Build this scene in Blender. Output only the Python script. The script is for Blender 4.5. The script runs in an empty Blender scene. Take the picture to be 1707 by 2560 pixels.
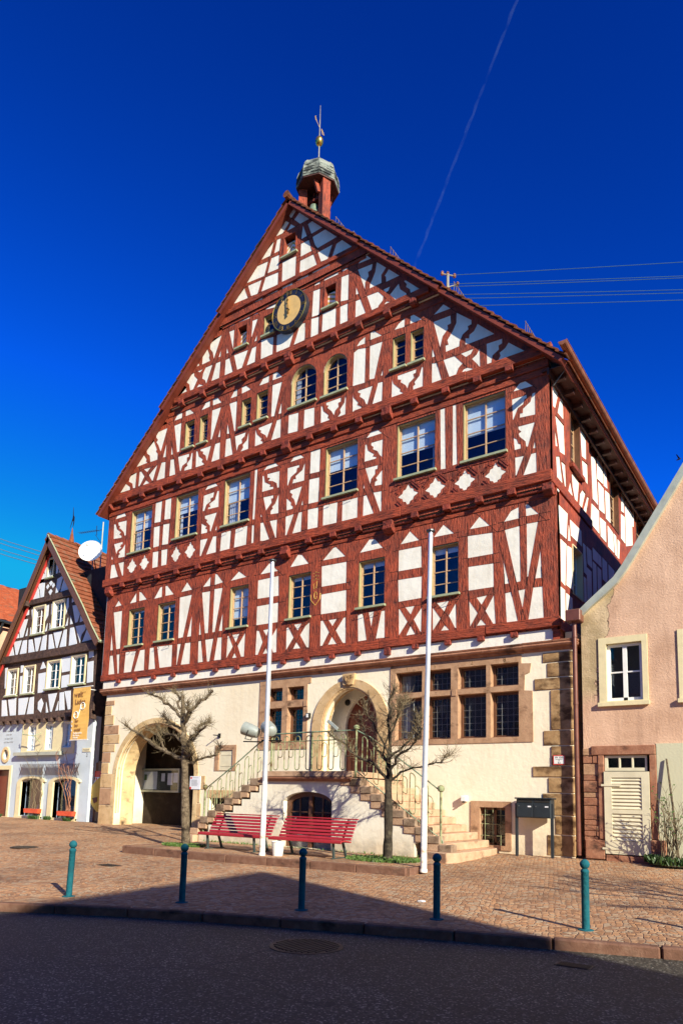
import bpy, math, random
from mathutils import Vector, Matrix
from mathutils.geometry import tessellate_polygon
random.seed(7)
SC = bpy.context.scene
COL = SC.collection
R = math.radians

# ---------------------------------------------------------------- camera
cam_d = bpy.data.cameras.new('camera')
cam = bpy.data.objects.new('camera', cam_d)
COL.objects.link(cam)
SC.camera = cam
cr, cu, cb = ((0.822512, 0.5682, 0.024955), (0.053198, -0.120545, 0.991281), (0.566254, -0.814013, -0.129377))
cam.matrix_world = Matrix(((cr[0], cu[0], cb[0], 5.3933), (cr[1], cu[1], cb[1], -18.4756),
                           (cr[2], cu[2], cb[2], 1.30), (0, 0, 0, 1)))
cam_d.sensor_fit = 'HORIZONTAL'
cam_d.sensor_width = 24.0
cam_d.lens = 24.39
cam_d.shift_y = 0.2876
cam_d.clip_start = 0.1
cam_d.clip_end = 9000

# ---------------------------------------------------------------- sky, sun, exposure
SUN = Vector((0.808, -0.372, 0.456)).normalized()      # towards the sun
w = bpy.data.worlds.new('World')
SC.world = w
w.use_nodes = True
nt = w.node_tree
nt.nodes.clear()
sky = nt.nodes.new('ShaderNodeTexSky')
sky.sky_type = 'NISHITA'
sky.sun_disc = False
sky.sun_elevation = R(27.1)
sky.sun_rotation = math.atan2(SUN.x, SUN.y)
sky.altitude = 300
sky.air_density = 1.0
sky.dust_density = 0.15
sky.ozone_density = 3.0
# deep polarised blue: each channel of the sky gets its own contrast curve
spl = nt.nodes.new('ShaderNodeSeparateColor')
cmb = nt.nodes.new('ShaderNodeCombineColor')
nt.links.new(sky.outputs[0], spl.inputs[0])
for ch, (gain, power, top) in enumerate(((0.016, 2.4, 1.7), (0.31, 2.1, 4.4), (0.86, 1.85, 8.6))):
    pw = nt.nodes.new('ShaderNodeMath')
    pw.operation = 'POWER'
    pw.inputs[1].default_value = power
    ml_ = nt.nodes.new('ShaderNodeMath')
    ml_.operation = 'MULTIPLY'
    ml_.inputs[1].default_value = gain
    nt.links.new(spl.outputs[ch], pw.inputs[0])
    nt.links.new(pw.outputs[0], ml_.inputs[0])
    cp_ = nt.nodes.new('ShaderNodeMath')
    cp_.operation = 'MINIMUM'
    cp_.inputs[1].default_value = top
    nt.links.new(ml_.outputs[0], cp_.inputs[0])
    nt.links.new(cp_.outputs[0], cmb.inputs[ch])
bg = nt.nodes.new('ShaderNodeBackground')
bg.inputs[1].default_value = 0.05
wo = nt.nodes.new('ShaderNodeOutputWorld')
nt.links.new(cmb.outputs[0], bg.inputs[0])
nt.links.new(bg.outputs[0], wo.inputs[0])

sun_d = bpy.data.lights.new('sun', 'SUN')
sun_d.energy = 4.7
sun_d.angle = R(0.53)
sun_d.color = (1.0, 0.925, 0.74)
sun = bpy.data.objects.new('sun', sun_d)
COL.objects.link(sun)
sun.rotation_euler = SUN.to_track_quat('Z', 'Y').to_euler()

SC.view_settings.view_transform = 'Standard'
SC.view_settings.look = 'None'
SC.view_settings.gamma = 1
SC.view_settings.exposure = 0.95

# ---------------------------------------------------------------- traced facade data, metres: x along the front, z up
PANELS = [
[[-19.3,9.57,-19.08,9.33,-19.52,9.32],[-19.59,9.08,-19.02,9.08,-18.99,7.42,-19.25,7.41],[-19.63,8.15,-19.47,7.4,-19.64,7.4],[-19.64,7.16,-19.45,7.16,-19.24,6.29,-19.66,6.3],[-19.19,7.17,-19,7.17,-18.96,6.28,-19.05,6.29],[-18.15,9.74,-18.12,9.34,-18.53,9.33],[-17.96,9.76,-17.82,9.71,-17.46,9.36,-17.93,9.35],[-18.6,7.22,-17.94,7.2,-18.17,6.33,-18.64,6.29],[-17.67,7.21,-17.38,7.21,-17.35,6.33,-17.99,6.32],[-16.53,9.76,-16.52,9.32,-16.98,9.31,-16.65,9.74],[-16.33,9.75,-16.22,9.75,-15.81,9.33,-16.3,9.33],[-17.06,7.24,-16.83,7.24,-16.67,6.34,-17.07,6.34],[-16.62,7.25,-15.72,7.23,-15.7,6.35,-16.4,6.35],[-15.05,9.71,-14.75,9.36,-15.37,9.35],[-15.43,9.14,-14.75,9.15,-15.13,7.47,-15.4,7.46],[-14.68,8.31,-14.67,7.46,-14.89,7.46],[-15.42,7.22,-15.23,7.23,-15.39,6.38,-15.42,6.38],[-14.98,7.22,-14.68,7.21,-14.67,6.36,-15.16,6.37],[-13.74,9.73,-13.76,9.35,-14.14,9.37],[-13.51,9.79,-13.4,9.76,-13.07,9.39,-13.51,9.35],[-14.18,9.15,-13.74,9.14,-13.74,7.48,-13.91,7.49],[-13.51,9.19,-13.08,9.17,-13.38,7.48,-13.51,7.48],[-14.23,8.05,-14.12,7.46,-14.23,7.46],[-13.01,8.19,-12.99,7.48,-13.17,7.49],[-14.24,7.21,-14.1,7.22,-13.94,6.37,-14.21,6.37],[-13.87,7.23,-13.44,7.23,-13.59,6.36,-13.72,6.36],[-13.21,7.24,-13,7.23,-12.98,6.37,-13.35,6.37],[-12.26,9.68,-11.87,9.4,-12.67,9.38],[-12.7,7.24,-12.64,7.25,-12.4,6.81,-12.71,6.39],[-12.46,7.26,-12.1,7.26,-12.26,6.95],[-11.81,7.26,-11.82,6.37,-11.97,6.38,-12.16,6.81],[-12.3,6.56,-12.18,6.37,-12.41,6.37],[-10.76,9.74,-10.34,9.37,-11.18,9.38],[-11.28,9.17,-10.31,9.18,-10.27,8.44,-11.28,8.47],[-11.28,8.19,-10.28,8.19,-10.27,7.47,-11.28,7.48],[-11.25,7.28,-11.13,7.25,-10.94,6.82,-11.15,6.37,-11.27,6.38],[-10.94,7.26,-10.68,7.27,-10.77,7.02],[-10.3,7.27,-10.28,6.38,-10.43,6.38,-10.64,6.82],[-10.77,6.58,-10.67,6.38,-10.91,6.38],[-9.45,9.81,-9.27,9.77,-8.96,9.4,-9.78,9.41],[-9.86,7.2,-9.77,7.22,-9.52,6.83,-9.84,6.41],[-9.52,7.29,-9.19,7.29,-9.35,7.05],[-8.84,7.28,-8.84,6.4,-8.94,6.42,-9.24,6.88,-9.01,7.18],[-9.39,6.65,-9.2,6.41,-9.53,6.42],[-7.92,9.77,-7.81,9.78,-7.41,9.38,-8.35,9.4],[-8.39,9.2,-7.36,9.18,-7.35,8.45,-8.37,8.47],[-8.38,8.2,-7.34,8.2,-7.33,7.49,-8.37,7.5],[-8.37,7.27,-8.27,7.27,-8,6.84,-8.27,6.4,-8.36,6.4],[-8.04,7.26,-7.7,7.26,-7.87,7.03],[-7.33,7.27,-7.32,6.39,-7.44,6.41,-7.73,6.86,-7.42,7.26],[-7.88,6.67,-7.68,6.4,-8.03,6.41],[-6.47,9.78,-6.27,9.75,-5.94,9.4,-6.83,9.39],[-6.86,7.28,-6.66,7.3,-6.5,6.4,-6.83,6.39],[-6.44,7.31,-6.24,7.32,-6.33,6.8],[-5.96,7.29,-5.83,7.29,-5.82,6.4,-6.15,6.41],[-4.95,9.75,-4.62,9.39,-5.29,9.38],[-5.35,9.19,-4.54,9.18,-4.52,8.49,-5.35,8.5],[-5.36,8.22,-4.51,8.2,-4.52,7.51,-5.33,7.5],[-5.32,7.27,-5.28,7.26,-5,6.82,-5.3,6.41],[-5.09,7.29,-4.76,7.29,-4.89,7.03],[-4.5,7.21,-4.52,6.43,-4.56,6.46,-4.78,6.86],[-4.89,6.67,-4.72,6.39,-5.04,6.38],[-3.78,9.72,-3.43,9.37,-4.11,9.38],[-4.13,7.16,-3.86,6.77,-4.12,6.42],[-3.99,7.27,-3.59,7.28,-3.74,6.97],[-3.36,7.18,-3.34,6.41,-3.39,6.43,-3.59,6.82],[-3.72,6.56,-3.57,6.38,-3.84,6.39],[-2.6,9.72,-2.28,9.37,-2.91,9.39],[-2.98,9.19,-2.2,9.14,-2.18,8.49,-2.97,8.5],[-2.96,8.23,-2.17,8.2,-2.16,7.49,-2.95,7.5],[-2.93,7.19,-2.66,6.78,-2.9,6.4],[-2.7,7.25,-2.37,7.27,-2.54,7.01],[-2.16,7.25,-2.11,6.39,-2.19,6.4,-2.42,6.81],[-2.56,6.58,-2.4,6.39,-2.69,6.4],[-1.4,9.74,-1.39,9.4,-1.84,9.39,-1.63,9.67],[-1.2,9.77,-1.12,9.75,-0.82,9.41,-1.18,9.42],[-1.82,9.14,-1.38,9.17,-1.36,7.53,-1.48,7.52],[-1.17,9.19,-0.84,9.18,-1.14,7.63,-1.17,7.63],[-1.87,8.25,-1.7,7.52,-1.83,7.52],[-0.78,8.35,-0.75,7.53,-0.94,7.54],[-1.82,7.25,-1.64,7.26,-1.45,6.38,-1.78,6.39],[-1.43,7.27,-1.23,7.28,-1.31,6.72],[-1,7.29,-0.74,7.28,-0.71,6.36,-1.15,6.38]],
[[-19.28,13.67,-19.03,13.31,-19.74,13.31,-19.42,13.68],[-19.83,13.1,-19.71,13.07,-19.6,12.82,-19.3,12.62,-19.41,12.54,-19.25,12.45,-19.25,12.36,-19.79,12.41],[-19.54,13.12,-18.97,13.09,-18.96,12.41,-19.05,12.42,-19.12,12.59,-19.32,12.76,-19.44,12.83,-19.4,12.92,-19.5,12.97],[-19.73,12.16,-19.15,12.16,-19.14,12.04,-19.23,12.06,-19.3,11.97,-19.19,11.91,-19.46,11.82,-19.53,11.67],[-18.96,12.02,-18.94,11.44,-19.37,11.47,-19.36,11.6,-19.27,11.62,-19.37,11.73,-19.12,11.84],[-19.83,11.65,-19.74,11.47,-19.85,11.48],[-19.82,11.22,-19.61,11.22,-19.26,10.52,-19.85,10.53],[-19.33,11.22,-18.97,11.22,-18.96,10.54,-19,10.55],[-17.1,13.67,-16.71,13.67,-16.74,12.55,-17.12,12.58],[-16.5,13.69,-16.15,13.67,-16.14,12.55,-16.51,12.59],[-17.13,12.39,-16.77,12.38,-16.75,11.5,-17.1,11.5],[-16.55,12.39,-16.17,12.36,-16.19,11.48,-16.56,11.51],[-17.1,11.3,-16.76,11.28,-16.75,10.54,-17.08,10.55],[-16.57,11.29,-16.2,11.27,-16.22,10.55,-16.53,10.56],[-13.82,13.66,-13.49,13.33,-14.18,13.31],[-14.24,13.1,-13.67,13.11,-13.71,12.91,-13.86,12.89,-13.83,12.77,-14.07,12.68,-14.17,12.45,-14.26,12.45],[-13.49,13.11,-13.41,13.1,-13.39,12.44,-13.98,12.47,-13.95,12.55,-13.84,12.54,-13.91,12.68,-13.61,12.78],[-14.12,12.23,-13.47,12.23,-13.75,11.52,-13.8,11.53,-13.81,11.76,-14.02,11.96,-13.97,12.03,-14.11,12.11],[-14.28,11.95,-14.22,11.91,-13.98,11.76,-14.07,11.71,-13.95,11.64,-13.95,11.51,-14.28,11.52],[-13.44,11.71,-13.43,11.5,-13.51,11.51],[-14.3,11.28,-13.9,11.26,-14.24,10.58,-14.29,10.58],[-13.61,11.28,-13.43,11.26,-13.41,10.53,-13.96,10.56],[-13.16,11.32,-12.66,11.33,-12.69,10.56,-13.2,10.56],[-12.42,11.33,-11.82,11.34,-11.85,10.59,-12.47,10.58],[-11.56,13.71,-11.43,13.7,-11.48,11.52,-11.58,11.53],[-11.59,11.3,-11.49,11.3,-11.48,10.57,-11.59,10.58],[-10.74,13.65,-10.41,13.34,-11.12,13.34],[-11.17,13.15,-11.1,13.12,-11.04,12.86,-10.76,12.69,-10.8,12.62,-10.62,12.58,-10.62,12.5,-11.16,12.51],[-10.93,13.15,-10.35,13.12,-10.35,12.48,-10.43,12.5,-10.47,12.68,-10.66,12.81,-10.88,12.87,-10.79,12.96,-10.93,13.01],[-11.09,12.28,-10.6,12.25,-10.61,12.13,-10.7,12.14,-10.67,11.98,-10.86,11.81,-10.93,11.73],[-10.35,12.24,-10.33,11.5,-10.71,11.54,-10.7,11.67,-10.59,11.75,-10.65,11.8,-10.5,11.91],[-11.17,11.67,-11.12,11.54,-11.18,11.54],[-11.18,11.31,-11.04,11.3,-10.72,10.6,-11.15,10.57],[-10.73,11.29,-10.38,11.27,-10.39,10.59,-10.43,10.59],[-9.56,13.63,-9.23,13.34,-9.85,13.33],[-9.97,13.13,-9.43,13.11,-9.44,13.02,-9.53,13.02,-9.55,12.87,-9.8,12.75,-9.93,12.46,-9.96,12.47],[-9.2,13.1,-9.18,13.08,-9.19,12.46,-9.73,12.48,-9.68,12.64,-9.57,12.61,-9.59,12.73,-9.29,12.88],[-9.81,12.24,-9.28,12.27,-9.51,11.62,-9.54,11.62,-9.62,11.85,-9.74,11.98,-9.7,12.07,-9.82,12.16],[-9.97,11.97,-9.93,11.95,-9.75,11.77,-9.76,11.68,-9.66,11.6,-9.67,11.52,-9.95,11.52],[-9.23,11.76,-9.21,11.55,-9.28,11.56],[-9.98,11.29,-9.61,11.31,-9.91,10.59,-9.97,10.57],[-9.39,11.31,-9.24,11.31,-9.26,10.58,-9.65,10.58],[-8.93,13.65,-8.51,13.64,-8.52,12.62,-8.94,12.65],[-8.96,12.44,-8.52,12.41,-8.52,11.52,-8.97,11.54],[-8.98,11.33,-8.52,11.31,-8.53,10.59,-8.97,10.6],[-8.31,11.32,-7.71,11.31,-7.73,10.58,-8.31,10.6],[-7.51,11.29,-6.89,11.29,-6.89,10.56,-7.51,10.59],[-6.29,13.6,-5.98,13.3,-6.59,13.3],[-6.64,13.07,-6.58,13.08,-6.52,12.84,-6.28,12.65,-6.33,12.58,-6.19,12.53,-6.2,12.47,-6.65,12.48],[-6.4,13.08,-5.95,13.07,-5.97,12.46,-6.07,12.57,-6.15,12.72,-6.33,12.83,-6.31,12.91,-6.4,12.99],[-6.61,12.24,-6.12,12.22,-6.14,12.09,-6.22,12.1,-6.22,11.94,-6.37,11.8,-6.41,11.63],[-5.95,12.01,-5.95,11.5,-6.23,11.53,-6.22,11.66,-6.13,11.7,-6.19,11.79],[-6.66,11.71,-6.62,11.55,-6.67,11.54],[-6.66,11.28,-6.54,11.28,-6.25,10.59,-6.67,10.58],[-6.28,11.31,-5.95,11.28,-5.96,10.6,-6.01,10.6],[-3.86,13.46,-3.7,13.46,-3.66,11.45,-3.83,11.47],[-3.43,13.45,-3.32,13.45,-3.28,11.5,-3.43,11.49],[-1.21,13.55,-0.91,13.25,-1.49,13.27],[-1.53,13.04,-1.09,13.03,-1.09,12.93,-1.15,12.93,-1.19,12.78,-1.35,12.71,-1.49,12.39,-1.51,12.4],[-0.92,13.02,-0.84,13.03,-0.84,12.35,-1.3,12.39,-1.29,12.52,-1.21,12.51,-1.2,12.64,-0.98,12.79],[-1.35,12.13,-0.86,12.12,-1.07,11.43,-1.12,11.46,-1.14,11.62,-1.31,11.81,-1.34,11.91,-1.26,11.95,-1.34,12.04],[-1.49,11.83,-1.39,11.75,-1.35,11.61,-1.28,11.57,-1.27,11.44,-1.46,11.44],[-0.87,11.55,-0.84,11.33,-0.92,11.34],[-1.45,11.21,-1.19,11.19,-1.41,10.66,-1.44,10.65],[-0.97,11.19,-0.83,11.19,-0.82,10.49,-1.25,10.51]],
[[-16.79,17.01,-16.51,16.79,-17.07,16.77],[-17.18,16.58,-16.52,16.59,-16.85,15.63,-16.93,15.75,-17.03,15.96,-17.17,16.14,-17.08,16.22,-17.21,16.37],[-17.37,16.49,-17.33,16.23,-17.11,15.8,-17.16,15.72,-17.04,15.59,-17.04,15.32,-17.49,15.33,-17.55,15.64,-17.73,15.78,-17.82,16.09],[-18.03,15.87,-17.96,15.8,-17.74,15.53,-17.78,15.45,-17.67,15.35,-18.62,15.34],[-18.87,15.09,-18.35,15.08,-18.38,14.4,-18.53,14.41,-18.59,14.64,-18.84,14.79,-18.81,14.9,-18.92,15],[-19.07,14.85,-19.01,14.72,-18.75,14.53,-18.72,14.39,-19.58,14.41],[-18.15,15.06,-18.04,15.05,-17.81,14.77,-18.1,14.4,-18.18,14.41],[-17.88,15.11,-17.44,15.08,-17.65,14.92],[-17.02,15.08,-17.25,14.44,-17.31,14.46,-17.52,14.75],[-17.68,14.56,-17.45,14.38,-17.88,14.39],[-16.75,15.11,-16.51,15.08,-16.51,14.37,-17.01,14.38],[-16.52,15.9,-16.52,15.3,-16.69,15.32],[-16.18,15.68,-16.08,15.29,-16.19,15.31],[-16.2,15.09,-16,15.06,-15.86,14.36,-16.22,14.37],[-15.65,17.09,-15.65,16.77,-16.1,16.79,-15.87,17.09],[-15.44,17.11,-15.28,17.08,-14.95,16.77,-15.43,16.78],[-16.09,16.56,-15.67,16.56,-15.69,15.31,-15.83,15.31],[-15.75,15.09,-15.1,15.05,-15.09,14.92,-15.21,14.91,-15.2,14.71,-15.46,14.63,-15.55,14.41,-15.6,14.46],[-14.95,15.05,-14.89,15.02,-14.9,14.35,-15.35,14.38,-15.3,14.5,-15.15,14.55,-15.2,14.65,-15.02,14.79],[-14.69,15.05,-14.6,15.01,-14.52,14.77,-14.28,14.59,-14.34,14.5,-14.21,14.39,-14.2,14.31,-14.67,14.35],[-14.44,15.05,-13.86,15.04,-14.03,14.46,-14.07,14.49,-14.13,14.7,-14.3,14.83,-14.28,14.91,-14.44,14.98],[-13.89,16.55,-13.41,16.53,-13.83,15.31,-13.9,15.31],[-13.37,15.68,-13.37,15.27,-13.49,15.29],[-13.62,15.05,-13.36,15.04,-13.35,14.32,-13.79,14.35],[-14.05,17.08,-14.04,16.76,-14.51,16.75,-14.25,17.02],[-13.89,17.1,-13.68,17.07,-13.39,16.73,-13.87,16.75],[-13,15.74,-12.88,15.26,-13.01,15.29],[-13.04,15.08,-12.81,15.06,-12.65,14.34,-13.06,14.34],[-12.94,16.53,-12.55,16.51,-12.56,15.29,-12.62,15.28],[-12.55,17.08,-12.55,16.72,-12.9,16.74,-12.74,16.96],[-12.32,17.09,-12.18,17.07,-11.85,16.77,-12.31,16.74],[-12.57,15.06,-12.01,15.06,-12.06,14.91,-12.21,14.84,-12.17,14.68,-12.37,14.63,-12.44,14.42,-12.46,14.49],[-11.86,15.04,-11.84,14.32,-12.24,14.34,-12.11,14.48,-12.14,14.58,-11.94,14.72],[-11.52,15.04,-11.43,14.81,-11.17,14.55,-11.24,14.51,-11.13,14.43,-11.13,14.36,-11.51,14.35],[-11.36,15.04,-10.69,15.06,-10.93,14.51,-11.01,14.65,-11.25,14.82,-11.23,14.9,-11.34,14.96],[-10.47,15.07,-10.28,15.07,-10.27,14.35,-10.71,14.36],[-10.75,16.56,-10.3,16.54,-10.61,15.28,-10.76,15.31],[-10.28,15.73,-10.27,15.29,-10.41,15.3],[-10.94,17.07,-10.95,16.75,-11.42,16.77,-11.24,16.99],[-10.74,17.09,-10.61,17.08,-10.29,16.74,-10.76,16.76],[-9.91,15.1,-9.46,15.06,-9.47,14.35,-9.92,14.39],[-9.19,15.08,-8.74,15.03,-8.73,14.32,-9.2,14.35],[-8.45,14.99,-8.39,14.95,-8.34,14.76,-8.11,14.54,-8.15,14.45,-8.07,14.39,-8.07,14.33,-8.44,14.34],[-8.23,15.04,-7.6,15.03,-7.6,14.88,-7.71,14.87,-7.69,14.72,-7.83,14.62,-7.88,14.46,-7.99,14.65,-8.17,14.83,-8.12,14.9,-8.22,14.94],[-7.42,15.04,-7.39,14.96,-7.4,14.33,-7.72,14.34,-7.59,14.47,-7.63,14.6,-7.45,14.8],[-7.1,16.52,-6.93,16.59,-6.62,16.52,-6.63,15.25,-7.12,15.29],[-6.65,16.94,-6.66,16.69,-7,16.71,-6.86,16.86],[-6.45,16.52,-5.96,16.5,-6.25,15.27,-6.45,15.3],[-5.91,15.51,-5.92,15.27,-6,15.28],[-7.11,15.02,-7.08,14.86,-6.88,14.61,-6.92,14.54,-6.75,14.42,-6.75,14.37,-7.1,14.33],[-6.9,15.04,-6.32,15.03,-6.51,14.42,-6.57,14.47,-6.64,14.64,-6.83,14.81,-6.79,14.91,-6.89,14.97],[-6.1,15.06,-5.92,15.04,-5.94,14.31,-6.32,14.34],[-5.56,15.02,-5.51,14.83,-5.24,14.54,-5.26,14.48,-5.14,14.38,-5.15,14.31,-5.57,14.34],[-5.35,15.05,-4.66,15.04,-4.68,14.92,-4.77,14.91,-4.73,14.77,-4.92,14.65,-4.98,14.48,-5.05,14.62,-5.24,14.79,-5.21,14.86,-5.35,14.92],[-4.46,15.05,-4.42,15.02,-4.42,14.34,-4.77,14.35,-4.77,14.49,-4.69,14.53,-4.73,14.61,-4.55,14.77],[-6.44,17.01,-6.3,17.01,-5.98,16.73,-6.45,16.74],[-5.11,17.01,-5.12,16.7,-5.5,16.74,-5.34,16.9],[-4.9,16.99,-4.79,17,-4.48,16.71,-4.91,16.72],[-4.09,15.55,-4,15.24,-4.1,15.24],[-4.1,15.03,-3.94,15.01,-3.75,14.33,-4.1,14.34],[-3.72,16.92,-3.47,16.67,-4.06,16.69],[-4.06,16.45,-3.47,16.43,-3.45,16.15,-3.57,16.14,-3.55,16.01,-3.73,15.83,-3.82,15.48],[-3.26,16.44,-2.76,15.99,-2.76,15.85,-2.88,15.83,-2.86,15.72,-3.05,15.62,-3.15,15.43,-3.16,15.27,-3.62,15.25,-3.63,15.47,-3.53,15.47,-3.57,15.63,-3.39,15.87,-3.27,16.1],[-2.56,15.78,-2.02,15.24,-2.83,15.23,-2.96,15.25,-2.96,15.46,-2.84,15.41,-2.83,15.52,-2.68,15.59],[-3.7,15.01,-3.32,15,-3.05,14.66,-3.18,14.56,-3.29,14.3,-3.48,14.32],[-3.11,15,-2.69,15.01,-2.78,14.87,-2.94,14.83],[-2.49,14.94,-2.47,14.31,-2.58,14.48,-2.74,14.69,-2.59,14.78],[-3.11,14.32,-3.01,14.45,-2.88,14.46,-2.64,14.32],[-2.27,15.01,-1.78,14.99,-1.78,14.84,-1.89,14.81,-1.88,14.68,-2.08,14.56,-2.12,14.29,-2.25,14.31],[-1.58,14.79,-1.05,14.3,-1.93,14.31,-1.83,14.46,-1.86,14.57,-1.69,14.65]],
[[-13.66,20.08,-13.44,19.81,-13.98,19.8],[-14.09,19.59,-13.45,19.57,-13.83,18.68,-13.91,18.99,-14.07,19.2,-14.08,19.45],[-14.28,19.51,-14.25,19.31,-14.08,18.94,-14.11,18.84,-14.03,18.67,-14.5,18.67,-14.48,18.97,-14.63,19.16],[-14.71,19.07,-14.62,18.91,-14.69,18.81,-14.65,18.69,-15.18,18.69],[-15.38,18.49,-14.94,18.47,-14.91,18.32,-14.71,18.1,-14.94,17.74,-15.12,17.75,-15.19,18.04,-15.36,18.2,-15.31,18.25,-15.39,18.36],[-15.62,18.25,-15.34,17.95,-15.38,17.89,-15.29,17.78,-16.09,17.77],[-14.27,18.46,-13.89,18.45,-14.19,17.74,-14.28,17.92,-14.44,18.04,-14.4,18.26],[-14.74,18.46,-14.42,18.45,-14.58,18.36],[-14.74,17.75,-14.6,17.85,-14.34,17.71],[-13.68,18.44,-13.44,18.43,-13.47,17.73,-13.9,17.75],[-13.44,18.93,-13.46,18.65,-13.56,18.65],[-13.12,18.9,-13.02,18.64,-13.13,18.65],[-13.16,18.39,-12.95,18.39,-12.73,17.71,-13.17,17.73],[-12.74,20.02,-12.75,19.74,-13.02,19.75],[-12.52,20.09,-11.97,20.02,-11.96,19.7,-12.53,19.75],[-11.76,20.01,-11.53,19.73,-11.77,19.74],[-13.03,19.55,-12.76,19.53,-12.78,18.7],[-11.8,19.53,-11.54,19.51,-11.81,18.86,-11.83,18.87],[-11.52,18.87,-11.55,18.6,-11.66,18.6],[-12.71,18.42,-11.98,18.38,-12.26,17.72,-12.5,17.72],[-11.76,18.37,-11.55,18.37,-11.59,17.73,-12.01,17.73],[-10.65,20.01,-10.65,19.63,-11.15,19.73,-10.93,20],[-11.31,18.52,-10.7,18.43,-10.71,17.73,-11.29,17.71],[-10.53,18.43,-9.66,18.39,-9.9,17.72,-10.53,17.71],[-9.43,18.45,-9.19,18.4,-9.19,17.7,-9.7,17.71],[-9.17,18.91,-9.18,18.58,-9.37,18.59],[-9.64,20.03,-9.52,20.02,-9.23,19.73,-9.66,19.81],[-10.45,20.07,-9.88,20.01,-9.9,19.84,-10.45,19.86],[-8.87,19.52,-8.57,19.49,-8.57,18.47,-8.9,18.51],[-8.92,18.45,-8.57,18.39,-8.59,17.68,-8.92,17.72],[-8.57,19.91,-8.58,19.69,-8.84,19.71],[-8.38,20.03,-7.78,19.99,-7.78,19.7,-8.39,19.72],[-7.6,20.01,-7.37,19.73,-7.61,19.72],[-7.63,19.53,-7.32,19.5,-7.32,18.52,-7.64,18.59],[-7.65,18.4,-7.33,18.39,-7.32,17.69,-7.64,17.72],[-8.41,18.44,-7.83,18.42,-7.83,17.7,-8.43,17.73],[-7,18.89,-6.88,18.56,-7,18.58],[-7,18.34,-6.81,18.33,-6.57,17.69,-7,17.69],[-6.66,19.96,-6.41,19.68,-6.93,19.72],[-6.94,19.5,-6.34,19.45,-6.38,19.24,-6.52,19.22,-6.49,19.05,-6.62,18.89,-6.63,18.61],[-6.18,19.44,-5.8,19.06,-5.98,18.87,-5.97,18.57,-6.44,18.57,-6.43,18.72,-6.37,18.82,-6.23,19.1],[-5.7,18.96,-5.28,18.53,-5.79,18.53,-5.8,18.72,-5.85,18.79,-5.78,18.86],[-6.54,18.33,-6.09,18.3,-5.88,18.04,-5.9,17.9,-6.06,17.78,-6.1,17.68,-6.32,17.69],[-5.9,18.29,-5.63,18.29,-5.69,18.16,-5.79,18.15],[-5.9,17.67,-5.76,17.8,-5.58,17.71],[-5.3,18.25,-5.24,18.02,-5,17.77,-4.98,17.64,-5.4,17.7,-5.63,17.99,-5.47,18.12],[-5.1,18.26,-5.03,18.25,-4.45,17.65,-4.83,17.65,-4.87,17.86,-5.02,18.01,-4.99,18.1]],
[[-9.97,23.4,-9.73,23.18,-9.98,22.96,-10.17,23.2],[-9.6,23,-9.12,22.49,-9.54,22.5,-9.83,22.82],[-10.34,23.06,-10.08,22.82,-10.38,22.52,-10.82,22.55],[-9.99,22.71,-9.77,22.5,-10.16,22.51],[-9.4,22.36,-9.2,21.83,-9.46,21.83],[-8.98,22.33,-8.5,21.83,-8.99,21.82,-9.17,22.3],[-8.36,21.69,-7.83,21.13,-8.68,21.09,-8.81,21.29,-8.93,21.66],[-9.1,21.62,-8.93,21.11,-9.46,21.11,-9.46,21.64],[-8.02,20.92,-8.21,20.44,-8.5,20.47,-8.66,20.91],[-7.6,20.9,-7.17,20.44,-8.02,20.43,-7.84,20.86],[-10.46,22.35,-10.51,21.85,-10.76,21.86,-10.64,22.38],[-10.8,22.37,-10.96,21.85,-11.53,21.89,-11.2,22.43],[-10.51,21.68,-10.52,21.11,-11.06,21.16,-10.89,21.72],[-11.06,21.66,-11.22,21.12,-12.22,21.22,-11.72,21.72],[-10.33,21.29,-9.67,21.24,-9.68,20.45,-10.32,20.47],[-9.47,20.95,-8.86,20.93,-8.67,20.4,-9.48,20.47],[-10.52,20.96,-10.52,20.44,-11.34,20.51,-11.15,21.03],[-11.35,21.01,-11.53,20.5,-11.87,20.55,-12.05,21.07],[-12.24,21.05,-12.03,20.54,-12.94,20.61,-12.56,21.08],[-10.31,20.29,-9.8,20.29,-9.81,20.13,-10.3,20.17],[-11.09,20.34,-10.49,20.3,-10.51,20.17,-11.08,20.21],[-12.01,20.37,-11.27,20.31,-11.27,20.16,-12,20.24],[-9.58,20.3,-9.07,20.28,-9.06,20.14,-9.57,20.18],[-8.87,20.29,-8.11,20.25,-8.11,20.14,-8.86,20.17]]]
WINS = [[1,-18.56,-17.55,7.46,9.05],[1,-16.72,-15.68,7.46,9.05],[1,-12.68,-11.73,7.52,9.11],[1,-9.83,-8.84,7.5,9.1],[1,-6.87,-5.86,7.49,9.09],[1,-4.23,-3.28,7.48,9.09],[2,-18.65,-17.31,11.5,13.42],[2,-15.86,-14.55,11.59,13.44],[2,-13.12,-11.79,11.56,13.46],[2,-8.28,-6.93,11.56,13.41],[2,-5.41,-4.03,11.53,13.4],[2,-3.09,-1.73,11.49,13.4],[3,-15.43,-14.87,15.31,16.5],[3,-14.58,-14.11,15.29,16.48],[3,-12.29,-11.81,15.31,16.44],[3,-11.53,-10.96,15.34,16.49],[3,-9.86,-8.7,15.31,16.85],[3,-8.39,-7.37,15.27,16.75],[3,-5.57,-5.08,15.3,16.46],[3,-4.9,-4.41,15.28,16.43],[4,-12.59,-12.01,18.63,19.55],[4,-11.22,-10.7,18.62,19.46],[4,-8.38,-7.8,18.58,19.46],[5,-10.32,-9.66,21.43,22.31]]
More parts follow.
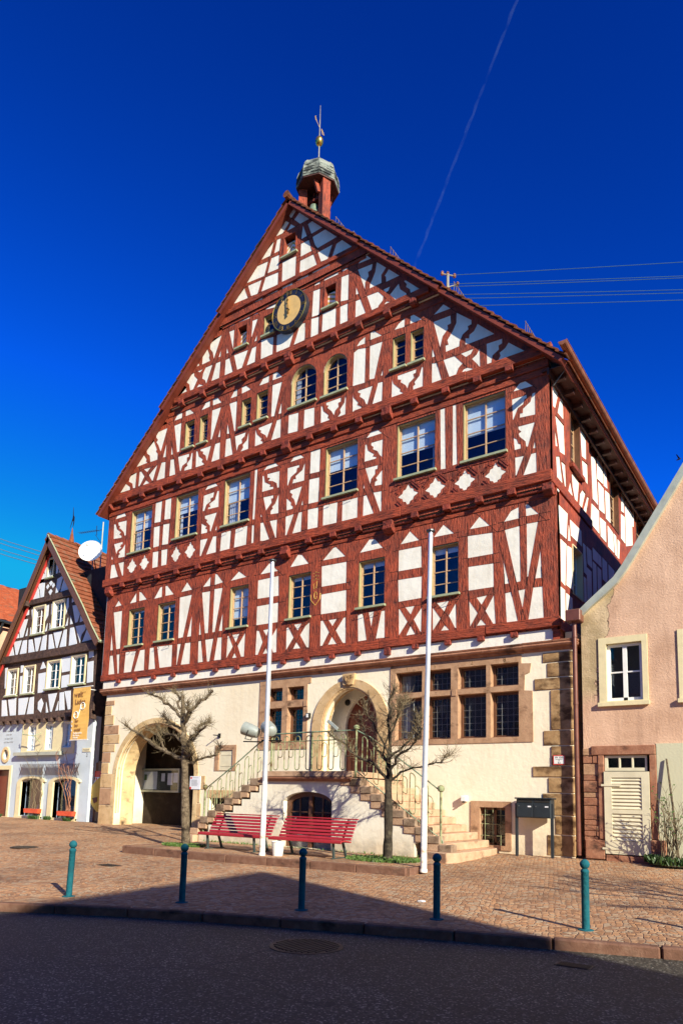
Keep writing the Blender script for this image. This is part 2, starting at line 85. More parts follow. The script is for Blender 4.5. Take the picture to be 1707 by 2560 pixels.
LOZ = [[-18.41,10.9,0.29,0.35],[-17.61,10.91,0.28,0.34],[-15.68,10.92,0.26,0.35],[-14.86,10.93,0.28,0.36],[-4.97,10.91,0.33,0.33],[-4.01,10.9,0.32,0.33],[-3.02,10.88,0.31,0.33],[-2.05,10.86,0.3,0.32]]
LH = [[-25.69,13.15,-25.55,12.93,-25.8,12.96],[-25.87,12.72,-25.77,11.78,-25.95,11.78,-26.06,12.15,-26.2,12.32],[-26.24,12.2,-26.07,12.05,-26.01,11.82,-26.48,11.81],[-25.09,12.55,-24.86,12.33,-24.92,11.89,-25.06,11.91],[-24.79,12.18,-24.61,11.92,-24.83,11.91],[-25.43,11.62,-25.26,11.45,-25.42,11.34,-25.59,11.51],[-25.67,11.47,-25.54,11.34,-25.69,11.21,-25.82,11.35],[-25.18,11.46,-25.07,11.32,-25.23,11.2,-25.33,11.34],[-25.4,11.18,-25.24,11.05,-25.41,10.87,-25.58,11.05],[-26.55,11.61,-25.96,11.62,-25.96,10.82,-26.23,10.83,-26.35,11.27,-26.46,11.4],[-26.63,11.53,-26.45,11.32,-26.32,10.84,-27.07,10.79],[-24.91,11.61,-24.39,11.73,-24.6,11.21,-24.59,11.12,-24.76,10.92,-24.97,10.9],[-24.34,11.55,-23.87,10.94,-24.56,10.91,-24.47,11.26],[-27.52,10.08,-27.28,10.37,-27.16,10.36,-27.15,10.11],[-26.94,10.33,-26.76,10.36,-26.79,9.74],[-27.59,9.91,-27.2,9.9,-27.51,8.99,-27.79,8.99,-27.89,9.45],[-28.23,8.98,-27.99,9.28,-27.87,9],[-27.14,9.43,-27.15,9.02,-27.3,9.02],[-26.9,9.43,-26.76,9.1,-26.89,9.04],[-25.64,10.37,-25.45,10.39,-25.45,9.84,-25.65,9.59],[-25.21,10.4,-25.09,10.4,-25.09,9.76,-25.19,9.88],[-25.45,9.46,-25.46,9.07,-25.63,9.05],[-25.25,9.44,-25.09,9.14,-25.23,9.08],[-23.98,10.5,-23.83,10.51,-23.79,10.06,-23.99,9.69],[-23.77,9.52,-23.78,9.14,-23.94,9.12],[-23.57,9.6,-23.38,9.17,-23.57,9.16],[-23.49,10.07,-23.19,10.06,-22.84,9.57,-22.98,9.22,-23.17,9.19],[-23.57,10.47,-23.38,10.26,-23.56,10.23],[-22.8,9.49,-22.53,9.21,-22.82,9.18],[-28.87,7.99,-28.4,8.62,-28.11,7.98],[-28.31,8.83,-27.61,8.84,-27.92,8.02,-27.99,8.03],[-27.48,8.81,-27.13,8.81,-27.09,7.99,-27.71,7.98],[-26.96,8.79,-26.66,8.79,-26.32,7.99,-26.89,8],[-26.48,8.84,-25.87,8.86,-26.13,8,-26.22,8.01],[-25.75,8.84,-25.43,8.87,-25.41,8,-25.92,7.99],[-25.23,8.85,-25,8.86,-24.66,8.04,-25.18,8.02],[-24.87,8.93,-24.19,8.93,-24.47,8.07,-24.54,8.1],[-24.03,8.95,-23.81,8.96,-23.77,8.08,-24.29,8.07],[-23.54,8.99,-23.25,8.99,-22.91,8.16,-23.54,8.13],[-23.12,9.02,-22.33,9.02,-22.35,8.78,-22.59,8.58,-22.7,8.18],[-22.22,8.76,-21.65,8.25,-22.52,8.2],[-28.9,7.52,-28.67,7.53,-28.66,6.44,-28.79,6.45],[-27.47,7.53,-27.23,7.52,-27.23,7.17,-27.44,7.15],[-27.45,6.98,-27.23,6.99,-27.18,6.03,-27.36,6.02],[-25.55,7.58,-25.27,7.22,-25.74,7.19],[-25.85,6.98,-25.26,7,-25.22,6.03,-25.79,6.02],[-24.03,7.59,-23.28,7.62,-23.26,6.9,-23.93,6.88],[-23.91,6.72,-23.28,6.74,-23.28,6.16,-23.89,6.14],[-21.95,7.74,-21.6,7.78,-21.58,7.41,-21.91,7.38],[-21.99,7.2,-21.56,7.22,-21.5,6.25,-21.93,6.23],[-28.95,5.86,-28.57,5.87,-28.31,5.02,-28.85,5.02],[-28.38,5.86,-27.65,5.9,-27.57,4.99,-28.06,4.99],[-27.42,5.86,-26.56,5.87,-26.78,4.97,-27.32,4.96],[-26.44,5.84,-26.09,5.86,-26.02,4.98,-26.59,4.99],[-25.44,5.74,-25.24,5.47,-25.4,5.05,-25.68,5.23,-25.7,5.57],[-24.9,5.9,-24.19,5.92,-24.51,5.04,-24.62,5.05],[-25.02,5.53,-24.78,5,-24.97,5],[-24.03,5.53,-24.02,5.08,-24.21,5.06],[-23.97,5.92,-23.65,5.93,-23.49,5.08,-23.92,5.07],[-23.6,5.96,-23.12,5.96,-23.05,5.09,-23.22,5.07,-23.37,5.43]]
LHW = [[-25.81,-25.23,11.78,12.78],[-26.73,-25.68,9,10.42],[-25.08,-24.04,9.09,10.49],[-28.61,-27.62,6.03,7.4],[-27.14,-26.13,6.04,7.44],[-25.15,-24.01,6.14,7.52],[-23.22,-22.08,6.22,7.6],[-26.38,-25.72,3.21,4.46],[-24.9,-24.31,3.24,4.46],[-23.55,-22.84,3.32,4.5]]
RW2 = [[0.1,13.38,0.74,13.48,0.69,13.26,0.38,12.68,0.15,12.64],[0.99,13.43,1.15,13.35,1.17,12.7,0.57,12.65,0.79,13.12],[0.33,12.48,1.18,12.55,1.25,11.62,0.71,11.5],[0.28,12.13,0.57,11.58,0.32,11.51],[2.88,13.32,3.61,13.46,3.57,12.48,3.01,12.38],[3.02,12.28,3.69,12.39,3.71,11.67,3.11,11.67],[0.36,11.21,0.7,11.36,0.99,10.61,0.42,10.6],[0.82,11.28,1.25,11.34,1.32,10.63,1.13,10.62],[1.86,11.31,2.18,11.42,2.71,11.4,2.45,10.55,2.2,10.53,1.93,10.91],[1.72,11.03,2.05,10.54,1.47,10.58],[3.04,11.26,3.38,11.26,2.9,10.52,2.61,10.55,2.72,10.98],[3.56,11.23,3.79,11.29,3.37,10.5,3,10.49]]
RW2B = [[4.55,13.07,5.05,13.23,5.28,11.61,4.65,11.59],[5.26,13.4,5.98,13.55,6.06,12.69,5.29,12.57],[6.15,13.62,6.52,13.64,6.65,12.75,6.17,12.67],[5.38,12.5,6.1,12.53,6.17,11.61,5.45,11.51],[6.31,12.56,6.92,12.65,7.09,11.56,6.38,11.51],[8.91,13.68,9.27,13.72,9.24,12.76,8.8,12.69],[9.44,13.66,10.57,13.84,10.58,13.42,9.39,13.23],[8.72,12.54,9.29,12.62,9.29,11.52,8.63,11.52],[9.46,13.19,10.64,13.3,10.59,11.88,9.45,11.47],[10.79,13.74,11.04,13.72,10.92,12.78,10.7,12.72],[4.47,11.36,5.39,11.43,5.37,10.6,4.32,10.61],[5.52,11.25,6.31,11.34,6.29,10.59,5.57,10.58],[6.57,11.32,7.29,11.3,7.44,10.56,6.6,10.53],[7.4,11.31,7.81,11.33,7.84,10.54,7.61,10.55],[8.04,11.29,8.39,11.29,8.19,10.56,7.96,10.54]]
RW1 = [[0.06,9.59,0.87,9.63,0.72,8.82,0.15,8.8],[1.12,9.54,2.25,9.59,2.3,9.11,1.17,9.07],[0.98,9.32,1.11,8.88,0.9,8.83],[0.18,8.64,0.71,8.65,0.52,7.38,0.2,7.42],[0.81,8.65,1.2,8.7,1.27,7.45,0.66,7.44],[2.43,9.26,2.68,9.26,2.78,8.34,2.49,8.35],[2.81,9.28,3.33,9.3,3.42,8.74,2.9,8.74],[3.52,9.47,4.54,9.47,4.56,9.11,3.53,9.08]]


# ---------------------------------------------------------------- mesh helpers
OFF = {}


class MB:
    """collects simple solids and links them as one mesh object"""

    def __init__(s):
        s.v, s.f, s.m = [], [], []
        s.mi = 0

    def add(s, vs, fs):
        o = len(s.v)
        s.v += [tuple(p) for p in vs]
        for f in fs:
            s.f.append([i + o for i in f])
            s.m.append(s.mi)
        return s

    def box(s, x0, x1, y0, y1, z0, z1):
        return s.add([(x, y, z) for z in (z0, z1) for y in (y0, y1) for x in (x0, x1)],
                     [(0, 2, 3, 1), (4, 5, 7, 6), (0, 1, 5, 4), (2, 6, 7, 3), (0, 4, 6, 2), (1, 3, 7, 5)])

    def bar(s, a, b, wd, dp, up=(0, -1, 0)):
        """rectangular bar from a to b; wd across, dp along 'up'"""
        a, b, up = Vector(a), Vector(b), Vector(up)
        d = (b - a).normalized()
        sd = d.cross(up).normalized()
        up = sd.cross(d).normalized()
        vs = []
        for p in (a, b):
            for q, r in ((-1, -1), (1, -1), (1, 1), (-1, 1)):
                vs.append(p + sd * q * wd / 2 + up * r * dp / 2)
        return s.add(vs, [(3, 2, 1, 0), (4, 5, 6, 7), (0, 1, 5, 4), (1, 2, 6, 5), (2, 3, 7, 6), (3, 0, 4, 7)])

    def tube(s, pts, rad, n=8, cap=True, closed=False):
        pts = [Vector(p) for p in pts]
        k = len(pts)
        if not isinstance(rad, (list, tuple)):
            rad = [rad] * k
        rings = []
        ref = None
        for i, p in enumerate(pts):
            if closed:
                t = pts[(i + 1) % k] - pts[i - 1]
            else:
                t = pts[min(i + 1, k - 1)] - pts[max(i - 1, 0)]
            if t.length < 1e-7:
                t = Vector((0, 0, 1))
            t.normalize()
            if ref is None:
                ref = t.orthogonal().normalized()
            ref = ref - t * ref.dot(t)
            ref = ref.normalized() if ref.length > 1e-5 else t.orthogonal().normalized()
            bi = t.cross(ref)
            rings.append([p + (ref * math.cos(2 * math.pi * j / n) + bi * math.sin(2 * math.pi * j / n)) * rad[i] for j in range(n)])
        vs = [q for r_ in rings for q in r_]
        fs = []
        for i in range(k if closed else k - 1):
            i2 = (i + 1) % k
            for j in range(n):
                j2 = (j + 1) % n
                fs.append((i * n + j, i * n + j2, i2 * n + j2, i2 * n + j))
        if cap and not closed:
            fs.append(tuple(range(n - 1, -1, -1)))
            fs.append(tuple((k - 1) * n + j for j in range(n)))
        return s.add(vs, fs)

    def lathe(s, prof, c=(0, 0, 0), n=20, ph=0.0):
        vs, fs = [], []
        for r_, z in prof:
            for j in range(n):
                a = 2 * math.pi * j / n + ph
                vs.append((c[0] + r_ * math.cos(a), c[1] + r_ * math.sin(a), c[2] + z))
        for i in range(len(prof) - 1):
            for j in range(n):
                j2 = (j + 1) % n
                fs.append((i * n + j, i * n + j2, (i + 1) * n + j2, (i + 1) * n + j))
        fs.append(tuple(range(n - 1, -1, -1)))
        fs.append(tuple((len(prof) - 1) * n + j for j in range(n)))
        return s.add(vs, fs)

    def prism(s, poly, a, b, axis='y'):
        """flat outline extruded from a to b; axis y: outline is (x,z), x: (y,z), z: (x,y)"""
        def P(u, v, t):
            return {'y': (u, t, v), 'x': (t, u, v), 'z': (u, v, t)}[axis]
        n = len(poly)
        area = sum(poly[i][0] * poly[(i + 1) % n][1] - poly[(i + 1) % n][0] * poly[i][1] for i in range(n))
        poly = list(poly) if area > 0 else list(reversed(poly))
        vs = [P(u, v, a) for u, v in poly] + [P(u, v, b) for u, v in poly]
        flip = (axis == 'y') == (b > a)
        fr, bk = list(range(n)), list(range(2 * n - 1, n - 1, -1))
        sd = [(i, n + i, n + (i + 1) % n, (i + 1) % n) for i in range(n)]
        fs = [fr, bk] + sd
        if not flip:
            fs = [list(reversed(f)) for f in fs]
        return s.add(vs, fs)

    def sheet(s, outer, holes, t0, depth, axis='y', sides=True):
        """plate with holes: front face at t0, edges run back by depth"""
        def P(p, t):
            return (p[0], t, p[1]) if axis == 'y' else (t, p[0], p[1])
        loops = [list(outer)] + [list(h) for h in holes]
        tri = tessellate_polygon([[Vector((p[0], p[1], 0)) for p in l] for l in loops])
        flat = [p for l in loops for p in l]
        fs = []
        for a, b, c in tri:
            (x1, y1), (x2, y2), (x3, y3) = flat[a], flat[b], flat[c]
            cw = (x2 - x1) * (y3 - y1) - (x3 - x1) * (y2 - y1)
            fs.append((a, b, c) if (cw > 0) else (a, c, b))
        s.add([P(p, t0) for p in flat], fs)
        if sides:
            for l in loops:
                n = len(l)
                s.add([P(p, t0) for p in l] + [P(p, t0 + depth) for p in l],
                      [(i, (i + 1) % n, n + (i + 1) % n, n + i) for i in range(n)])
        return s

    def build(s, name, mat, parent=None, smooth=False, bevel=0, loc=None):
        o0 = Vector((0, 0, 0))
        if parent is not None:
            o0 = OFF.get(parent.name, Vector((0, 0, 0)))
        elif loc is not None:
            o0 = Vector(loc)
        me = bpy.data.meshes.new(name)
        me.from_pydata([tuple(Vector(p) - o0) for p in s.v], [], s.f)
        for m_ in (mat if isinstance(mat, (list, tuple)) else [mat]):
            me.materials.append(m_)
        if isinstance(mat, (list, tuple)):
            me.polygons.foreach_set('material_index', s.m)
        if smooth:
            me.polygons.foreach_set('use_smooth', [True] * len(me.polygons))
        me.update()
        o = bpy.data.objects.new(name, me)
        COL.objects.link(o)
        if parent is not None:
            o.parent = parent
        else:
            o.location = o0
        OFF[o.name] = o0
        if smooth:
            try:
                me.set_sharp_from_angle(angle=R(40))
            except Exception:
                pass
        if bevel:
            md = o.modifiers.new('bevel', 'BEVEL')
            md.width = bevel
            md.segments = 1
            md.limit_method = 'ANGLE'
        return o


def thing(name, label, cat, loc=(0, 0, 0), group=None):
    o = bpy.data.objects.new(name, None)
    COL.objects.link(o)
    o.empty_display_size = 0.3
    o.location = loc
    OFF[o.name] = Vector(loc)
    return tag(o, label, cat, group)


def tag(o, label, cat, group=None):
    o['label'] = label
    o['category'] = cat
    if group:
        o['group'] = group
    return o


def struct(o, kind='structure'):
    o['kind'] = kind
    return o


def copy_tree(o, parent=None):
    c = o.copy()
    COL.objects.link(c)
    c.parent = parent
    OFF[c.name] = OFF.get(o.name, Vector())
    for ch in list(o.children):
        copy_tree(ch, c)
    return c


def text_mesh(body, size, extrude=0.004, align='CENTER', spacing=1.0):
    cu_ = bpy.data.curves.new('lettering', 'FONT')
    cu_.body = body
    cu_.size = size
    cu_.extrude = extrude
    cu_.align_x = align
    cu_.align_y = 'CENTER'
    cu_.space_character = spacing
    cu_.resolution_u = 3
    ob = bpy.data.objects.new('lettering', cu_)
    COL.objects.link(ob)
    dg = bpy.context.evaluated_depsgraph_get()
    me = ob.evaluated_get(dg).to_mesh()
    vs = [v.co.copy() for v in me.vertices]
    fs = [list(p.vertices) for p in me.polygons]
    ob.evaluated_get(dg).to_mesh_clear()
    bpy.data.objects.remove(ob)
    bpy.data.curves.remove(cu_)
    return vs, fs


def put_text(mb, body, size, at, ux=(1, 0, 0), uy=(0, 0, 1), extrude=0.004, align='CENTER', spacing=1.0):
    vs, fs = text_mesh(body, size, extrude, align, spacing)
    ux, uy = Vector(ux).normalized(), Vector(uy).normalized()
    uz = ux.cross(uy)
    at = Vector(at)
    mb.add([at + ux * v.x + uy * v.y + uz * v.z for v in vs], fs)


def pairs(q):
    return [(q[i], q[i + 1]) for i in range(0, len(q), 2)]


# ---------------------------------------------------------------- materials
def new_mat(name):
    m = bpy.data.materials.new(name)
    m.use_nodes = True
    nt = m.node_tree
    b = nt.nodes['Principled BSDF']
    return m, nt, b


def N(nt, t, **kw):
    n = nt.nodes.new(t)
    for k, v in kw.items():
        setattr(n, k, v)
    return n


def ramp(nt, stops, interp='LINEAR'):
    r = N(nt, 'ShaderNodeValToRGB')
    r.color_ramp.interpolation = interp
    e = r.color_ramp.elements
    while len(e) < len(stops):
        e.new(0.5)
    for i, (p, c) in enumerate(stops):
        e[i].position = p
        e[i].color = (*c, 1) if len(c) == 3 else c
    return r


def coords(nt, scale=(1, 1, 1), rot=(0, 0, 0)):
    tc = N(nt, 'ShaderNodeTexCoord')
    mp = N(nt, 'ShaderNodeMapping')
    mp.inputs['Scale'].default_value = scale
    mp.inputs['Rotation'].default_value = rot
    nt.links.new(tc.outputs['Object'], mp.inputs[0])
    return mp


def mixc(nt, fac, a, b, mode='MIX'):
    m = N(nt, 'ShaderNodeMix', data_type='RGBA', blend_type=mode)
    for sock, val in ((0, fac), (6, a), (7, b)):
        if hasattr(val, 'links') or hasattr(val, 'is_linked'):
            nt.links.new(val, m.inputs[sock])
        elif isinstance(val, (int, float)):
            m.inputs[sock].default_value = val
        else:
            m.inputs[sock].default_value = (*val, 1)
    return m.outputs[2]


def noise(nt, vec, scale, detail=4, rough=0.55):
    n = N(nt, 'ShaderNodeTexNoise')
    n.inputs['Scale'].default_value = scale
    n.inputs['Detail'].default_value = detail
    n.inputs['Roughness'].default_value = rough
    nt.links.new(vec.outputs[0], n.inputs['Vector'])
    return n.outputs[0]


def bump(nt, b, h, strength, dist=0.02):
    bm = N(nt, 'ShaderNodeBump')
    bm.inputs['Strength'].default_value = strength
    bm.inputs['Distance'].default_value = dist
    nt.links.new(h, bm.inputs['Height'])
    nt.links.new(bm.outputs[0], b.inputs['Normal'])


def mat_simple(name, col, rough=0.6, metal=0.0, var=0.12, scale=6.0, bmp=0.15, stretch=(1, 1, 1)):
    m, nt, b = new_mat(name)
    mp = coords(nt, stretch)
    n = noise(nt, mp, scale)
    lo = tuple(max(0, c * (1 - 2 * var)) for c in col)
    hi = tuple(min(1, c * (1 + 1.3 * var)) for c in col)
    r = ramp(nt, [(0.28, lo), (0.5, col), (0.74, hi)])
    nt.links.new(n, r.inputs[0])
    nt.links.new(r.outputs[0], b.inputs['Base Color'])
    b.inputs['Roughness'].default_value = rough
    b.inputs['Metallic'].default_value = metal
    if bmp:
        bump(nt, b, noise(nt, mp, scale * 5, 3), bmp, 0.01)
    return m


def mat_wood(name, base, dark, worn, stretch, worn_amt=0.66):
    m, nt, b = new_mat(name)
    mp = coords(nt, stretch)
    g = noise(nt, mp, 1.0, 6, 0.62)
    r = ramp(nt, [(0.30, dark), (0.43, tuple(c * 0.72 for c in base)), (0.54, base), (0.72, tuple(min(1, c * 1.3) for c in base))])
    nt.links.new(g, r.inputs[0])
    mp2 = coords(nt, (1, 1, 1))
    big = noise(nt, mp2, 2.1, 5, 0.6)
    r2 = ramp(nt, [(0.33, (0.56, 0.55, 0.56)), (0.5, (0.95, 0.95, 0.95)), (0.68, (1.22, 1.2, 1.15))])
    nt.links.new(big, r2.inputs[0])
    c1 = mixc(nt, 1.0, r.outputs[0], r2.outputs[0], 'MULTIPLY')
    pat = noise(nt, coords(nt, tuple(s_ * 0.7 for s_ in stretch)), 1.6, 6, 0.7)
    r3 = ramp(nt, [(worn_amt, (0, 0, 0)), (worn_amt + 0.08, (1, 1, 1))])
    nt.links.new(pat, r3.inputs[0])
    c2 = mixc(nt, r3.outputs[0], c1, worn)
    nt.links.new(c2, b.inputs['Base Color'])
    b.inputs['Roughness'].default_value = 0.72
    bump(nt, b, g, 1.0, 0.05)
    return m


def mat_plaster(name, col, stain, amt=0.35, scale=0.7, bmp=0.35, bs=28, fine=0.25, damp=None):
    m, nt, b = new_mat(name)
    mp = coords(nt)
    n = noise(nt, mp, scale, 7, 0.62)
    r = ramp(nt, [(0.36, stain), (0.56, col)])
    nt.links.new(n, r.inputs[0])
    c = mixc(nt, amt, col, r.outputs[0])
    st = noise(nt, coords(nt, (5, 5, 0.35)), 1.0, 5, 0.6)
    r2 = ramp(nt, [(0.3, tuple(0.5 * a + 0.5 * b_ for a, b_ in zip(col, stain))), (0.5, col)])
    nt.links.new(st, r2.inputs[0])
    c = mixc(nt, fine, c, r2.outputs[0])
    if damp:
        # ragged splash zone and patched render along the wall foot
        sp = N(nt, 'ShaderNodeSeparateXYZ')
        nt.links.new(mp.outputs[0], sp.inputs[0])
        k = N(nt, 'ShaderNodeMath', operation='MULTIPLY_ADD')
        k.inputs[1].default_value = -1.1
        nt.links.new(noise(nt, coords(nt, (0.9, 0.9, 2.2)), 1.3, 7, 0.65), k.inputs[0])
        nt.links.new(sp.outputs[2], k.inputs[2])
        mr = N(nt, 'ShaderNodeMapRange')
        mr.inputs[1].default_value = damp[0] - 0.62
        mr.inputs[2].default_value = damp[1] - 0.62
        mr.inputs[3].default_value = 0.75
        mr.inputs[4].default_value = 0.0
        nt.links.new(k.outputs[0], mr.inputs[0])
        r4 = ramp(nt, [(0.35, tuple(v * 0.5 for v in stain)), (0.6, stain)])
        nt.links.new(noise(nt, mp, 3.0, 6, 0.7), r4.inputs[0])
        c = mixc(nt, mr.outputs[0], c, r4.outputs[0])
    nt.links.new(c, b.inputs['Base Color'])
    b.inputs['Roughness'].default_value = 0.9
    bump(nt, b, noise(nt, mp, bs, 4, 0.6), bmp, 0.02)
    return m


def mat_stone(name, cols, scale=2.5, dirt=(0.06, 0.04, 0.025), dirt_at=0.34):
    m, nt, b = new_mat(name)
    mp = coords(nt)
    n = noise(nt, mp, scale, 8, 0.65)
    k = len(cols)
    r = ramp(nt, [(0.3 + 0.4 * i / max(1, k - 1), c) for i, c in enumerate(cols)])
    nt.links.new(n, r.inputs[0])
    d = noise(nt, coords(nt, (1.1, 1.1, 1.9)), 1.7, 5, 0.6)
    r2 = ramp(nt, [(dirt_at, (1, 1, 1)), (dirt_at + 0.14, (0, 0, 0))])
    nt.links.new(d, r2.inputs[0])
    c = mixc(nt, r2.outputs[0], r.outputs[0], dirt)
    nt.links.new(c, b.inputs['Base Color'])
    b.inputs['Roughness'].default_value = 0.88
    b.inputs['Specular IOR Level'].default_value = 0.15
    bump(nt, b, noise(nt, mp, 22, 6, 0.7), 0.6, 0.02)
    return m


def mat_glass(name, tint=(0.01, 0.02, 0.05), rough=0.02, clear=0.94):
    """window glass: see-through at steep angles, mirrors sky and houses at grazing ones"""
    m, nt, b = new_mat(name)
    nt.nodes.remove(b)
    out = nt.nodes['Material Output']
    tr = N(nt, 'ShaderNodeBsdfTransparent')
    tr.inputs[0].default_value = (clear, clear * 1.03, clear * 1.08, 1)
    gl = N(nt, 'ShaderNodeBsdfGlossy')
    gl.inputs['Roughness'].default_value = rough
    lw = N(nt, 'ShaderNodeLayerWeight')
    lw.inputs[0].default_value = 0.5
    p5 = N(nt, 'ShaderNodeMath', operation='POWER')
    p5.inputs[1].default_value = 4.5
    nt.links.new(lw.outputs['Facing'], p5.inputs[0])
    fr = N(nt, 'ShaderNodeMath', operation='MULTIPLY_ADD')
    fr.inputs[1].default_value = 0.9
    fr.inputs[2].default_value = 0.045
    nt.links.new(p5.outputs[0], fr.inputs[0])
    mp = coords(nt)
    bm = N(nt, 'ShaderNodeBump')
    bm.inputs['Strength'].default_value = 0.03
    bm.inputs['Distance'].default_value = 0.02
    nt.links.new(noise(nt, mp, 3.0, 1), bm.inputs['Height'])
    nt.links.new(bm.outputs[0], gl.inputs['Normal'])
    mx = N(nt, 'ShaderNodeMixShader')
    nt.links.new(fr.outputs[0], mx.inputs[0])
    nt.links.new(tr.outputs[0], mx.inputs[1])
    nt.links.new(gl.outputs[0], mx.inputs[2])
    nt.links.new(mx.outputs[0], out.inputs[0])
    return m


RED = (0.315, 0.049, 0.016)
REDD = (0.055, 0.010, 0.006)
WORN = (0.40, 0.25, 0.17)
M = {}
M['groove'] = mat_simple('dark_timber_joint', (0.035, 0.009, 0.006), 0.9, var=0.3)
M['wood_v'] = mat_wood('red_timber_upright', RED, REDD, WORN, (24, 24, 4.5), 0.74)
M['wood_h'] = mat_wood('red_timber_level', RED, REDD, WORN, (4.0, 24, 26), 0.72)
M['wood_d'] = mat_wood('red_timber_turned', (0.24, 0.035, 0.016), REDD, WORN, (9, 9, 9), 0.8)
M['board'] = mat_simple('red_brown_board', (0.19, 0.035, 0.017), 0.6, var=0.15, scale=2.5, stretch=(1, 1, 1))
M['infill'] = mat_plaster('white_limewash', (0.82, 0.785, 0.70), (0.52, 0.44, 0.31), 0.5, 1.3, 0.6, 5, 0.5)
M['cream'] = mat_plaster('cream_render', (0.83, 0.745, 0.57), (0.68, 0.54, 0.36), 0.6, 0.55, 0.6, 7, 0.35, (0.0, 0.75))
M['stairwall'] = mat_plaster('damp_white_render', (0.80, 0.75, 0.63), (0.62, 0.50, 0.34), 0.5, 0.8, 0.55, 7, 0.35, (0.1, 0.75))
M['sand'] = mat_stone('yellow_sandstone', [(0.40, 0.25, 0.12), (0.56, 0.38, 0.20), (0.62, 0.45, 0.27)], 1.6, (0.20, 0.12, 0.06), 0.30)
M['sand_pink'] = mat_stone('pink_sandstone', [(0.30, 0.17, 0.10), (0.42, 0.25, 0.15), (0.50, 0.31, 0.19)], 3, (0.15, 0.085, 0.05), 0.30)
M['sand_dark'] = mat_stone('sooty_sandstone', [(0.22, 0.125, 0.06), (0.36, 0.22, 0.105), (0.48, 0.32, 0.17)], 2.2, (0.10, 0.055, 0.026), 0.39)
M['sand_red'] = mat_stone('red_sandstone', [(0.24, 0.10, 0.06), (0.33, 0.15, 0.09), (0.40, 0.21, 0.13)], 4, (0.10, 0.05, 0.035), 0.33)
M['step'] = mat_stone('worn_step_stone', [(0.36, 0.22, 0.14), (0.48, 0.31, 0.20), (0.55, 0.38, 0.26)], 3, (0.21, 0.13, 0.08), 0.30)
M['kerb'] = mat_stone('kerb_stone', [(0.12, 0.06, 0.04), (0.175, 0.09, 0.062), (0.23, 0.135, 0.095)], 5, (0.055, 0.032, 0.024), 0.30)
M['ochre'] = mat_simple('ochre_window_paint', (0.33, 0.27, 0.135), 0.5, var=0.06)
M['sillgreen'] = mat_simple('grey_green_sill', (0.33, 0.36, 0.22), 0.5, var=0.08)
M['sash'] = mat_simple('light_brown_sash', (0.50, 0.31, 0.17), 0.45, var=0.1, scale=12)
M['brown'] = mat_simple('brown_stained_wood', (0.13, 0.055, 0.028), 0.45, var=0.2, scale=10, stretch=(4, 4, 0.6))
M['doorwood'] = mat_simple('dark_red_door', (0.16, 0.028, 0.014), 0.4, var=0.2, scale=8, stretch=(6, 6, 0.5))
M['glass'] = mat_glass('window_glass')
M['leaded'] = mat_glass('old_leaded_glass', rough=0.08, clear=0.85)
M['room'] = mat_simple('dark_room', (0.010, 0.012, 0.018), 0.9, var=0.3)  # room darkness put into the colour of the backing walls
M['blind'] = mat_simple('white_blind', (0.66, 0.76, 0.80), 0.8, var=0.02, bmp=0)
M['curtain'] = mat_simple('white_curtain', (0.72, 0.74, 0.76), 0.85, var=0.15, scale=2, stretch=(14, 14, 0.3))
M['shutstripe'] = mat_simple('white_shutter_paint', (0.78, 0.76, 0.70), 0.6, var=0.05)
M['shutyellow'] = mat_simple('yellow_shutter_paint', (0.50, 0.36, 0.07), 0.6, var=0.08)
M['lead'] = mat_simple('grey_lead_came', (0.20, 0.21, 0.22), 0.45, 0.2, var=0.1)
M['tile'] = mat_stone('brown_red_roof_tile', [(0.10, 0.034, 0.018), (0.19, 0.06, 0.028), (0.27, 0.095, 0.045)], 6, (0.05, 0.035, 0.025), 0.36)
M['tile_red'] = mat_stone('orange_red_roof_tile', [(0.23, 0.055, 0.024), (0.33, 0.075, 0.032), (0.41, 0.12, 0.055)], 5, (0.16, 0.09, 0.06), 0.30)
M['tile_brown'] = mat_stone('weathered_brown_roof_tile', [(0.14, 0.042, 0.021), (0.215, 0.064, 0.031), (0.28, 0.105, 0.055)], 5, (0.16, 0.12, 0.08), 0.32)
M['slate'] = mat_stone('weathered_slate', [(0.13, 0.15, 0.135), (0.22, 0.245, 0.215), (0.34, 0.34, 0.29)], 5, (0.045, 0.05, 0.05), 0.40)
M['shaded_boards'] = mat_simple('shade_dark_boards', (0.055, 0.014, 0.009), 0.7, var=0.2)  # shade under belfry cap and eaves put into the board colour
M['guard'] = mat_simple('rusty_snow_guard', (0.20, 0.14, 0.10), 0.6, var=0.2)
M['mast'] = mat_simple('grey_brown_mast', (0.24, 0.23, 0.20), 0.6, var=0.2)
M['stepend'] = mat_stone('brown_step_stone', [(0.16, 0.105, 0.07), (0.26, 0.18, 0.125), (0.34, 0.25, 0.18)], 4, (0.09, 0.06, 0.04), 0.36)
M['copper'] = mat_simple('copper_gutter', (0.36, 0.13, 0.06), 0.45, 0.35, var=0.18, scale=4)
M['gold'] = mat_simple('gilded_metal', (0.70, 0.44, 0.09), 0.28, 0.9, var=0.08)
M['goldpaint'] = mat_simple('gold_paint', (0.68, 0.43, 0.10), 0.45, 0.2, var=0.06)
M['dialgold'] = mat_simple('faded_gold_dial', (0.66, 0.42, 0.15), 0.6, 0, var=0.06, scale=4)
M['dialblack'] = mat_simple('black_blue_dial', (0.016, 0.019, 0.03), 0.35, var=0.3)
M['iron'] = mat_simple('black_iron', (0.018, 0.016, 0.015), 0.5, 0.3, var=0.2)
M['rail'] = mat_stone('pale_green_rail_paint', [(0.14, 0.18, 0.11), (0.26, 0.29, 0.16), (0.36, 0.36, 0.20)], 7, (0.10, 0.06, 0.025), 0.37)
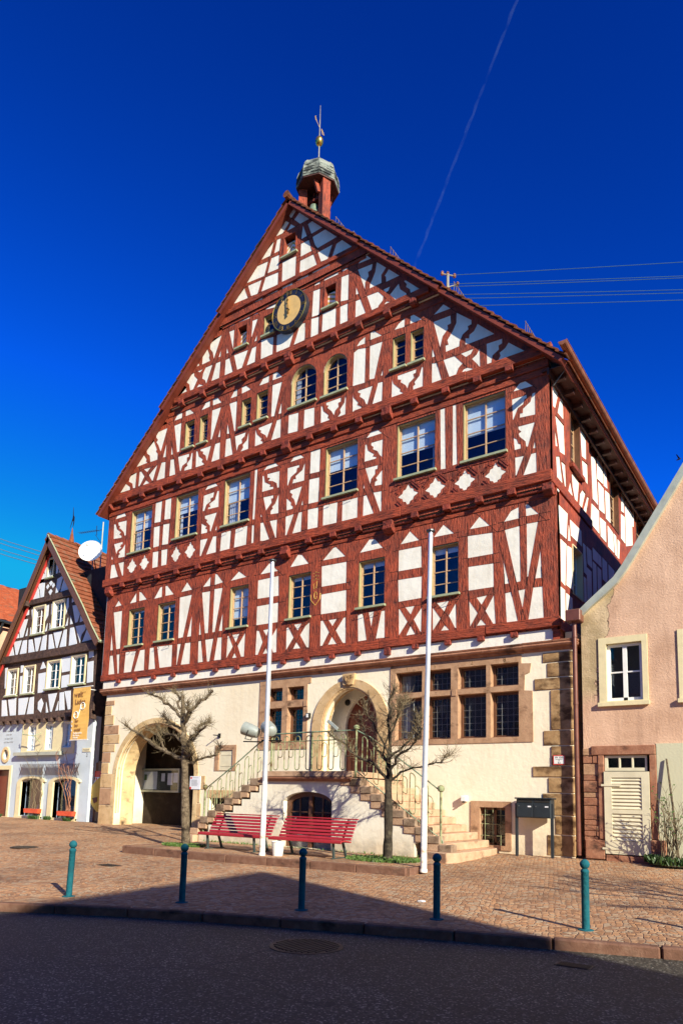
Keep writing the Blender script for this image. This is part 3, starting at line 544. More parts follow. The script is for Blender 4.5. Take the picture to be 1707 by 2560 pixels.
M['railtop'] = mat_stone('verdigris_rail', [(0.07, 0.12, 0.09), (0.18, 0.25, 0.17), (0.30, 0.36, 0.24)], 8, (0.10, 0.055, 0.02), 0.36)
M['benchred'] = mat_simple('red_bench_paint', (0.32, 0.020, 0.028), 0.42, var=0.12, scale=5, stretch=(0.4, 3, 3), bmp=0.2)
M['benchiron'] = mat_simple('grey_green_cast_iron', (0.045, 0.062, 0.060), 0.5, 0.2, var=0.2)
M['bollard'] = mat_stone('teal_bollard_paint', [(0.008, 0.075, 0.10), (0.011, 0.105, 0.135), (0.022, 0.13, 0.155)], 9, (0.02, 0.07, 0.09), 0.30)
M['alu'] = mat_simple('silver_flagpole', (0.66, 0.68, 0.73), 0.32, 0.45, var=0.04)
M['alu_old'] = mat_stone('rust_spotted_white_paint', [(0.60, 0.58, 0.52), (0.70, 0.68, 0.63), (0.74, 0.73, 0.70)], 5, (0.38, 0.17, 0.05), 0.33)
M['bark'] = mat_stone('grey_brown_bark', [(0.05, 0.036, 0.025), (0.15, 0.112, 0.075), (0.27, 0.22, 0.15)], 14, (0.03, 0.022, 0.016), 0.36)
M['bark_dark'] = mat_stone('dark_bark', [(0.028, 0.022, 0.017), (0.06, 0.048, 0.036), (0.12, 0.10, 0.065)], 9, (0.02, 0.017, 0.013), 0.36)
for bk_ in ('bark', 'bark_dark'):
    nt = M[bk_].node_tree
    b = nt.nodes['Principled BSDF']
    bump(nt, b, noise(nt, coords(nt, (34, 34, 7)), 1.0, 6, 0.7), 1.0, 0.05)
M['twig'] = mat_stone('yellowish_twig_bark', [(0.10, 0.075, 0.045), (0.18, 0.14, 0.085), (0.25, 0.205, 0.13)], 12, (0.06, 0.04, 0.025), 0.34)
M['grass'] = mat_simple('fresh_grass', (0.075, 0.14, 0.022), 0.6, var=0.35, scale=9, bmp=0)
M['leaf'] = mat_simple('dark_green_leaf', (0.035, 0.075, 0.015), 0.5, var=0.35, scale=9, bmp=0)
M['mail'] = mat_simple('anthracite_steel', (0.030, 0.040, 0.050), 0.4, 0.3, var=0.1)
M['white'] = mat_simple('white_plastic', (0.76, 0.76, 0.74), 0.45, var=0.04)
M['paper'] = mat_simple('white_paper', (0.72, 0.74, 0.80), 0.7, var=0.05)
M['redpaint'] = mat_simple('red_sign_paint', (0.55, 0.045, 0.035), 0.5, var=0.06)
M['greypaint'] = mat_simple('grey_green_lamp_housing', (0.30, 0.33, 0.31), 0.45, 0.2, var=0.08)
M['bulb'] = mat_glass('lamp_glass', clear=0.9)
M['pink'] = None
M['zinc'] = mat_simple('pale_grey_green_zinc', (0.42, 0.44, 0.37), 0.5, 0.15, var=0.12, scale=3)
M['pipe'] = mat_simple('brown_drainpipe_paint', (0.15, 0.052, 0.035), 0.4, 0.1, var=0.15)
M['creamframe'] = mat_simple('pale_yellow_window_surround', (0.70, 0.60, 0.36), 0.75, var=0.05)
M['creamshut'] = mat_simple('cream_shutter_paint', (0.66, 0.60, 0.43), 0.6, var=0.07, scale=3)
M['whiteframe'] = mat_simple('white_window_paint', (0.80, 0.79, 0.76), 0.45, var=0.03)
M['palegreen'] = mat_plaster('pale_green_render', (0.56, 0.54, 0.38), (0.46, 0.42, 0.28), 0.3, 0.8, 0.3, 20)
M['darkwood'] = mat_wood('dark_brown_timber', (0.085, 0.046, 0.034), (0.025, 0.014, 0.011), (0.16, 0.11, 0.08), (6, 6, 6), 0.78)
M['bluewhite'] = mat_plaster('blue_white_limewash', (0.70, 0.74, 0.80), (0.55, 0.58, 0.62), 0.3, 1.0, 0.3, 16)
M['bluegrey'] = mat_plaster('pale_blue_render', (0.52, 0.59, 0.66), (0.36, 0.40, 0.43), 0.5, 0.9, 0.35, 18)
M['orange'] = mat_simple('orange_banner_cloth', (0.78, 0.45, 0.11), 0.75, var=0.05, scale=3)
M['bannertext'] = mat_simple('dark_brown_print', (0.16, 0.05, 0.02), 0.7, var=0.1)
M['orangered'] = mat_simple('orange_red_planter', (0.65, 0.085, 0.03), 0.5, var=0.08)
M['yellow'] = mat_simple('yellow_plastic', (0.70, 0.44, 0.02), 0.4, var=0.05)
M['asphalt'] = None
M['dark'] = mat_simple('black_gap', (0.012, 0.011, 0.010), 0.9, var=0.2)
M['castiron'] = mat_simple('worn_cast_iron', (0.055, 0.042, 0.034), 0.55, 0.4, var=0.25, scale=14)
M['cable'] = mat_simple('blue_grey_cable', (0.05, 0.13, 0.20), 0.5, var=0.05)
M['bell'] = mat_simple('verdigris_bronze', (0.20, 0.26, 0.19), 0.5, 0.4, var=0.2)
M['oldstone'] = mat_stone('pale_arch_stone', [(0.46, 0.31, 0.15), (0.62, 0.45, 0.24), (0.70, 0.54, 0.32)], 1.4, (0.30, 0.21, 0.12), 0.30)
M['cave'] = mat_stone('shade_dark_passage_wall', [(0.02, 0.014, 0.009), (0.036, 0.025, 0.017), (0.06, 0.042, 0.028)], 3, (0.03, 0.02, 0.015), 0.38)  # deep shade of the archway put into the stone colour


def make_pink():
    m, nt, b = new_mat('rough_salmon_render')
    mp = coords(nt)
    n = noise(nt, mp, 0.8, 6, 0.6)
    r = ramp(nt, [(0.33, (0.52, 0.31, 0.20)), (0.62, (0.74, 0.48, 0.33))])
    nt.links.new(n, r.inputs[0])
    sp = N(nt, 'ShaderNodeSeparateXYZ')
    nt.links.new(mp.outputs[0], sp.inputs[0])
    # bare old render near the left corner, with a ragged edge
    k1 = N(nt, 'ShaderNodeMath', operation='MULTIPLY_ADD')
    k1.inputs[1].default_value = 1.3
    nt.links.new(noise(nt, mp, 1.5, 5, 0.6), k1.inputs[0])
    nt.links.new(sp.outputs[0], k1.inputs[2])
    zf = N(nt, 'ShaderNodeMapRange')
    zf.inputs[1].default_value = 3.9
    zf.inputs[2].default_value = 4.3
    nt.links.new(sp.outputs[2], zf.inputs[0])
    zg = N(nt, 'ShaderNodeMapRange')
    zg.inputs[1].default_value = 5.2
    zg.inputs[2].default_value = 6.6
    zg.inputs[3].default_value = -1.60
    zg.inputs[4].default_value = -1.25
    nt.links.new(sp.outputs[2], zg.inputs[0])
    cmp_ = N(nt, 'ShaderNodeMath', operation='LESS_THAN')
    nt.links.new(k1.outputs[0], cmp_.inputs[0])
    nt.links.new(zg.outputs[0], cmp_.inputs[1])
    fac = N(nt, 'ShaderNodeMath', operation='MULTIPLY')
    nt.links.new(cmp_.outputs[0], fac.inputs[0])
    nt.links.new(zf.outputs[0], fac.inputs[1])
    r2 = ramp(nt, [(0.42, (0.42, 0.31, 0.17)), (0.56, (0.64, 0.48, 0.29))])
    nt.links.new(noise(nt, mp, 1.1, 4), r2.inputs[0])
    c = mixc(nt, fac.outputs[0], r.outputs[0], r2.outputs[0])
    df_ = N(nt, 'ShaderNodeMath', operation='SUBTRACT')
    nt.links.new(k1.outputs[0], df_.inputs[0])
    nt.links.new(zg.outputs[0], df_.inputs[1])
    ab_ = N(nt, 'ShaderNodeMath', operation='ABSOLUTE')
    nt.links.new(df_.outputs[0], ab_.inputs[0])
    re_ = ramp(nt, [(0.008, (1, 1, 1)), (0.02, (0, 0, 0))])
    nt.links.new(ab_.outputs[0], re_.inputs[0])
    fe_ = N(nt, 'ShaderNodeMath', operation='MULTIPLY')
    nt.links.new(re_.outputs[0], fe_.inputs[0])
    nt.links.new(zf.outputs[0], fe_.inputs[1])
    c = mixc(nt, fe_.outputs[0], c, (0.10, 0.06, 0.04))
    st_ = noise(nt, coords(nt, (3.5, 3.5, 0.3)), 1.0, 6, 0.65)
    rs_ = ramp(nt, [(0.3, (0.74, 0.72, 0.72)), (0.52, (1, 1, 1))])
    nt.links.new(st_, rs_.inputs[0])
    c = mixc(nt, 0.7, c, rs_.outputs[0], 'MULTIPLY')
    nt.links.new(c, b.inputs['Base Color'])
    b.inputs['Roughness'].default_value = 0.95
    bump(nt, b, noise(nt, mp, 20, 6, 0.7), 0.6, 0.03)
    return m


M['pink'] = make_pink()


def make_paving(name, scale, arc, cols, grout):
    m, nt, b = new_mat(name)
    tc = N(nt, 'ShaderNodeTexCoord')
    sp = N(nt, 'ShaderNodeSeparateXYZ')
    mp = N(nt, 'ShaderNodeMapping')
    mp.inputs['Rotation'].default_value = (0, 0, R(-18))
    nt.links.new(tc.outputs['Object'], mp.inputs[0])
    nt.links.new(mp.outputs[0], sp.inputs[0])
    # rows bent into shallow arcs 1.3 m wide
    s1 = N(nt, 'ShaderNodeMath', operation='MULTIPLY')
    s1.inputs[1].default_value = math.pi / 1.3
    nt.links.new(sp.outputs[0], s1.inputs[0])
    s2 = N(nt, 'ShaderNodeMath', operation='SINE')
    nt.links.new(s1.outputs[0], s2.inputs[0])
    s3 = N(nt, 'ShaderNodeMath', operation='ABSOLUTE')
    nt.links.new(s2.outputs[0], s3.inputs[0])
    s4 = N(nt, 'ShaderNodeMath', operation='MULTIPLY_ADD')
    s4.inputs[1].default_value = -arc
    nt.links.new(s3.outputs[0], s4.inputs[0])
    nt.links.new(sp.outputs[1], s4.inputs[2])
    cb_ = N(nt, 'ShaderNodeCombineXYZ')
    nt.links.new(sp.outputs[0], cb_.inputs[0])
    nt.links.new(s4.outputs[0], cb_.inputs[1])
    v1 = N(nt, 'ShaderNodeTexVoronoi', voronoi_dimensions='2D', feature='F1')
    v2 = N(nt, 'ShaderNodeTexVoronoi', voronoi_dimensions='2D', feature='DISTANCE_TO_EDGE')
    for v in (v1, v2):
        v.inputs['Scale'].default_value = scale
        v.inputs['Randomness'].default_value = 0.8
        nt.links.new(cb_.outputs[0], v.inputs['Vector'])
    hsv = N(nt, 'ShaderNodeSeparateColor')
    nt.links.new(v1.outputs['Color'], hsv.inputs[0])
    r = ramp(nt, cols)
    nt.links.new(hsv.outputs[0], r.inputs[0])
    nz = noise(nt, tc_map(nt, tc), 14, 4)
    r0 = ramp(nt, [(0.3, (0.75, 0.75, 0.75)), (0.7, (1.2, 1.2, 1.2))])
    nt.links.new(nz, r0.inputs[0])
    c0 = mixc(nt, 1.0, r.outputs[0], r0.outputs[0], 'MULTIPLY')
    big = noise(nt, tc_map(nt, tc), 0.5, 7, 0.62)
    rb = ramp(nt, [(0.34, (0.62, 0.60, 0.60)), (0.5, (0.98, 0.98, 0.98)), (0.66, (1.2, 1.2, 1.18))])
    nt.links.new(big, rb.inputs[0])
    c0 = mixc(nt, 1.0, c0, rb.outputs[0], 'MULTIPLY')
    gr = ramp(nt, [(0.02, (1, 1, 1)), (0.09, (0, 0, 0))])
    nt.links.new(v2.outputs['Distance'], gr.inputs[0])
    c = mixc(nt, gr.outputs[0], c0, grout)
    nt.links.new(c, b.inputs['Base Color'])
    b.inputs['Roughness'].default_value = 0.8
    hh = ramp(nt, [(0.0, (0, 0, 0)), (0.16, (1, 1, 1))])
    nt.links.new(v2.outputs['Distance'], hh.inputs[0])
    bump(nt, b, hh.outputs[0], 0.6, 0.02)
    return m


def tc_map(nt, tc):
    mp = N(nt, 'ShaderNodeMapping')
    nt.links.new(tc.outputs['Object'], mp.inputs[0])
    return mp


M['paving'] = make_paving('porphyry_setts', 11.0, 0.34,
                          [(0.15, (0.27, 0.135, 0.065)), (0.35, (0.42, 0.205, 0.09)), (0.5, (0.36, 0.21, 0.12)), (0.65, (0.47, 0.245, 0.11)), (0.85, (0.39, 0.28, 0.18))],
                          (0.24, 0.14, 0.085))


def make_asphalt():
    m, nt, b = new_mat('worn_asphalt')
    tc = N(nt, 'ShaderNodeTexCoord')
    mp = tc_map(nt, tc)
    v = N(nt, 'ShaderNodeTexVoronoi', voronoi_dimensions='2D', feature='F1')
    v.inputs['Scale'].default_value = 62
    v.inputs['Randomness'].default_value = 1.0
    nt.links.new(mp.outputs[0], v.inputs['Vector'])
    sc_ = N(nt, 'ShaderNodeSeparateColor')
    nt.links.new(v.outputs['Color'], sc_.inputs[0])
    r = ramp(nt, [(0.0, (0.017, 0.015, 0.010)), (0.5, (0.033, 0.029, 0.020)), (0.78, (0.060, 0.054, 0.039)), (0.92, (0.15, 0.138, 0.105)), (1.0, (0.34, 0.32, 0.26))])
    nt.links.new(sc_.outputs[0], r.inputs[0])
    big = noise(nt, mp, 0.45, 6, 0.6)
    rb = ramp(nt, [(0.33, (0.62, 0.62, 0.62)), (0.66, (1.25, 1.23, 1.2))])
    nt.links.new(big, rb.inputs[0])
    c = mixc(nt, 1.0, r.outputs[0], rb.outputs[0], 'MULTIPLY')
    # long thin cracks
    w_ = N(nt, 'ShaderNodeTexVoronoi', voronoi_dimensions='2D', feature='DISTANCE_TO_EDGE')
    w_.inputs['Scale'].default_value = 0.22
    nz = N(nt, 'ShaderNodeTexNoise')
    nz.inputs['Scale'].default_value = 1.7
    nz.inputs['Detail'].default_value = 6
    nt.links.new(mp.outputs[0], nz.inputs['Vector'])
    va = N(nt, 'ShaderNodeVectorMath', operation='MULTIPLY_ADD')
    va.inputs[1].default_value = (0.9, 0.9, 0)
    nt.links.new(nz.outputs['Color'], va.inputs[0])
    nt.links.new(mp.outputs[0], va.inputs[2])
    nt.links.new(va.outputs[0], w_.inputs['Vector'])
    rc = ramp(nt, [(0.002, (1, 1, 1)), (0.006, (0, 0, 0))])
    nt.links.new(w_.outputs['Distance'], rc.inputs[0])
    c = mixc(nt, rc.outputs[0], c, (0.012, 0.011, 0.010))
    nt.links.new(c, b.inputs['Base Color'])
    b.inputs['Roughness'].default_value = 0.7
    bump(nt, b, sc_.outputs[1], 0.55, 0.012)
    return m


M['asphalt'] = make_asphalt()
# ================================================================ setting: ground, road, pavement
def gz(y, x=0.0):
    z0 = -0.08 * min(1.0, max(0.0, (x + 15.0) / 7.0))
    return max(z0 + (0.042 - 0.008 * -z0 / 0.08) * min(y, 0.0), -0.62)


struct(MB().add([(-400, -400, -1.3), (400, -400, -1.3), (400, 400, -1.3), (-400, 400, -1.3)], [(0, 1, 2, 3)]).build('ground', M['asphalt']))
KP = [(-60, -38), (-20, -19.1), (-15, -16.7), (-12, -15.2), (-8, -13.3), (-5.58, -12.15), (-3.93, -11.38), (-2.14, -10.72), (-0.43, -10.2),
      (1.0, -9.78), (2.53, -9.38), (3.89, -9.02), (8, -8.0), (20, -5.4), (60, -1.5)]


def kerb_y(x):
    for (x0, y0), (x1, y1) in zip(KP, KP[1:]):
        if x0 <= x <= x1:
            return y0 + (y1 - y0) * (x - x0) / (x1 - x0)


pv, pf = [], []
rows = 6
for x, y in KP:
    for k in range(rows):
        t = k / (rows - 1)
        yy = y * (1 - t)
        pv.append((x, yy, gz(yy, x)))
    pv.append((x, 70, gz(0, x)))
n_ = rows + 1
for i in range(len(KP) - 1):
    for k in range(n_ - 1):
        pf.append((i * n_ + k, (i + 1) * n_ + k, (i + 1) * n_ + k + 1, i * n_ + k + 1))
struct(MB().add(pv, pf).build('pavement', M['paving']))
rv, rf = [], []
for x, y in KP:
    rv += [(x, y + 0.05, gz(y, x) - 0.125), (x, y - 3, gz(y, x) - 0.10), (x, -70, gz(y, x) - 0.10)]
for i in range(len(KP) - 1):
    for k in range(2):
        rf.append((i * 3 + k, i * 3 + k + 1, (i + 1) * 3 + k + 1, (i + 1) * 3 + k))
struct(MB().add(rv, rf).build('road', M['asphalt']))
# kerb: separate stones with narrow joints
kb = MB()
cum = [0]
for (x0, y0), (x1, y1) in zip(KP, KP[1:]):
    cum.append(cum[-1] + math.hypot(x1 - x0, y1 - y0))


def kpt(s):
    for i in range(len(KP) - 1):
        if s <= cum[i + 1]:
            t = (s - cum[i]) / (cum[i + 1] - cum[i])
            return Vector((KP[i][0] + (KP[i + 1][0] - KP[i][0]) * t, KP[i][1] + (KP[i + 1][1] - KP[i][1]) * t, 0))
    return Vector((KP[-1][0], KP[-1][1], 0))


s = 20.0
rk = random.Random(3)
while s < 110:
    a, b = kpt(s + 0.008), kpt(s + 1.24)
    a.z, b.z = gz(a.y, a.x) - 0.074 + rk.uniform(-.004, .004), gz(b.y, b.x) - 0.074 + rk.uniform(-.004, .004)
    kb.bar(a, b, 0.17, 0.17, up=(0, 0, 1))
    s += 1.25
struct(kb.build('kerb', M['kerb'], bevel=0.02))

# raised bed in front of the stairs
BZ = -0.115
bed = [(-10.2, -6.1), (-6.5, -5.98), (-1.9, -5.45), (-1.95, -4.2), (-2.6, -2.6), (-10.4, -2.6)]
struct(MB().prism(bed, BZ - 0.4, BZ, axis='z').build('raised_pavement', M['paving']))
bk = MB()
line = [Vector((-10.2, -6.14, 0)), Vector((-6.5, -6.02, 0)), Vector((-1.87, -5.49, 0))]
for a, b in zip(line, line[1:]):
    n = max(1, round((b - a).length / 1.1))
    for i in range(n):
        p, q = a.lerp(b, (i + .006) / n), a.lerp(b, (i + .994) / n)
        p.z = q.z = BZ - 0.09
        bk.bar(p, q, 0.14, 0.2, up=(0, 0, 1))
bk.bar((-1.87, -5.48, BZ - .09), (-1.93, -4.2, BZ - .09), 0.14, 0.2, up=(0, 0, 1))
bk.bar((-10.2, -6.14, BZ - .09), (-10.45, -4.2, BZ - .09), 0.14, 0.2, up=(0, 0, 1))
struct(bk.build('bed_kerb', M['kerb'], bevel=0.012))

# ================================================================ town hall
TH = thing('town_hall', 'tall gabled town hall with red timber framing, white panels, clock and belfry', 'town hall', (-10, 0, 0))


def ell(cx, cz, a, b, t0, t1, n):
    return [(cx + a * math.cos(t0 + (t1 - t0) * i / n), cz + b * math.sin(t0 + (t1 - t0) * i / n)) for i in range(n + 1)]


def rect(x0, x1, z0, z1):
    return [(x0, z0), (x1, z0), (x1, z1), (x0, z1)]


def abox(mb, ax, base, u0, u1, t0, t1, v0, v1):
    """box on a wall: u along the wall, t inward depth, v up"""
    if ax == 'y':
        mb.box(u0, u1, base + t0, base + t1, v0, v1)
    else:
        mb.box(base - t1, base - t0, u0, u1, v0, v1)


# ---- stone ground floor
arch_c = (-16.45, 2.0)
arch_in = [(-18.75, -0.3)] + ell(-16.45, 2.0, 2.3, 2.11, math.pi, 0, 28) + [(-14.15, -0.3)]
door_in = [(-8.22, 2.05)] + ell(-7.13, 3.62, 1.09, 1.28, math.pi, 0, 22) + [(-6.04, 2.05)]
holes = [arch_in, door_in, rect(-5.45, -1.43, 3.08, 5.26), rect(-10.7, -8.98, 3.16, 5.13), rect(-12.93, -12.19, 2.19, 2.98),
         rect(-2.64, -1.85, 0.1, 1.18), rect(-13.28, -12.43, 0.35, 1.2)]
MB().sheet([(-19.74, -0.3), (0, -0.3), (0, 5.75), (-19.74, 5.75)], holes, 0.0, 0.32).build('ground_floor_wall', M['cream'], TH)
side = MB()
side.box(-0.25, 0.0, 0.323, 24, -0.3, 6.0)
side.box(-19.74, -19.5, 0.323, 24, -0.3, 6.0)
side.box(-19.74, 0, 24, 24.3, -0.3, 14)
side.build('side_wall', M['cream'], TH)
# passage behind the big arch: a stone reveal, then a wider chamber with a back wall
pin = arch_in


def reveal(pin, y0, y1, name, mat):
    vs, fs = [], []
    for p in pin:
        vs += [(p[0], y0, p[1]), (p[0], y1, p[1])]
    for i in range(len(pin) - 1):
        fs.append((2 * i, 2 * i + 1, 2 * i + 3, 2 * i + 2))
    return MB().add(vs, fs).build(name, mat, TH)


reveal(pin, 0.318, 0.95, 'arch_reveal', M['oldstone'])
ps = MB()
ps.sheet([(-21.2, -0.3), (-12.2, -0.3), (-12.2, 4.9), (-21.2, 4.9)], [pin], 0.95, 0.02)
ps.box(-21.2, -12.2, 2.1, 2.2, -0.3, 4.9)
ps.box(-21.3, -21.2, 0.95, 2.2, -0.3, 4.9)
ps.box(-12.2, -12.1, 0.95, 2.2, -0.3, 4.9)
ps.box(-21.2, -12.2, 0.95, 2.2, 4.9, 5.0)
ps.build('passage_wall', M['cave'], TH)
# arch ring of big gate with moulded inner roll
ro = [(-18.98, -0.02)] + ell(-16.45, 2.0, 2.53, 2.33, math.pi, 0, 28) + [(-13.92, -0.02)]
ri = list(reversed([(-18.76, -0.02)] + ell(-16.45, 2.0, 2.31, 2.12, math.pi, 0, 28) + [(-14.14, -0.02)]))
def ring_strip(mb, A, B, y0, y1):
    """band between two open outlines of equal length"""
    n = len(A)
    vs = [(a[0], y0, a[1]) for a in A] + [(b[0], y0, b[1]) for b in B] + [(a[0], y1, a[1]) for a in A] + [(b[0], y1, b[1]) for b in B]
    fs = []
    for i in range(n - 1):
        fs += [(i, i + 1, n + i + 1, n + i), (i, 2 * n + i, 2 * n + i + 1, i + 1), (n + i, n + i + 1, 3 * n + i + 1, 3 * n + i)]
    mb.add(vs, fs)


rb = MB()
ring_strip(rb, ro, list(reversed(ri)), -0.025, 0.02)
for off, rr in ((0.07, 0.045), (0.2, 0.03)):
    rb.tube([(x + (0.0 if abs(x + 16.45) < 2.25 else math.copysign(0.01, x + 16.45)), off, z) for x, z in [(-18.74, 0.5)] + ell(-16.45, 2.0, 2.28, 2.09, math.pi, 0, 28) + [(-14.16, 0.5)]], rr, 6)
rb.build('gate_arch', M['oldstone'], TH)
# door ring
rb = MB()
do = [(-8.62, 2.06)] + ell(-7.13, 3.62, 1.49, 1.54, math.pi, 0, 22) + [(-5.64, 2.06)]
di = [(-8.225, 2.06)] + ell(-7.13, 3.62, 1.095, 1.285, math.pi, 0, 22) + [(-6.035, 2.06)]
ring_strip(rb, do, di, -0.05, 0.02)
rb.tube([(x, 0.02, z) for x, z in [(-8.2, 2.1)] + ell(-7.13, 3.62, 1.07, 1.26, math.pi, 0, 22) + [(-6.06, 2.1)]], 0.05, 6)
rb.build('door_arch', M['sand'], TH)
kst = MB().prism([(-7.34, 4.98), (-6.98, 4.98), (-6.9, 5.34), (-7.38, 5.34)], -0.12, 0.0).build('keystone', M['sand'], TH)
cr_ = MB().prism([(-7.28, 5.29), (-7.0, 5.29), (-7.0, 5.14), (-7.05, 5.05), (-7.14, 4.99), (-7.23, 5.05), (-7.28, 5.14)], -0.15, -0.12)
cr_.tube([(-7.14 + 0.085 * math.cos(a), -0.155, 5.16 + 0.085 * math.sin(a)) for a in [0.9 + 0.4 * i for i in range(12)]], 0.022, 6)
cr_.tube([(-7.13 + 0.03 * math.cos(a), -0.155, 5.16 + 0.05 * math.sin(a)) for a in [0.6 * i for i in range(9)]], 0.018, 6)
cr_.build('crest', M['sand_dark'], kst)
# door: stone reveal, then a wider plastered vestibule with the door in its back wall
reveal(door_in, 0.318, 0.46, 'door_reveal', M['sand'])
dn = MB()
dpl = [(-7.88, 2.05)] + ell(-7.0, 3.6, .88, 1.17, math.pi, 0, 18) + [(-6.12, 2.05)]
dn.sheet([(-9.2, 1.9), (-5.2, 1.9), (-5.2, 5.3), (-9.2, 5.3)], [door_in], 0.46, 0.01)
dn.sheet([(-9.2, 2.04), (-5.2, 2.04), (-5.2, 5.3), (-9.2, 5.3)], [dpl], 0.86, 0.2)
dn.box(-9.25, -9.2, 0.46, 1.1, 1.9, 5.3)
dn.box(-5.2, -5.15, 0.46, 1.1, 1.9, 5.3)
dn.box(-9.2, -5.2, 0.47, 1.1, 5.3, 5.35)
dn.box(-9.2, -5.2, 0.0, 1.1, 1.98, 2.045)
dn.build('vestibule', M['infill'], TH)
dr = MB().prism(dpl, .98, 1.03)
for k in range(8):
    x = -7.84 + k * .215
    dr.box(x, x + .185, .955, .98, 2.1, 3.5)
dr.box(-7.86, -6.14, .945, .98, 3.52, 3.62)
dr = dr.build('door', M['doorwood'], TH)
MB().tube([(-6.4, .95, 3.0), (-6.4, .89, 3.0), (-6.25, .89, 3.0)], 0.02, 6).build('handle', M['iron'], dr)
lm = MB().lathe([(0.11, 0), (0.11, 0.02), (0.06, 0.05)], (0, 0, 0), 14)
lm.v = [(-7.8 + v[0], 0.86 - v[2], 4.55 + v[1]) for v in lm.v]
lm.build('niche_lamp', M['iron'], TH)


def stone_window(outer, cells, y=-0.025):
    w_ = MB().sheet(outer, [rect(*c) for c in cells], y, 0.30).build('stone_window', M['sand_pink'], TH)
    fr, came = MB(), MB()
    pane = MB()
    for x0, x1, z0, z1 in cells:
        for a, b, c, d in ((x0, x0 + .07, z0, z1), (x1 - .07, x1, z0, z1), (x0 + .07, x1 - .07, z0, z0 + .07), (x0 + .07, x1 - .07, z1 - .07, z1)):
            fr.box(a, b, 0.19, 0.26, c, d)
        fr.box(x0, x1, 0.12, 0.19, z0 - 0.01, z0 + 0.03)
        nx = 4 if (x1 - x0) > .6 else 3
        nz = max(2, round((z1 - z0) / 0.21))
        for i in range(1, nx):
            x = x0 + .07 + (x1 - x0 - .14) * i / nx
            came.box(x - .0045, x + .0045, 0.225, 0.238, z0 + .07, z1 - .07)
        for i in range(1, nz):
            z = z0 + .07 + (z1 - z0 - .14) * i / nz
            came.box(x0 + .07, x1 - .07, 0.226, 0.236, z - .0045, z + .0045)
        pane.box(x0 + .07, x1 - .07, 0.238, 0.244, z0 + .07, z1 - .07)
    fr.build('frame', M['brown'], w_)
    came.build('lead_bars', M['lead'], w_)
    pane.build('pane', M['leaded'], w_)
    return w_


zr = ((4.57, 5.22), (3.12, 4.41))
wr = stone_window([(-5.61, 2.97), (-1.06, 2.97), (-1.07, 4.38), (-1.3, 4.4), (-1.28, 4.85), (-1.14, 4.9), (-1.1, 5.15), (-1.38, 5.17), (-1.38, 5.42), (-5.61, 5.44)],
                  [(a, b, *z) for a, b in ((-5.41, -4.49), (-4.33, -3.53), (-3.30, -2.42), (-2.29, -1.46)) for z in zr])
dg_ = MB()
for ch, x in (('1', -5.0), ('5', -4.05), ('2', -2.86), ('8', -1.86)):
    put_text(dg_, ch, 0.17, (x, -0.027, 5.32), extrude=0.003)
dg_.build('carved_year', M['sand_dark'], wr)
stone_window([(-11.01, 2.93), (-8.83, 2.93), (-8.87, 5.17), (-8.73, 5.17), (-8.73, 5.4), (-11.01, 5.37)],
             [(a, b, *z) for a, b in ((-10.66, -9.96), (-9.72, -9.02)) for z in ((4.62, 5.09), (3.2, 4.38))])
MB().box(-3.49, -3.34, -0.05, -0.02, 4.38, 4.56).build('carved_block', M['sand_pink'], TH)
MB().box(-9.0, -8.86, -0.05, -0.02, 4.38, 4.58).build('carved_block', M['sand_pink'], TH)

# quoins
rq = random.Random(11)


def quoins(rows_, xfix, left, mats, side_d=0.0):
    for i, (z0, z1, x) in enumerate(rows_):
        a, b = (xfix, x) if left else (x, xfix)
        wob = rq.uniform(0, .012)
        MB().box(a + (0 if left else .008), b, -0.018 - wob, 0.004 + (0.35 if side_d else 0), z0 + .008, z1 - .008).build('corner_stone', mats[i % len(mats)], TH, bevel=0.012)


quoins([(4.99, 5.2, -19.17), (4.58, 4.98, -19.33), (4.15, 4.57, -19.15), (3.75, 4.13, -18.78), (3.35, 3.74, -18.7), (3.0, 3.34, -18.95),
        (2.56, 2.99, -19.2), (2.1, 2.55, -19.28), (1.5, 2.09, -18.99), (.8, 1.49, -19.0), (-.05, .79, -18.99)], -19.755, True, [M['sand_pink'], M['sand'], M['sand']])
quoins([(5.12, 5.4, -.79), (4.71, 5.11, -.67), (4.37, 4.7, -1.02), (3.27, 4.36, -.58), (2.85, 3.26, -.79), (2.31, 2.84, -.58),
        (2.01, 2.3, -1.09), (1.59, 2.0, -.67), (1.0, 1.58, -.83), (.5, .99, -.5), (-.05, .49, -.72)], 0.02, False, [M['sand_dark']], 1)
for z0, z1, x1 in ((0, .5, -13.62), (.51, 1.0, -13.7), (1.01, 1.5, -13.78), (1.51, 2.02, -13.55)):
    MB().box(-14.13, x1, -0.022, 0.004, z0 + .006, z1 - .006).build('pier_stone', M['sand'], TH, bevel=0.01)
MB().box(-13.4, -12.0, -0.018, .004, 1.21, 1.5).build('lintel', M['sand'], TH, bevel=0.01)

# shuttered niche
nf = MB()
nf.sheet(rect(-13.1, -12.04, 2.2, 3.14), [rect(-12.91, -12.21, 2.21, 2.96)], -0.02, 0.06)
nf = nf.build('niche_frame', M['sand_pink'], TH)
sh = MB().box(-12.9, -12.22, 0.02, 0.05, 2.22, 2.955).build('shutter', M['creamshut'], nf)
hg = MB()
for z in (2.38, 2.79):
    hg.box(-12.78, -12.2, 0.008, 0.02, z - .015, z + .015)
hg.build('hinge', M['creamshut'], sh)
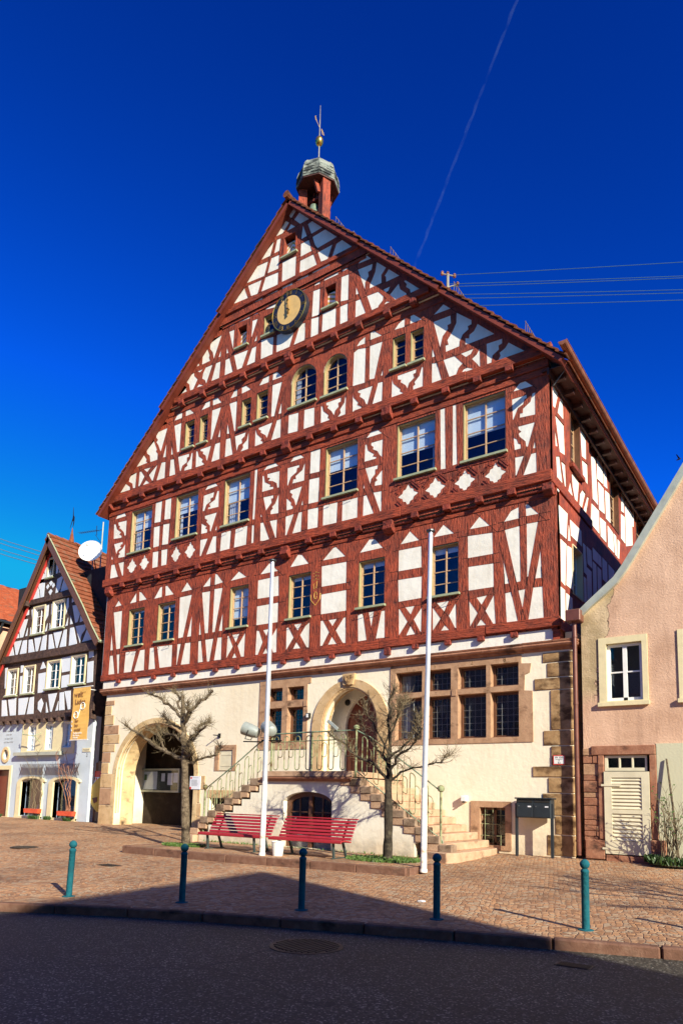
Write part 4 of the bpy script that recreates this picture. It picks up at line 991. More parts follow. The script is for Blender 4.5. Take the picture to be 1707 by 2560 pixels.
# low opening behind the left stair rail, grated cellar window at the right
MB().box(-13.3, -12.4, 0.33, 0.4, 0.3, 1.25).build('cellar_darkness', M['dark'], TH)  # black sheet stands in for the shade inside the opening
gw = MB()
gw.sheet(rect(-2.89, -1.7, 0.0, 1.33), [rect(-2.62, -1.87, 0.12, 1.16)], -0.03, 0.33)
gw = gw.build('cellar_window', M['sand_pink'], TH)
gf = MB()
for x0, x1, z0, z1 in ((-2.62, -2.55, .12, 1.16), (-1.94, -1.87, .12, 1.16), (-2.28, -2.21, .12, 1.16), (-2.55, -1.94, 1.09, 1.16), (-2.55, -1.94, .12, .19)):
    gf.box(x0, x1, .2, .26, z0, z1)
gf.build('frame', M['brown'], gw)
MB().box(-2.6, -1.9, .24, .246, .15, 1.13).build('pane', M['leaded'], gw)
gr_ = MB()
for x in (-2.48, -2.25, -2.02):
    gr_.tube([(x, 0.03, .13), (x, 0.03, 1.15)], .011, 6)
for z in (.38, .7, .95):
    gr_.tube([(-2.62, 0.045, z), (-1.87, 0.045, z)], .011, 6)
gr_.build('grille', M['rail'], gw)

# ---- moulded string course
prof = [(0.0, 5.44), (-0.07, 5.47), (-0.10, 5.53), (-0.17, 5.545), (-0.2, 5.59), (-0.17, 5.64), (-0.19, 5.655), (-0.20, 5.69), (-0.1, 5.72), (0.0, 5.72)]
sc_ = MB()
edges = [-20.0, -18.9, -17.4, -15.9, -14.6, -13.2, -11.9, -10.4, -9.0, -7.7, -6.2, -4.9, -3.7, -2.5, -1.3, 0.12]
for a, b in zip(edges, edges[1:]):
    j = rq.uniform(-.006, .006)
    sc_.prism([(y, z + j) for y, z in prof], a + .004, b - .004, axis='x')
sc_.prism([(-y + 0.0, z) for y, z in prof], -0.1, 20, axis='y')
sc_.build('string_course', M['sand_red'], TH)
MB().box(-20.0, -0.48, -0.035, 0.06, 5.72, 6.1).build('plaster_band', M['infill'], TH)
MB().box(-0.47, -0.28, -0.06, 20, 5.723, 6.06).build('corner_sill', M['wood_h'], TH)

# ---- timber storeys
YO = [0.06, 0.18, 0.30, 0.42, 0.50]
RXL, RXR, RZ0, RZA = -20.37, 0.0, 13.74, 23.56          # roof outline: left foot, right foot, apex
AX = -9.9


def roof_x(z, left, inset=0.0):
    t = (z - RZ0) / (RZA - RZ0)
    return (RXL + (AX - RXL) * t + inset) if left else (RXR + (AX - RXR) * t - inset)


bounds = [rect(-20.1, -0.3, 6.05, 10.06), rect(-20.2, -0.43, 10.12, 14.0),
          [(roof_x(14.0, 1, .12), 14.0), (roof_x(14.0, 0, .12), 14.0), (roof_x(17.3, 0, .12), 17.3), (roof_x(17.3, 1, .12), 17.3)],
          [(roof_x(17.3, 1, .12), 17.3), (roof_x(17.3, 0, .12), 17.3), (roof_x(20.2, 0, .12), 20.2), (roof_x(20.2, 1, .12), 20.2)],
          [(roof_x(19.9, 1, .12), 19.9), (roof_x(19.9, 0, .12), 19.9), (AX + .06, 23.42), (AX - .06, 23.42)]]


def arch_outline(x0, x1, z0, z1, n=14):
    r_ = (x1 - x0) / 2
    zs = z1 - r_ * 1.0
    return [(x0, z0), (x1, z0)] + ell((x0 + x1) / 2, zs, r_, r_, 0, math.pi, n)


def lozenge(cx, cz, a, b):
    pts = []
    for i in range(32):
        t = 2 * math.pi * i / 32
        k = 1 / (abs(math.cos(t)) + abs(math.sin(t)))
        k = k * (1 + 0.10 * math.cos(8 * t)) * (1 - 0.0)
        pts.append((cx + a * k * math.cos(t), cz + b * k * math.sin(t)))
    return pts


def inside(p, poly):
    c = False
    n = len(poly)
    for i in range(n):
        (x1, y1), (x2, y2) = poly[i], poly[i - 1]
        if (y1 > p[1]) != (y2 > p[1]) and p[0] < (x2 - x1) * (p[1] - y1) / (y2 - y1) + x1:
            c = not c
    return c


def joints(mb, outer, hol, wh, y):
    """dark seams where one timber meets the next: panel edges carried on across the wood"""
    rj = random.Random(int(-y * 1000))
    boxes = [(min(q[0] for q in h), max(q[0] for q in h), min(q[1] for q in h), max(q[1] for q in h), h) for h in hol + wh]
    def free(p):
        if not inside(p, outer):
            return False
        for x0, x1, z0, z1, h in boxes:
            if x0 - .02 <= p[0] <= x1 + .02 and z0 - .02 <= p[1] <= z1 + .02 and inside(p, h):
                return False
        return True
    for h in hol:
        if len(h) > 7:
            continue
        for i in range(len(h)):
            a, b = Vector(h[i - 1]), Vector(h[i])
            L_ = (b - a).length
            if L_ < .3:
                continue
            u = (b - a) / L_
            for o, d in ((b, u), (a, -u)):
                reach = rj.choice((.25, .4, .6)) if abs(u.y) > .9 else rj.choice((0, .2, .35))
                k = .03
                while k < reach and free((o + d * k)):
                    k += .03
                if k > .09:
                    p, q = o + d * .005, o + d * (k - .02)
                    mb.bar((p.x, y - .001, p.y), (q.x, y - .001, q.y), rj.uniform(.008, .018), .006)


ARCHED = {16, 17}
for st in range(5):
    hol = [pairs(q) for q in PANELS[st]]
    wh = []
    for i, (k, x0, x1, z0, z1) in enumerate(WINS):
        if int(k) == st + 1:
            wh.append(arch_outline(x0, x1, z0, z1) if i in ARCHED else rect(x0, x1, z0, z1))
    if st == 1:
        hol += [lozenge(*l) for l in LOZ]
    y = -YO[st]
    tf = MB().sheet(bounds[st], hol + wh, y, 0.05)
    tf.mi = 1
    joints(tf, bounds[st], hol, wh, y)
    tf.build('timber_frame', [M['wood_v'], M['groove']], TH)
    inner = [(p[0], p[1]) for p in bounds[st]]
    MB().sheet(inner, wh, y + 0.007, 0.2).build('plaster_infill', M['infill'], TH)
# dark rooms behind the windows
rm = MB()
rm.box(-19.6, -0.7, 0.75, 0.8, 5.74, 13.9)
rm.box(-11.3, -8.75, 0.75, 0.8, 2.9, 5.7)
rm.box(-5.75, -0.6, 0.75, 0.8, -0.2, 5.7)
rm.prism([(roof_x(14, 1, .5), 14), (roof_x(14, 0, .5), 14), (AX, 23)], 0.75, 0.8)
rm.build('dark_backing', M['room'], TH)


def casement(ax, base, x0, x1, z0, z1, nx, nz, blind=0.0, curtain=0.0, arched=False, fmat='ochre', fw=0.03, sill=True, par=None, rec=0.17):
    par = par or TH
    mb = MB()
    if arched:
        r_ = (x1 - x0) / 2
        zs = z1 - r_
        A = [(x0, z0)] + ell((x0 + x1) / 2, zs, r_, r_, math.pi, 0, 16) + [(x1, z0)]
        B = [(x0 + fw, z0 + fw)] + ell((x0 + x1) / 2, zs, r_ - fw, r_ - fw, math.pi, 0, 16) + [(x1 - fw, z0 + fw)]
        ring_strip(mb, A, B, base + .03, base + rec + .03)
    else:
        for a, b, c, d in ((x0, x0 + fw, z0, z1), (x1 - fw, x1, z0, z1), (x0 + fw, x1 - fw, z1 - fw, z1), (x0 + fw, x1 - fw, z0, z0 + fw * .6)):
            abox(mb, ax, base, a, b, .03 if fmat == 'ochre' else -.03, rec + .03, c, d)
    w_ = mb.build('window', M[fmat], par)
    if sill:
        s_ = MB()
        abox(s_, ax, base, x0 - .06, x1 + .06, -.1, rec, z0 - .055, z0 + .012)
        s_.build('sill', M['sillgreen'] if fmat == 'ochre' else M[fmat], w_)
    a0, a1, c0, c1 = x0 + fw, x1 - fw, z0 + fw * .6, z1 - (0 if arched else fw)
    sw = 0.045
    sb = MB()
    t0, t1 = rec - .02, rec + .025
    top = c1
    if arched:
        r_ = (a1 - a0) / 2
        cx, zs = (a0 + a1) / 2, z1 - (x1 - x0) / 2
        A = [(a0, c0)] + ell(cx, zs, r_, r_, math.pi, 0, 16) + [(a1, c0)]
        B = [(a0 + sw, c0 + sw)] + ell(cx, zs, r_ - sw, r_ - sw, math.pi, 0, 16) + [(a1 - sw, c0 + sw)]
        ring_strip(sb, A, B, base + t0, base + t1)
        top = zs + r_
    else:
        for a, b, c, d in ((a0, a0 + sw, c0, c1), (a1 - sw, a1, c0, c1), (a0 + sw, a1 - sw, c1 - sw, c1), (a0 + sw, a1 - sw, c0, c0 + sw)):
            abox(sb, ax, base, a, b, t0, t1, c, d)
    for i in range(1, nx):
        x = a0 + (a1 - a0) * i / nx
        abox(sb, ax, base, x - .02, x + .02, t0 - .004, t1 - .004, c0 + sw, top - sw)
    for i in range(1, nz):
        z = c0 + (top - c0) * i / nz
        hw = (a1 - a0) / 2 - sw
        if arched and z > zs:
            hw = math.sqrt(max(0.0, (r_ - sw) ** 2 - (z - zs) ** 2))
        cx_ = (a0 + a1) / 2
        abox(sb, ax, base, cx_ - hw, cx_ + hw, t0 + .004, t1 - .008, z - .013, z + .013)
    sb.build('sash', M['sash'] if fmat in ('ochre', 'brown') else M['whiteframe'], w_)
    pn = MB()
    if arched:
        pn.prism([(a0 + sw, c0 + sw), (a1 - sw, c0 + sw)] + ell((a0 + a1) / 2, zs, r_ - sw, r_ - sw, 0, math.pi, 16), base + t0 + .02, base + t0 + .026)
    else:
        abox(pn, ax, base, a0 + sw, a1 - sw, t0 + .02, t0 + .026, c0 + sw, c1 - sw)
    pn.build('pane', M['glass'], w_)
    if blind > 0:
        bb = MB()
        abox(bb, ax, base, a0 + .02, a1 - .02, t1 + .03, t1 + .045, c1 - (c1 - c0) * blind, c1 - .01)
        bb.build('blind', M['blind'], w_)
    if curtain:
        cc = MB()
        wd = (a1 - a0) * abs(curtain)
        u0, u1 = (a0 + .03, a0 + .03 + wd) if curtain > 0 else (a1 - .03 - wd, a1 - .03)
        nn = 10
        for i in range(nn):
            ua, ub = u0 + (u1 - u0) * i / nn, u0 + (u1 - u0) * (i + 1) / nn
            abox(cc, ax, base, ua, ub - .003, t1 + (.07 if i % 2 else .09), t1 + (.075 if i % 2 else .095), c0 + .02, c1 - (c1 - c0) * blind)
        cc.build('curtain', M['curtain'], w_)
    return w_


BL = {0: (.07, 0), 1: (.1, 0), 2: (.76, 0), 3: (.1, 0), 4: (.12, 0), 5: (.13, 0), 6: (.42, .4), 7: (.38, .1), 8: (.46, .45), 9: (.44, 0), 10: (.52, -.12), 11: (.54, 0)}
for i, (k, x0, x1, z0, z1) in enumerate(WINS):
    k = int(k)
    base = -YO[k - 1]
    bl, cu_ = BL.get(i, (0, 0))
    if k <= 2:
        casement('y', base, x0, x1, z0, z1, 2, 4, bl, cu_)
    elif k == 3:
        ar = i in ARCHED
        casement('y', base, x0, x1, z0, z1, 2 if ar else 1, 4, 0, (.2 if i == 16 else 0), ar)
    elif i == 21:
        w_ = casement('y', base, x0, x1, z0, z1, 1, 3, 0, 0)
        sp = MB()
        for q in range(9):
            x = x0 + .08 + (x1 - x0 - .16) * q / 8
            sp.tube([(x, base + .02, z0 + .02), (x + .01, base - .02, z0 + .16)], .006, 4)
        sp.build('bird_spikes', M['lead'], w_)
    else:
        # attic hatch closed by a striped shutter set back in the opening
        h = MB()
        for a, b, c, d in ((x0, x0 + .06, z0, z1), (x1 - .06, x1, z0, z1), (x0 + .06, x1 - .06, z1 - .06, z1)):
            h.box(a, b, base - .02, base + .22, c, d)
        h = h.build('hatch', M['wood_v'], TH)
        MB().box(x0 - .06, x1 + .06, base - .1, base + .1, z0 - .05, z0 + .01).build('sill', M['sillgreen'], h)
        sw_, sy_ = MB(), MB()
        nst = 9
        xm = (x0 + x1) / 2
        hgt = z1 - z0 - .08
        chev = (i == 23)
        for q in range(-3, nst + 3):
            za, zb = z0 + hgt * q / nst, z0 + hgt * (q + 1) / nst
            sl = .22 if chev else (.14 if i == 20 else -.10)
            for xa, xb, s1_, s2_ in ((x0 + .062, xm, 0 if chev else -sl, sl if chev else 0), (xm, x1 - .062, sl if chev else 0, 0 if chev else sl)):
                poly = [(xa, za + s1_), (xb, za + s2_), (xb, zb + s2_), (xa, zb + s1_)]
                poly = [(px_, min(max(pz_, z0 + .012), z1 - .2)) for px_, pz_ in poly]
                if poly[3][1] - poly[0][1] < .004 and poly[2][1] - poly[1][1] < .004:
                    continue
                (sw_ if q % 2 else sy_).prism(poly, base + .16, base + .18)
        sw_.build('shutter', M['shutstripe'], h)
        sy_.build('stripes', M['shutyellow'], h)

# ---- level beams, joist heads, mouldings
J = [-18.92, -17.83, -16.69, -15.54, -14.32, -13.22, -12.12, -11.04, -9.93, -8.88, -7.83, -6.81, -5.69, -4.70, -3.6, -2.55, -1.55]


def beam_run(x0, x1, y0, y1, z0, z1, cuts):
    xs = [x0] + [c for c in cuts if x0 < c < x1] + [x1]
    for a, b in zip(xs, xs[1:]):
        d = rq.uniform(-.012, .006)
        e = rq.uniform(-.012, .012)
        MB().box(a + .004, b - .004, y0 + d, y1, z0 + e, z1 + e).build('level_beam', M['wood_h'], TH, bevel=0.012)


beam_run(-20.14, -2.4, -.115, -.03, 6.06, 6.32, [-15.2, -11.1, -6.0])
MB().box(-2.39, -0.26, -.14, -.03, 6.1, 6.37).build('level_beam', M['wood_h'], TH, bevel=0.012)
beam_run(-20.1, -.3, -.085, -.03, 9.86, 10.0, [-14, -7])
beam_run(-20.26, -.38, -.26, -.1, 10.24, 10.56, [-16.1, -11.0, -5.2])
beam_run(-20.2, -.43, -.205, -.1, 13.48, 13.66, [-13.3, -9.0, -3.3])
beam_run(-20.2, -.43, -.23, -.1, 13.7, 13.9, [-12.3, -6.6])
beam_run(-19.95, -.3, -.385, -.2, 14.0, 14.3, [-16.2, -9.7, -7.0, -2.9])
beam_run(roof_x(16.9, 1, .5), roof_x(16.9, 0, .5), -.33, -.2, 17.02, 17.2, [-11, -6])
beam_run(roof_x(17.6, 1, .25), roof_x(17.6, 0, .25), -.50, -.3, 17.42, 17.66, [-14, -10.2, -7])
beam_run(roof_x(20.0, 1, .3), roof_x(20.0, 0, .3), -.45, -.3, 19.78, 19.93, [-11, -8.4])
beam_run(roof_x(20.3, 1, .25), roof_x(20.3, 0, .25), -.56, -.4, 20.22, 20.4, [-9.3])
# rolled moulding under the first jetty, broken between joists
for a, b in zip([-20.05] + J, J + [-.3]):
    if b - a > .5:
        MB().tube([(a + .12, -.10, 10.06), (b - .12, -.10, 10.06)], [.045, .045], 8).build('roll_moulding', M['wood_d'], TH, smooth=True)
# joist heads
def head(mb):
    mb.build('joist_head', M['wood_d'], TH, bevel=0.008)


for x in J:
    head(MB().box(x - .1, x + .1, -.15, .0, 5.92 if x != -5.69 else 5.82, 6.06))
for x in J:
    if x in (-9.93, -5.69):
        continue
    head(MB().box(x - .12, x + .12, -.28, -.02, 10.08, 10.25))
    head(MB().box(x - .12, x + .12, -.40, -.1, 13.84, 14.01))
for x in J[2:14]:
    head(MB().prism([(-.55, 17.27), (-.46, 17.20), (-.3, 17.20), (-.3, 17.44), (-.53, 17.44)], x - .12, x + .12, axis='x'))
# big carved consoles
for x, z, y, s_ in ((-19.82, 9.82, -.06, 1), (-9.93, 9.76, -.06, 1), (-5.66, 9.8, -.06, 1), (-.5, 9.86, -.06, .8), (-9.95, 13.68, -.18, 1.0), (-5.72, 13.66, -.18, 1.0), (-9.87, 17.02, -.3, .95), (-20.0, 13.75, -.2, .8)):
    h = .38 * s_
    MB().prism([(y, z), (y - .10, z - .02), (y - .26, z + .10), (y - .26, z + .2), (y - .22, z + .21), (y - .24, z + h), (y, z + h)], x - .17 * s_, x + .17 * s_, axis='x').build('console', M['wood_d'], TH, bevel=0.01)
# the carved red boards below the window groups and the raised edges of the lozenges
for cx, cz, a, b in LOZ[4:]:
    for sx in (-1, 1):
        for sz in (-1, 1):
            p, q = (cx + sx * a * 1.05, cz + sz * b * .22), (cx + sx * a * .22, cz + sz * b * 1.05)
            for o_ in (.06, .13):
                d_ = (sx * o_ * .7, sz * o_ * .7)
                MB().bar((p[0] + d_[0], -.19, p[1] + d_[1]), (q[0] + d_[0], -.19, q[1] + d_[1]), .04, .03).build('carved_rib', M['wood_d'], TH)
for x0, x1 in ((-18.72, -17.25), (-15.92, -14.5)):
    for zz in (10.56, 11.33):
        MB().box(x0, x1, -.2, -.17, zz, zz + .07).build('apron_board', M['wood_d'], TH)
MB().box(-5.45, -1.7, -.2, -.17, 11.31, 11.42).build('apron_board', M['wood_d'], TH)
# iron rods of the old flower-box holders below the sills
for i, (k, x0, x1, z0, z1) in enumerate(WINS):
    if int(k) in (1, 2):
        y = -YO[int(k) - 1]
        for x in (x0 + .25, x1 - .2):
            MB().tube([(x, y - .02, z0 - .1), (x, y - .22, z0 - .12), (x, y - .02, z0 - .3)], .011, 5).build('flower_box_holder', M['iron'], TH)
# painted coat of arms on the post by the fourth window
em = MB()
for z in (9.0, 8.88, 8.76):
    put_text(em, '~ * ~', .13, (-8.62, -.066, z), extrude=.002)
em.tube([(-8.83, -.065, 8.25), (-8.81, -.065, 8.05), (-8.62, -.065, 7.85), (-8.43, -.065, 8.05), (-8.41, -.065, 8.25)], .011, 4)
em.tube([(-8.62 + .06 * math.cos(t), -.065, 8.2 + .13 * math.sin(t)) for t in [i * .5 for i in range(13)]], .009, 4)
em.tube([(-8.68, -.065, 8.42), (-8.72, -.065, 8.6), (-8.56, -.065, 8.7), (-8.6, -.065, 8.45)], .009, 4)
em.build('painted_arms', M['goldpaint'], TH)

# ---- right flank
MB().sheet([(-.17, 10.12), (3.85, 10.12), (3.85, 13.75), (-.17, 13.75)], [pairs(q) for q in RW2] + [rect(1.72, 2.72, 11.6, 13.5)], -.43, -.05, axis='x').build('flank_timber', M['wood_v'], TH)
MB().sheet([(-.14, 10.12), (3.85, 10.12), (3.85, 13.75), (-.14, 13.75)], [rect(1.72, 2.72, 11.6, 13.5)], -.455, -.2, axis='x').build('flank_infill', M['infill'], TH)
MB().sheet([(3.86, 9.9), (24, 9.9), (24, 13.75), (3.86, 13.75)], [rect(6.98, 8.28, 11.55, 13.48), rect(11.33, 12.8, 11.55, 13.5)], -.55, -.05, axis='x').build('flank_timber', M['wood_v'], TH)
MB().sheet([(3.86, 9.9), (24, 9.9), (24, 13.75), (3.86, 13.75)], [rect(6.98, 8.28, 11.55, 13.48), rect(11.33, 12.8, 11.55, 13.5)], -.575, -.2, axis='x')
fi = MB()
for q in RW2B:
    fi.prism(pairs(q), -.6, -.535, axis='x')
for k in range(10):
    y0_ = 13.1 + .95 * k
    for z0_, z1_ in ((10.6, 11.4), (11.55, 12.5), (12.7, 13.5)):
        fi.prism(rect(y0_, y0_ + .75, z0_, z1_), -.6, -.535, axis='x')
fi.build('flank_infill', M['infill'], TH)
MB().sheet([(-.05, 6.0), (24, 6.0), (24, 10.0), (-.05, 10.0)], [rect(1.28, 2.28, 7.35, 8.86)], -.3, -.2, axis='x').build('flank_timber', M['wood_v'], TH)
fi = MB()
for q in RW1:
    fi.prism(pairs(q), -.34, -.288, axis='x')
for y0_, y1_, z0_, z1_ in ((.12, .5, 6.35, 7.25), (.62, 1.2, 6.35, 7.2), (2.45, 2.7, 7.4, 8.2), (2.8, 3.3, 7.3, 8.6), (3.5, 3.9, 7.4, 9.0), (4.05, 4.5, 7.4, 9.0), (4.7, 5.3, 8.75, 9.5), (5.5, 6.3, 8.7, 9.5), (4.7, 5.3, 7.3, 8.5), (5.5, 6.3, 7.3, 8.5), (6.5, 7.2, 8.6, 9.5), (7.4, 8.2, 8.6, 9.5), (8.5, 9.3, 8.6, 9.5), (9.6, 10.4, 8.6, 9.5)):
    fi.prism(rect(y0_, y1_, z0_, z1_), -.34, -.288, axis='x')
fi.build('flank_infill', M['infill'], TH)
casement('x', -.43, 1.72, 2.72, 11.6, 13.5, 2, 4, 0, 0, fmat='brown', sill=False)
casement('x', -.55, 6.98, 8.28, 11.55, 13.48, 2, 4, 0, 0, fmat='brown', sill=False)
casement('x', -.55, 11.33, 12.8, 11.55, 13.5, 2, 4, 0, 0, fmat='brown', sill=False)
casement('x', -.3, 1.28, 2.28, 7.35, 8.86, 2, 3, 0, 0, fmat='creamframe', sill=False)
MB().box(-1.2, -1.15, .8, 23, 6.2, 13.6).build('dark_backing', M['room'], TH)
MB().box(-.47, -.36, -.2, 3.85, 10.2, 10.5).build('flank_beam', M['wood_h'], TH, bevel=.01)
MB().box(-.47, -.38, -.19, 3.85, 9.88, 10.12).build('flank_beam', M['wood_h'], TH, bevel=.01)
MB().box(-.43, -.30, 1.6, 2.9, 11.42, 11.56).build('flank_beam', M['wood_h'], TH, bevel=.01)
MB().box(-.43, -.26, 1.5, 3.6, 13.52, 13.64).build('flank_beam', M['wood_h'], TH, bevel=.01)
MB().box(-.35, -.24, -.06, 24, 6.0, 6.3).build('flank_beam', M['wood_h'], TH, bevel=.01)
lw_ = MB()
lw_.box(-20.15, -20.0, -.04, 24, 6.05, 13.9)
lw_.build('flank_infill', M['infill'], TH)

# ---- roof: three steps, each verge set a little further out than the one below
VY = [-.60, -.72, -.80]
ZS = [(13.58, 17.32), (17.32, 20.32), (20.32, 23.56)]
th = .09
rs, so, vt = MB(), MB(), MB()
nrm = {True: Vector((-.685, 0, .73)), False: Vector((.70, 0, .714))}
for left in (True, False):
    nn = nrm[left]
    for (z0, z1), vy in zip(ZS, VY):
        p0, p1 = Vector((roof_x(z0, left), 0, z0)), Vector((roof_x(z1, left), 0, z1))
        a, b = p0 - nn * .07, p1 - nn * .07
        c, d = b - nn * th, a - nn * th
        q = [(v.x, v.z) for v in (a, b, c, d)]
        rs.prism(q, vy + .05, 24.4)
        # verge board, seen from below as the red-brown underside
        e, f = p0 - nn * .075, p1 - nn * .075
        g, h = f - nn * .13, e - nn * .13
        so.prism([(v.x, v.z) for v in (e, f, g, h)], vy - .012, vy + .055)
        g2, h2 = p1 - nn * (.072 + th), p0 - nn * (.072 + th)
        g3, h3 = g2 - nn * .03, h2 - nn * .03
        so.prism([(v.x, v.z) for v in (h2, g2, g3, h3)], vy + .056, vy + 1.2)
        # verge tiles, each lapping over the next one down
        L_ = (p1 - p0).length
        n = round(L_ / .33)
        u = (p1 - p0).normalized()
        for i in range(n):
            s0, s1 = L_ * i / n - .04, L_ * (i + 1) / n
            m0 = p0 + u * s0 + nn * (.015 + rq.uniform(-.008, .012))
            m1 = p0 + u * s1 - nn * .035
            yy = vy - .05 + rq.uniform(-.012, .012)
            vt.bar((m0.x, yy + .14, m0.z), (m1.x, yy + .14, m1.z), .28, .045, up=(nn.x, 0, nn.z))
        # courses over the rest of the slope
        for i in range(n):
            s0, s1 = L_ * i / n - .04, L_ * (i + 1) / n
            m0 = p0 + u * s0 - nn * .01
            m1 = p0 + u * s1 - nn * .055
            vt.bar((m0.x, (vy + .3 + 24.4) / 2, m0.z), (m1.x, (vy + .3 + 24.4) / 2, m1.z), 24.4 - vy - .3, .03, up=(nn.x, 0, nn.z))
rf_ = rs.build('roof', M['board'], TH)
so.build('verge_board', M['board'], rf_)
vt.build('roof_tiles', M['tile'], rf_)
rt = MB()
y = -.95
while y < 24:
    rt.tube([(AX, y, RZA + .02), (AX, y + .42, RZA - .01)], [.14, .12], 10)
    y += .38
rt.build('ridge_tiles', M['tile'], rf_)
# eaves: gutter, rafter feet, stay wire
gt = MB()
gy = [-.98, 24.4]
pr = [(.2 + .115 * math.cos(t), 13.76 + .115 * math.sin(t)) for t in [math.pi + math.pi * i / 10 for i in range(11)]]
pr2 = [(.2 + .10 * math.cos(t), 13.765 + .10 * math.sin(t)) for t in [2 * math.pi - math.pi * i / 10 for i in range(11)]]
gt.prism(pr + pr2, gy[0], gy[1])
gt.prism([(.2 + .115 * math.cos(t), 13.76 + .115 * math.sin(t)) for t in [math.pi + math.pi * i / 10 for i in range(11)]], gy[0] - .01, gy[0])
for i in range(30):
    gt.box(.07, .33, -.5 + .85 * i, -.47 + .85 * i, 13.765, 13.775)
gt.tube([(.315, gy[0], 13.765), (.315, gy[1], 13.765)], .014, 6)
gt.build('gutter', M['copper'], TH)
rfp = MB()
for i in range(27):
    rfp.box(-.6, -.08, .1 + .85 * i, .24 + .85 * i, 13.36, 13.5)
rfp.box(-.42, -.36, -.4, 24, 13.3, 13.5)
rfp.box(-.6, .1, -.3, 24, 13.5, 13.53)
rfp.build('rafter_feet', M['shaded_boards'], TH)  # eaves shade painted in with near-black wood
MB().tube([(.27, -.1, 13.78), (-.38, .05, 13.2)], .012, 5).build('stay_wire', M['lead'], TH)
# snow guards standing on the right slope near the verge
for z in (21.62, 19.32, 17.0, 14.75):
    sg = MB()
    x = roof_x(z, False)
    for k in range(13):
        y = -.45 + .16 * k
        sg.tube([(x, y, z), (x + .02, y, z + .40)], .009, 4)
    for h in (.03, .39):
        sg.tube([(x + .01, -.47, z + h), (x + .01, 1.5, z + h)], .011, 4)
    sg.build('snow_guard', M['guard'], rf_)
for z in (15.3, 16.0, 18.5, 19.8, 21.0):
    x = roof_x(z, True)
    MB().tube([(x, -.5, z), (x - .1, -.5, z + .28), (x - .02, -.5, z + .2)], .008, 4).build('snow_hook', M['zinc'], rf_)

# ---- belfry on the ridge
BX, BY = AX, .95
bf = MB()
PA = [(34.6 + a) for a in (-58, 60, 178)]
PP = [(BX + .56 * math.cos(R(a)), BY + .56 * math.sin(R(a))) for a in PA]
for (bx, by), a in zip(PP, PA):
    ca, sa = math.cos(R(a)), math.sin(R(a))
    bf.bar((bx, by, 22.5), (bx, by, 25.25), .33, .33, up=(ca, sa, 0))
    bf.bar((bx - .10 * ca + .20 * sa, by - .10 * sa - .20 * ca, 24.7), (bx - .13 * ca + .36 * sa, by - .13 * sa - .36 * ca, 25.2), .16, .1, up=(ca, sa, 0))
bf = bf.build('belfry', M['wood_v'], TH)
un = MB()
un.lathe([(.4, 25.12), (.84, 25.18), (.85, 25.24)], (BX, BY, 0), 8, R(-50))
for (p, q) in ((PP[1], PP[2]), (PP[0], PP[1])):
    un.bar((p[0], p[1], 24.2), (q[0], q[1], 24.2), 2.0, .05, up=(q[1] - p[1], p[0] - q[0], 0))
un.bar((BX - .5, BY, 25.0), (BX + .5, BY, 25.0), .12, .12)
un.build('soffit', M['shaded_boards'], bf)  # board colour carries the shade under the cap
cn = MB()
KR, DZ = .875, -.33
prf = [(.985, 25.56), (.99, 25.62), (.95, 25.66), (.955, 25.85), (.93, 26.05), (.86, 26.24), (.72, 26.42), (.5, 26.56), (.28, 26.68), (.12, 26.82), (.05, 27.0)]
prf = [(r_ * KR, z + DZ) for r_, z in prf]
for (r0, z0), (r1, z1) in zip(prf, prf[1:]):
    cn.lathe([(r0, z0), (r1 + .012, z1)], (BX, BY, 0), 8, R(-50))
# slates: small lapped plates in rows on each face
rsl = random.Random(5)
for f in range(8):
    a0, a1 = R(-50 + 45 * f), R(-50 + 45 * (f + 1))
    for (r0, z0), (r1, z1) in (((.965, 25.66), (.972, 25.80)), ((.968, 25.78), (.955, 25.93)), ((.952, 25.91), (.92, 26.07)), ((.92, 26.05), (.855, 26.22)), ((.85, 26.2), (.73, 26.38))):
        nq = 4
        r0, r1, z0, z1 = r0 * KR, r1 * KR, z0 + DZ, z1 + DZ
        for q in range(nq):
            t0, t1 = (q + .03) / nq, (q + .97) / nq
            dr_ = rsl.uniform(.008, .045)
            def pt(r_, t):
                return Vector((BX + r_ * (math.cos(a0) * (1 - t) + math.cos(a1) * t), BY + r_ * (math.sin(a0) * (1 - t) + math.sin(a1) * t), 0))
            A_, B_ = pt(r0 + dr_, t0), pt(r0 + dr_, t1)
            C_, D_ = pt(r1, t1), pt(r1, t0)
            zz = z0 + rsl.uniform(-.015, .015)
            cn.add([(A_.x, A_.y, zz), (B_.x, B_.y, zz), (C_.x, C_.y, z1), (D_.x, D_.y, z1)], [(0, 1, 2, 3)])
    ca, sa = math.cos(a0), math.sin(a0)
    cn.tube([(BX + r_ * ca * 1.005, BY + r_ * sa * 1.005, z) for r_, z in prf[2:8]], .028, 5)
cn.build('slate_cap', M['slate'], bf)
fn = MB().tube([(BX, BY, 26.6), (BX, BY, 28.3), (BX, BY, 29.1)], [.028, .018, .01], 6)
fn.build('spire_rod', M['mast'], bf)
MB().lathe([(.02, -.2), (.08, -.18), (.145, -.1), (.165, 0), (.15, .08), (.1, .16), (.04, .2), (.02, .22)], (BX, BY, 27.46), 20).build('gilded_ball', M['gold'], bf, smooth=True)
vn = MB()
vn.tube([(BX - .14, BY - .1, 28.5), (BX - .08, BY - .06, 28.3), (BX + .01, BY, 28.05)], [.012, .008, .009], 5)
vn.prism([(BX - .18, 28.62), (BX - .14, 28.64), (BX - .11, 28.42), (BX - .14, 28.42)], BY - .11, BY - .1)
vn.tube([(BX + .08, BY, 27.98), (BX + .16, BY + .02, 27.8), (BX + .2, BY + .03, 27.64), (BX + .13, BY + .02, 27.72), (BX + .08, BY, 27.98)], .011, 5)
vn.build('weather_vane', M['goldpaint'], bf)
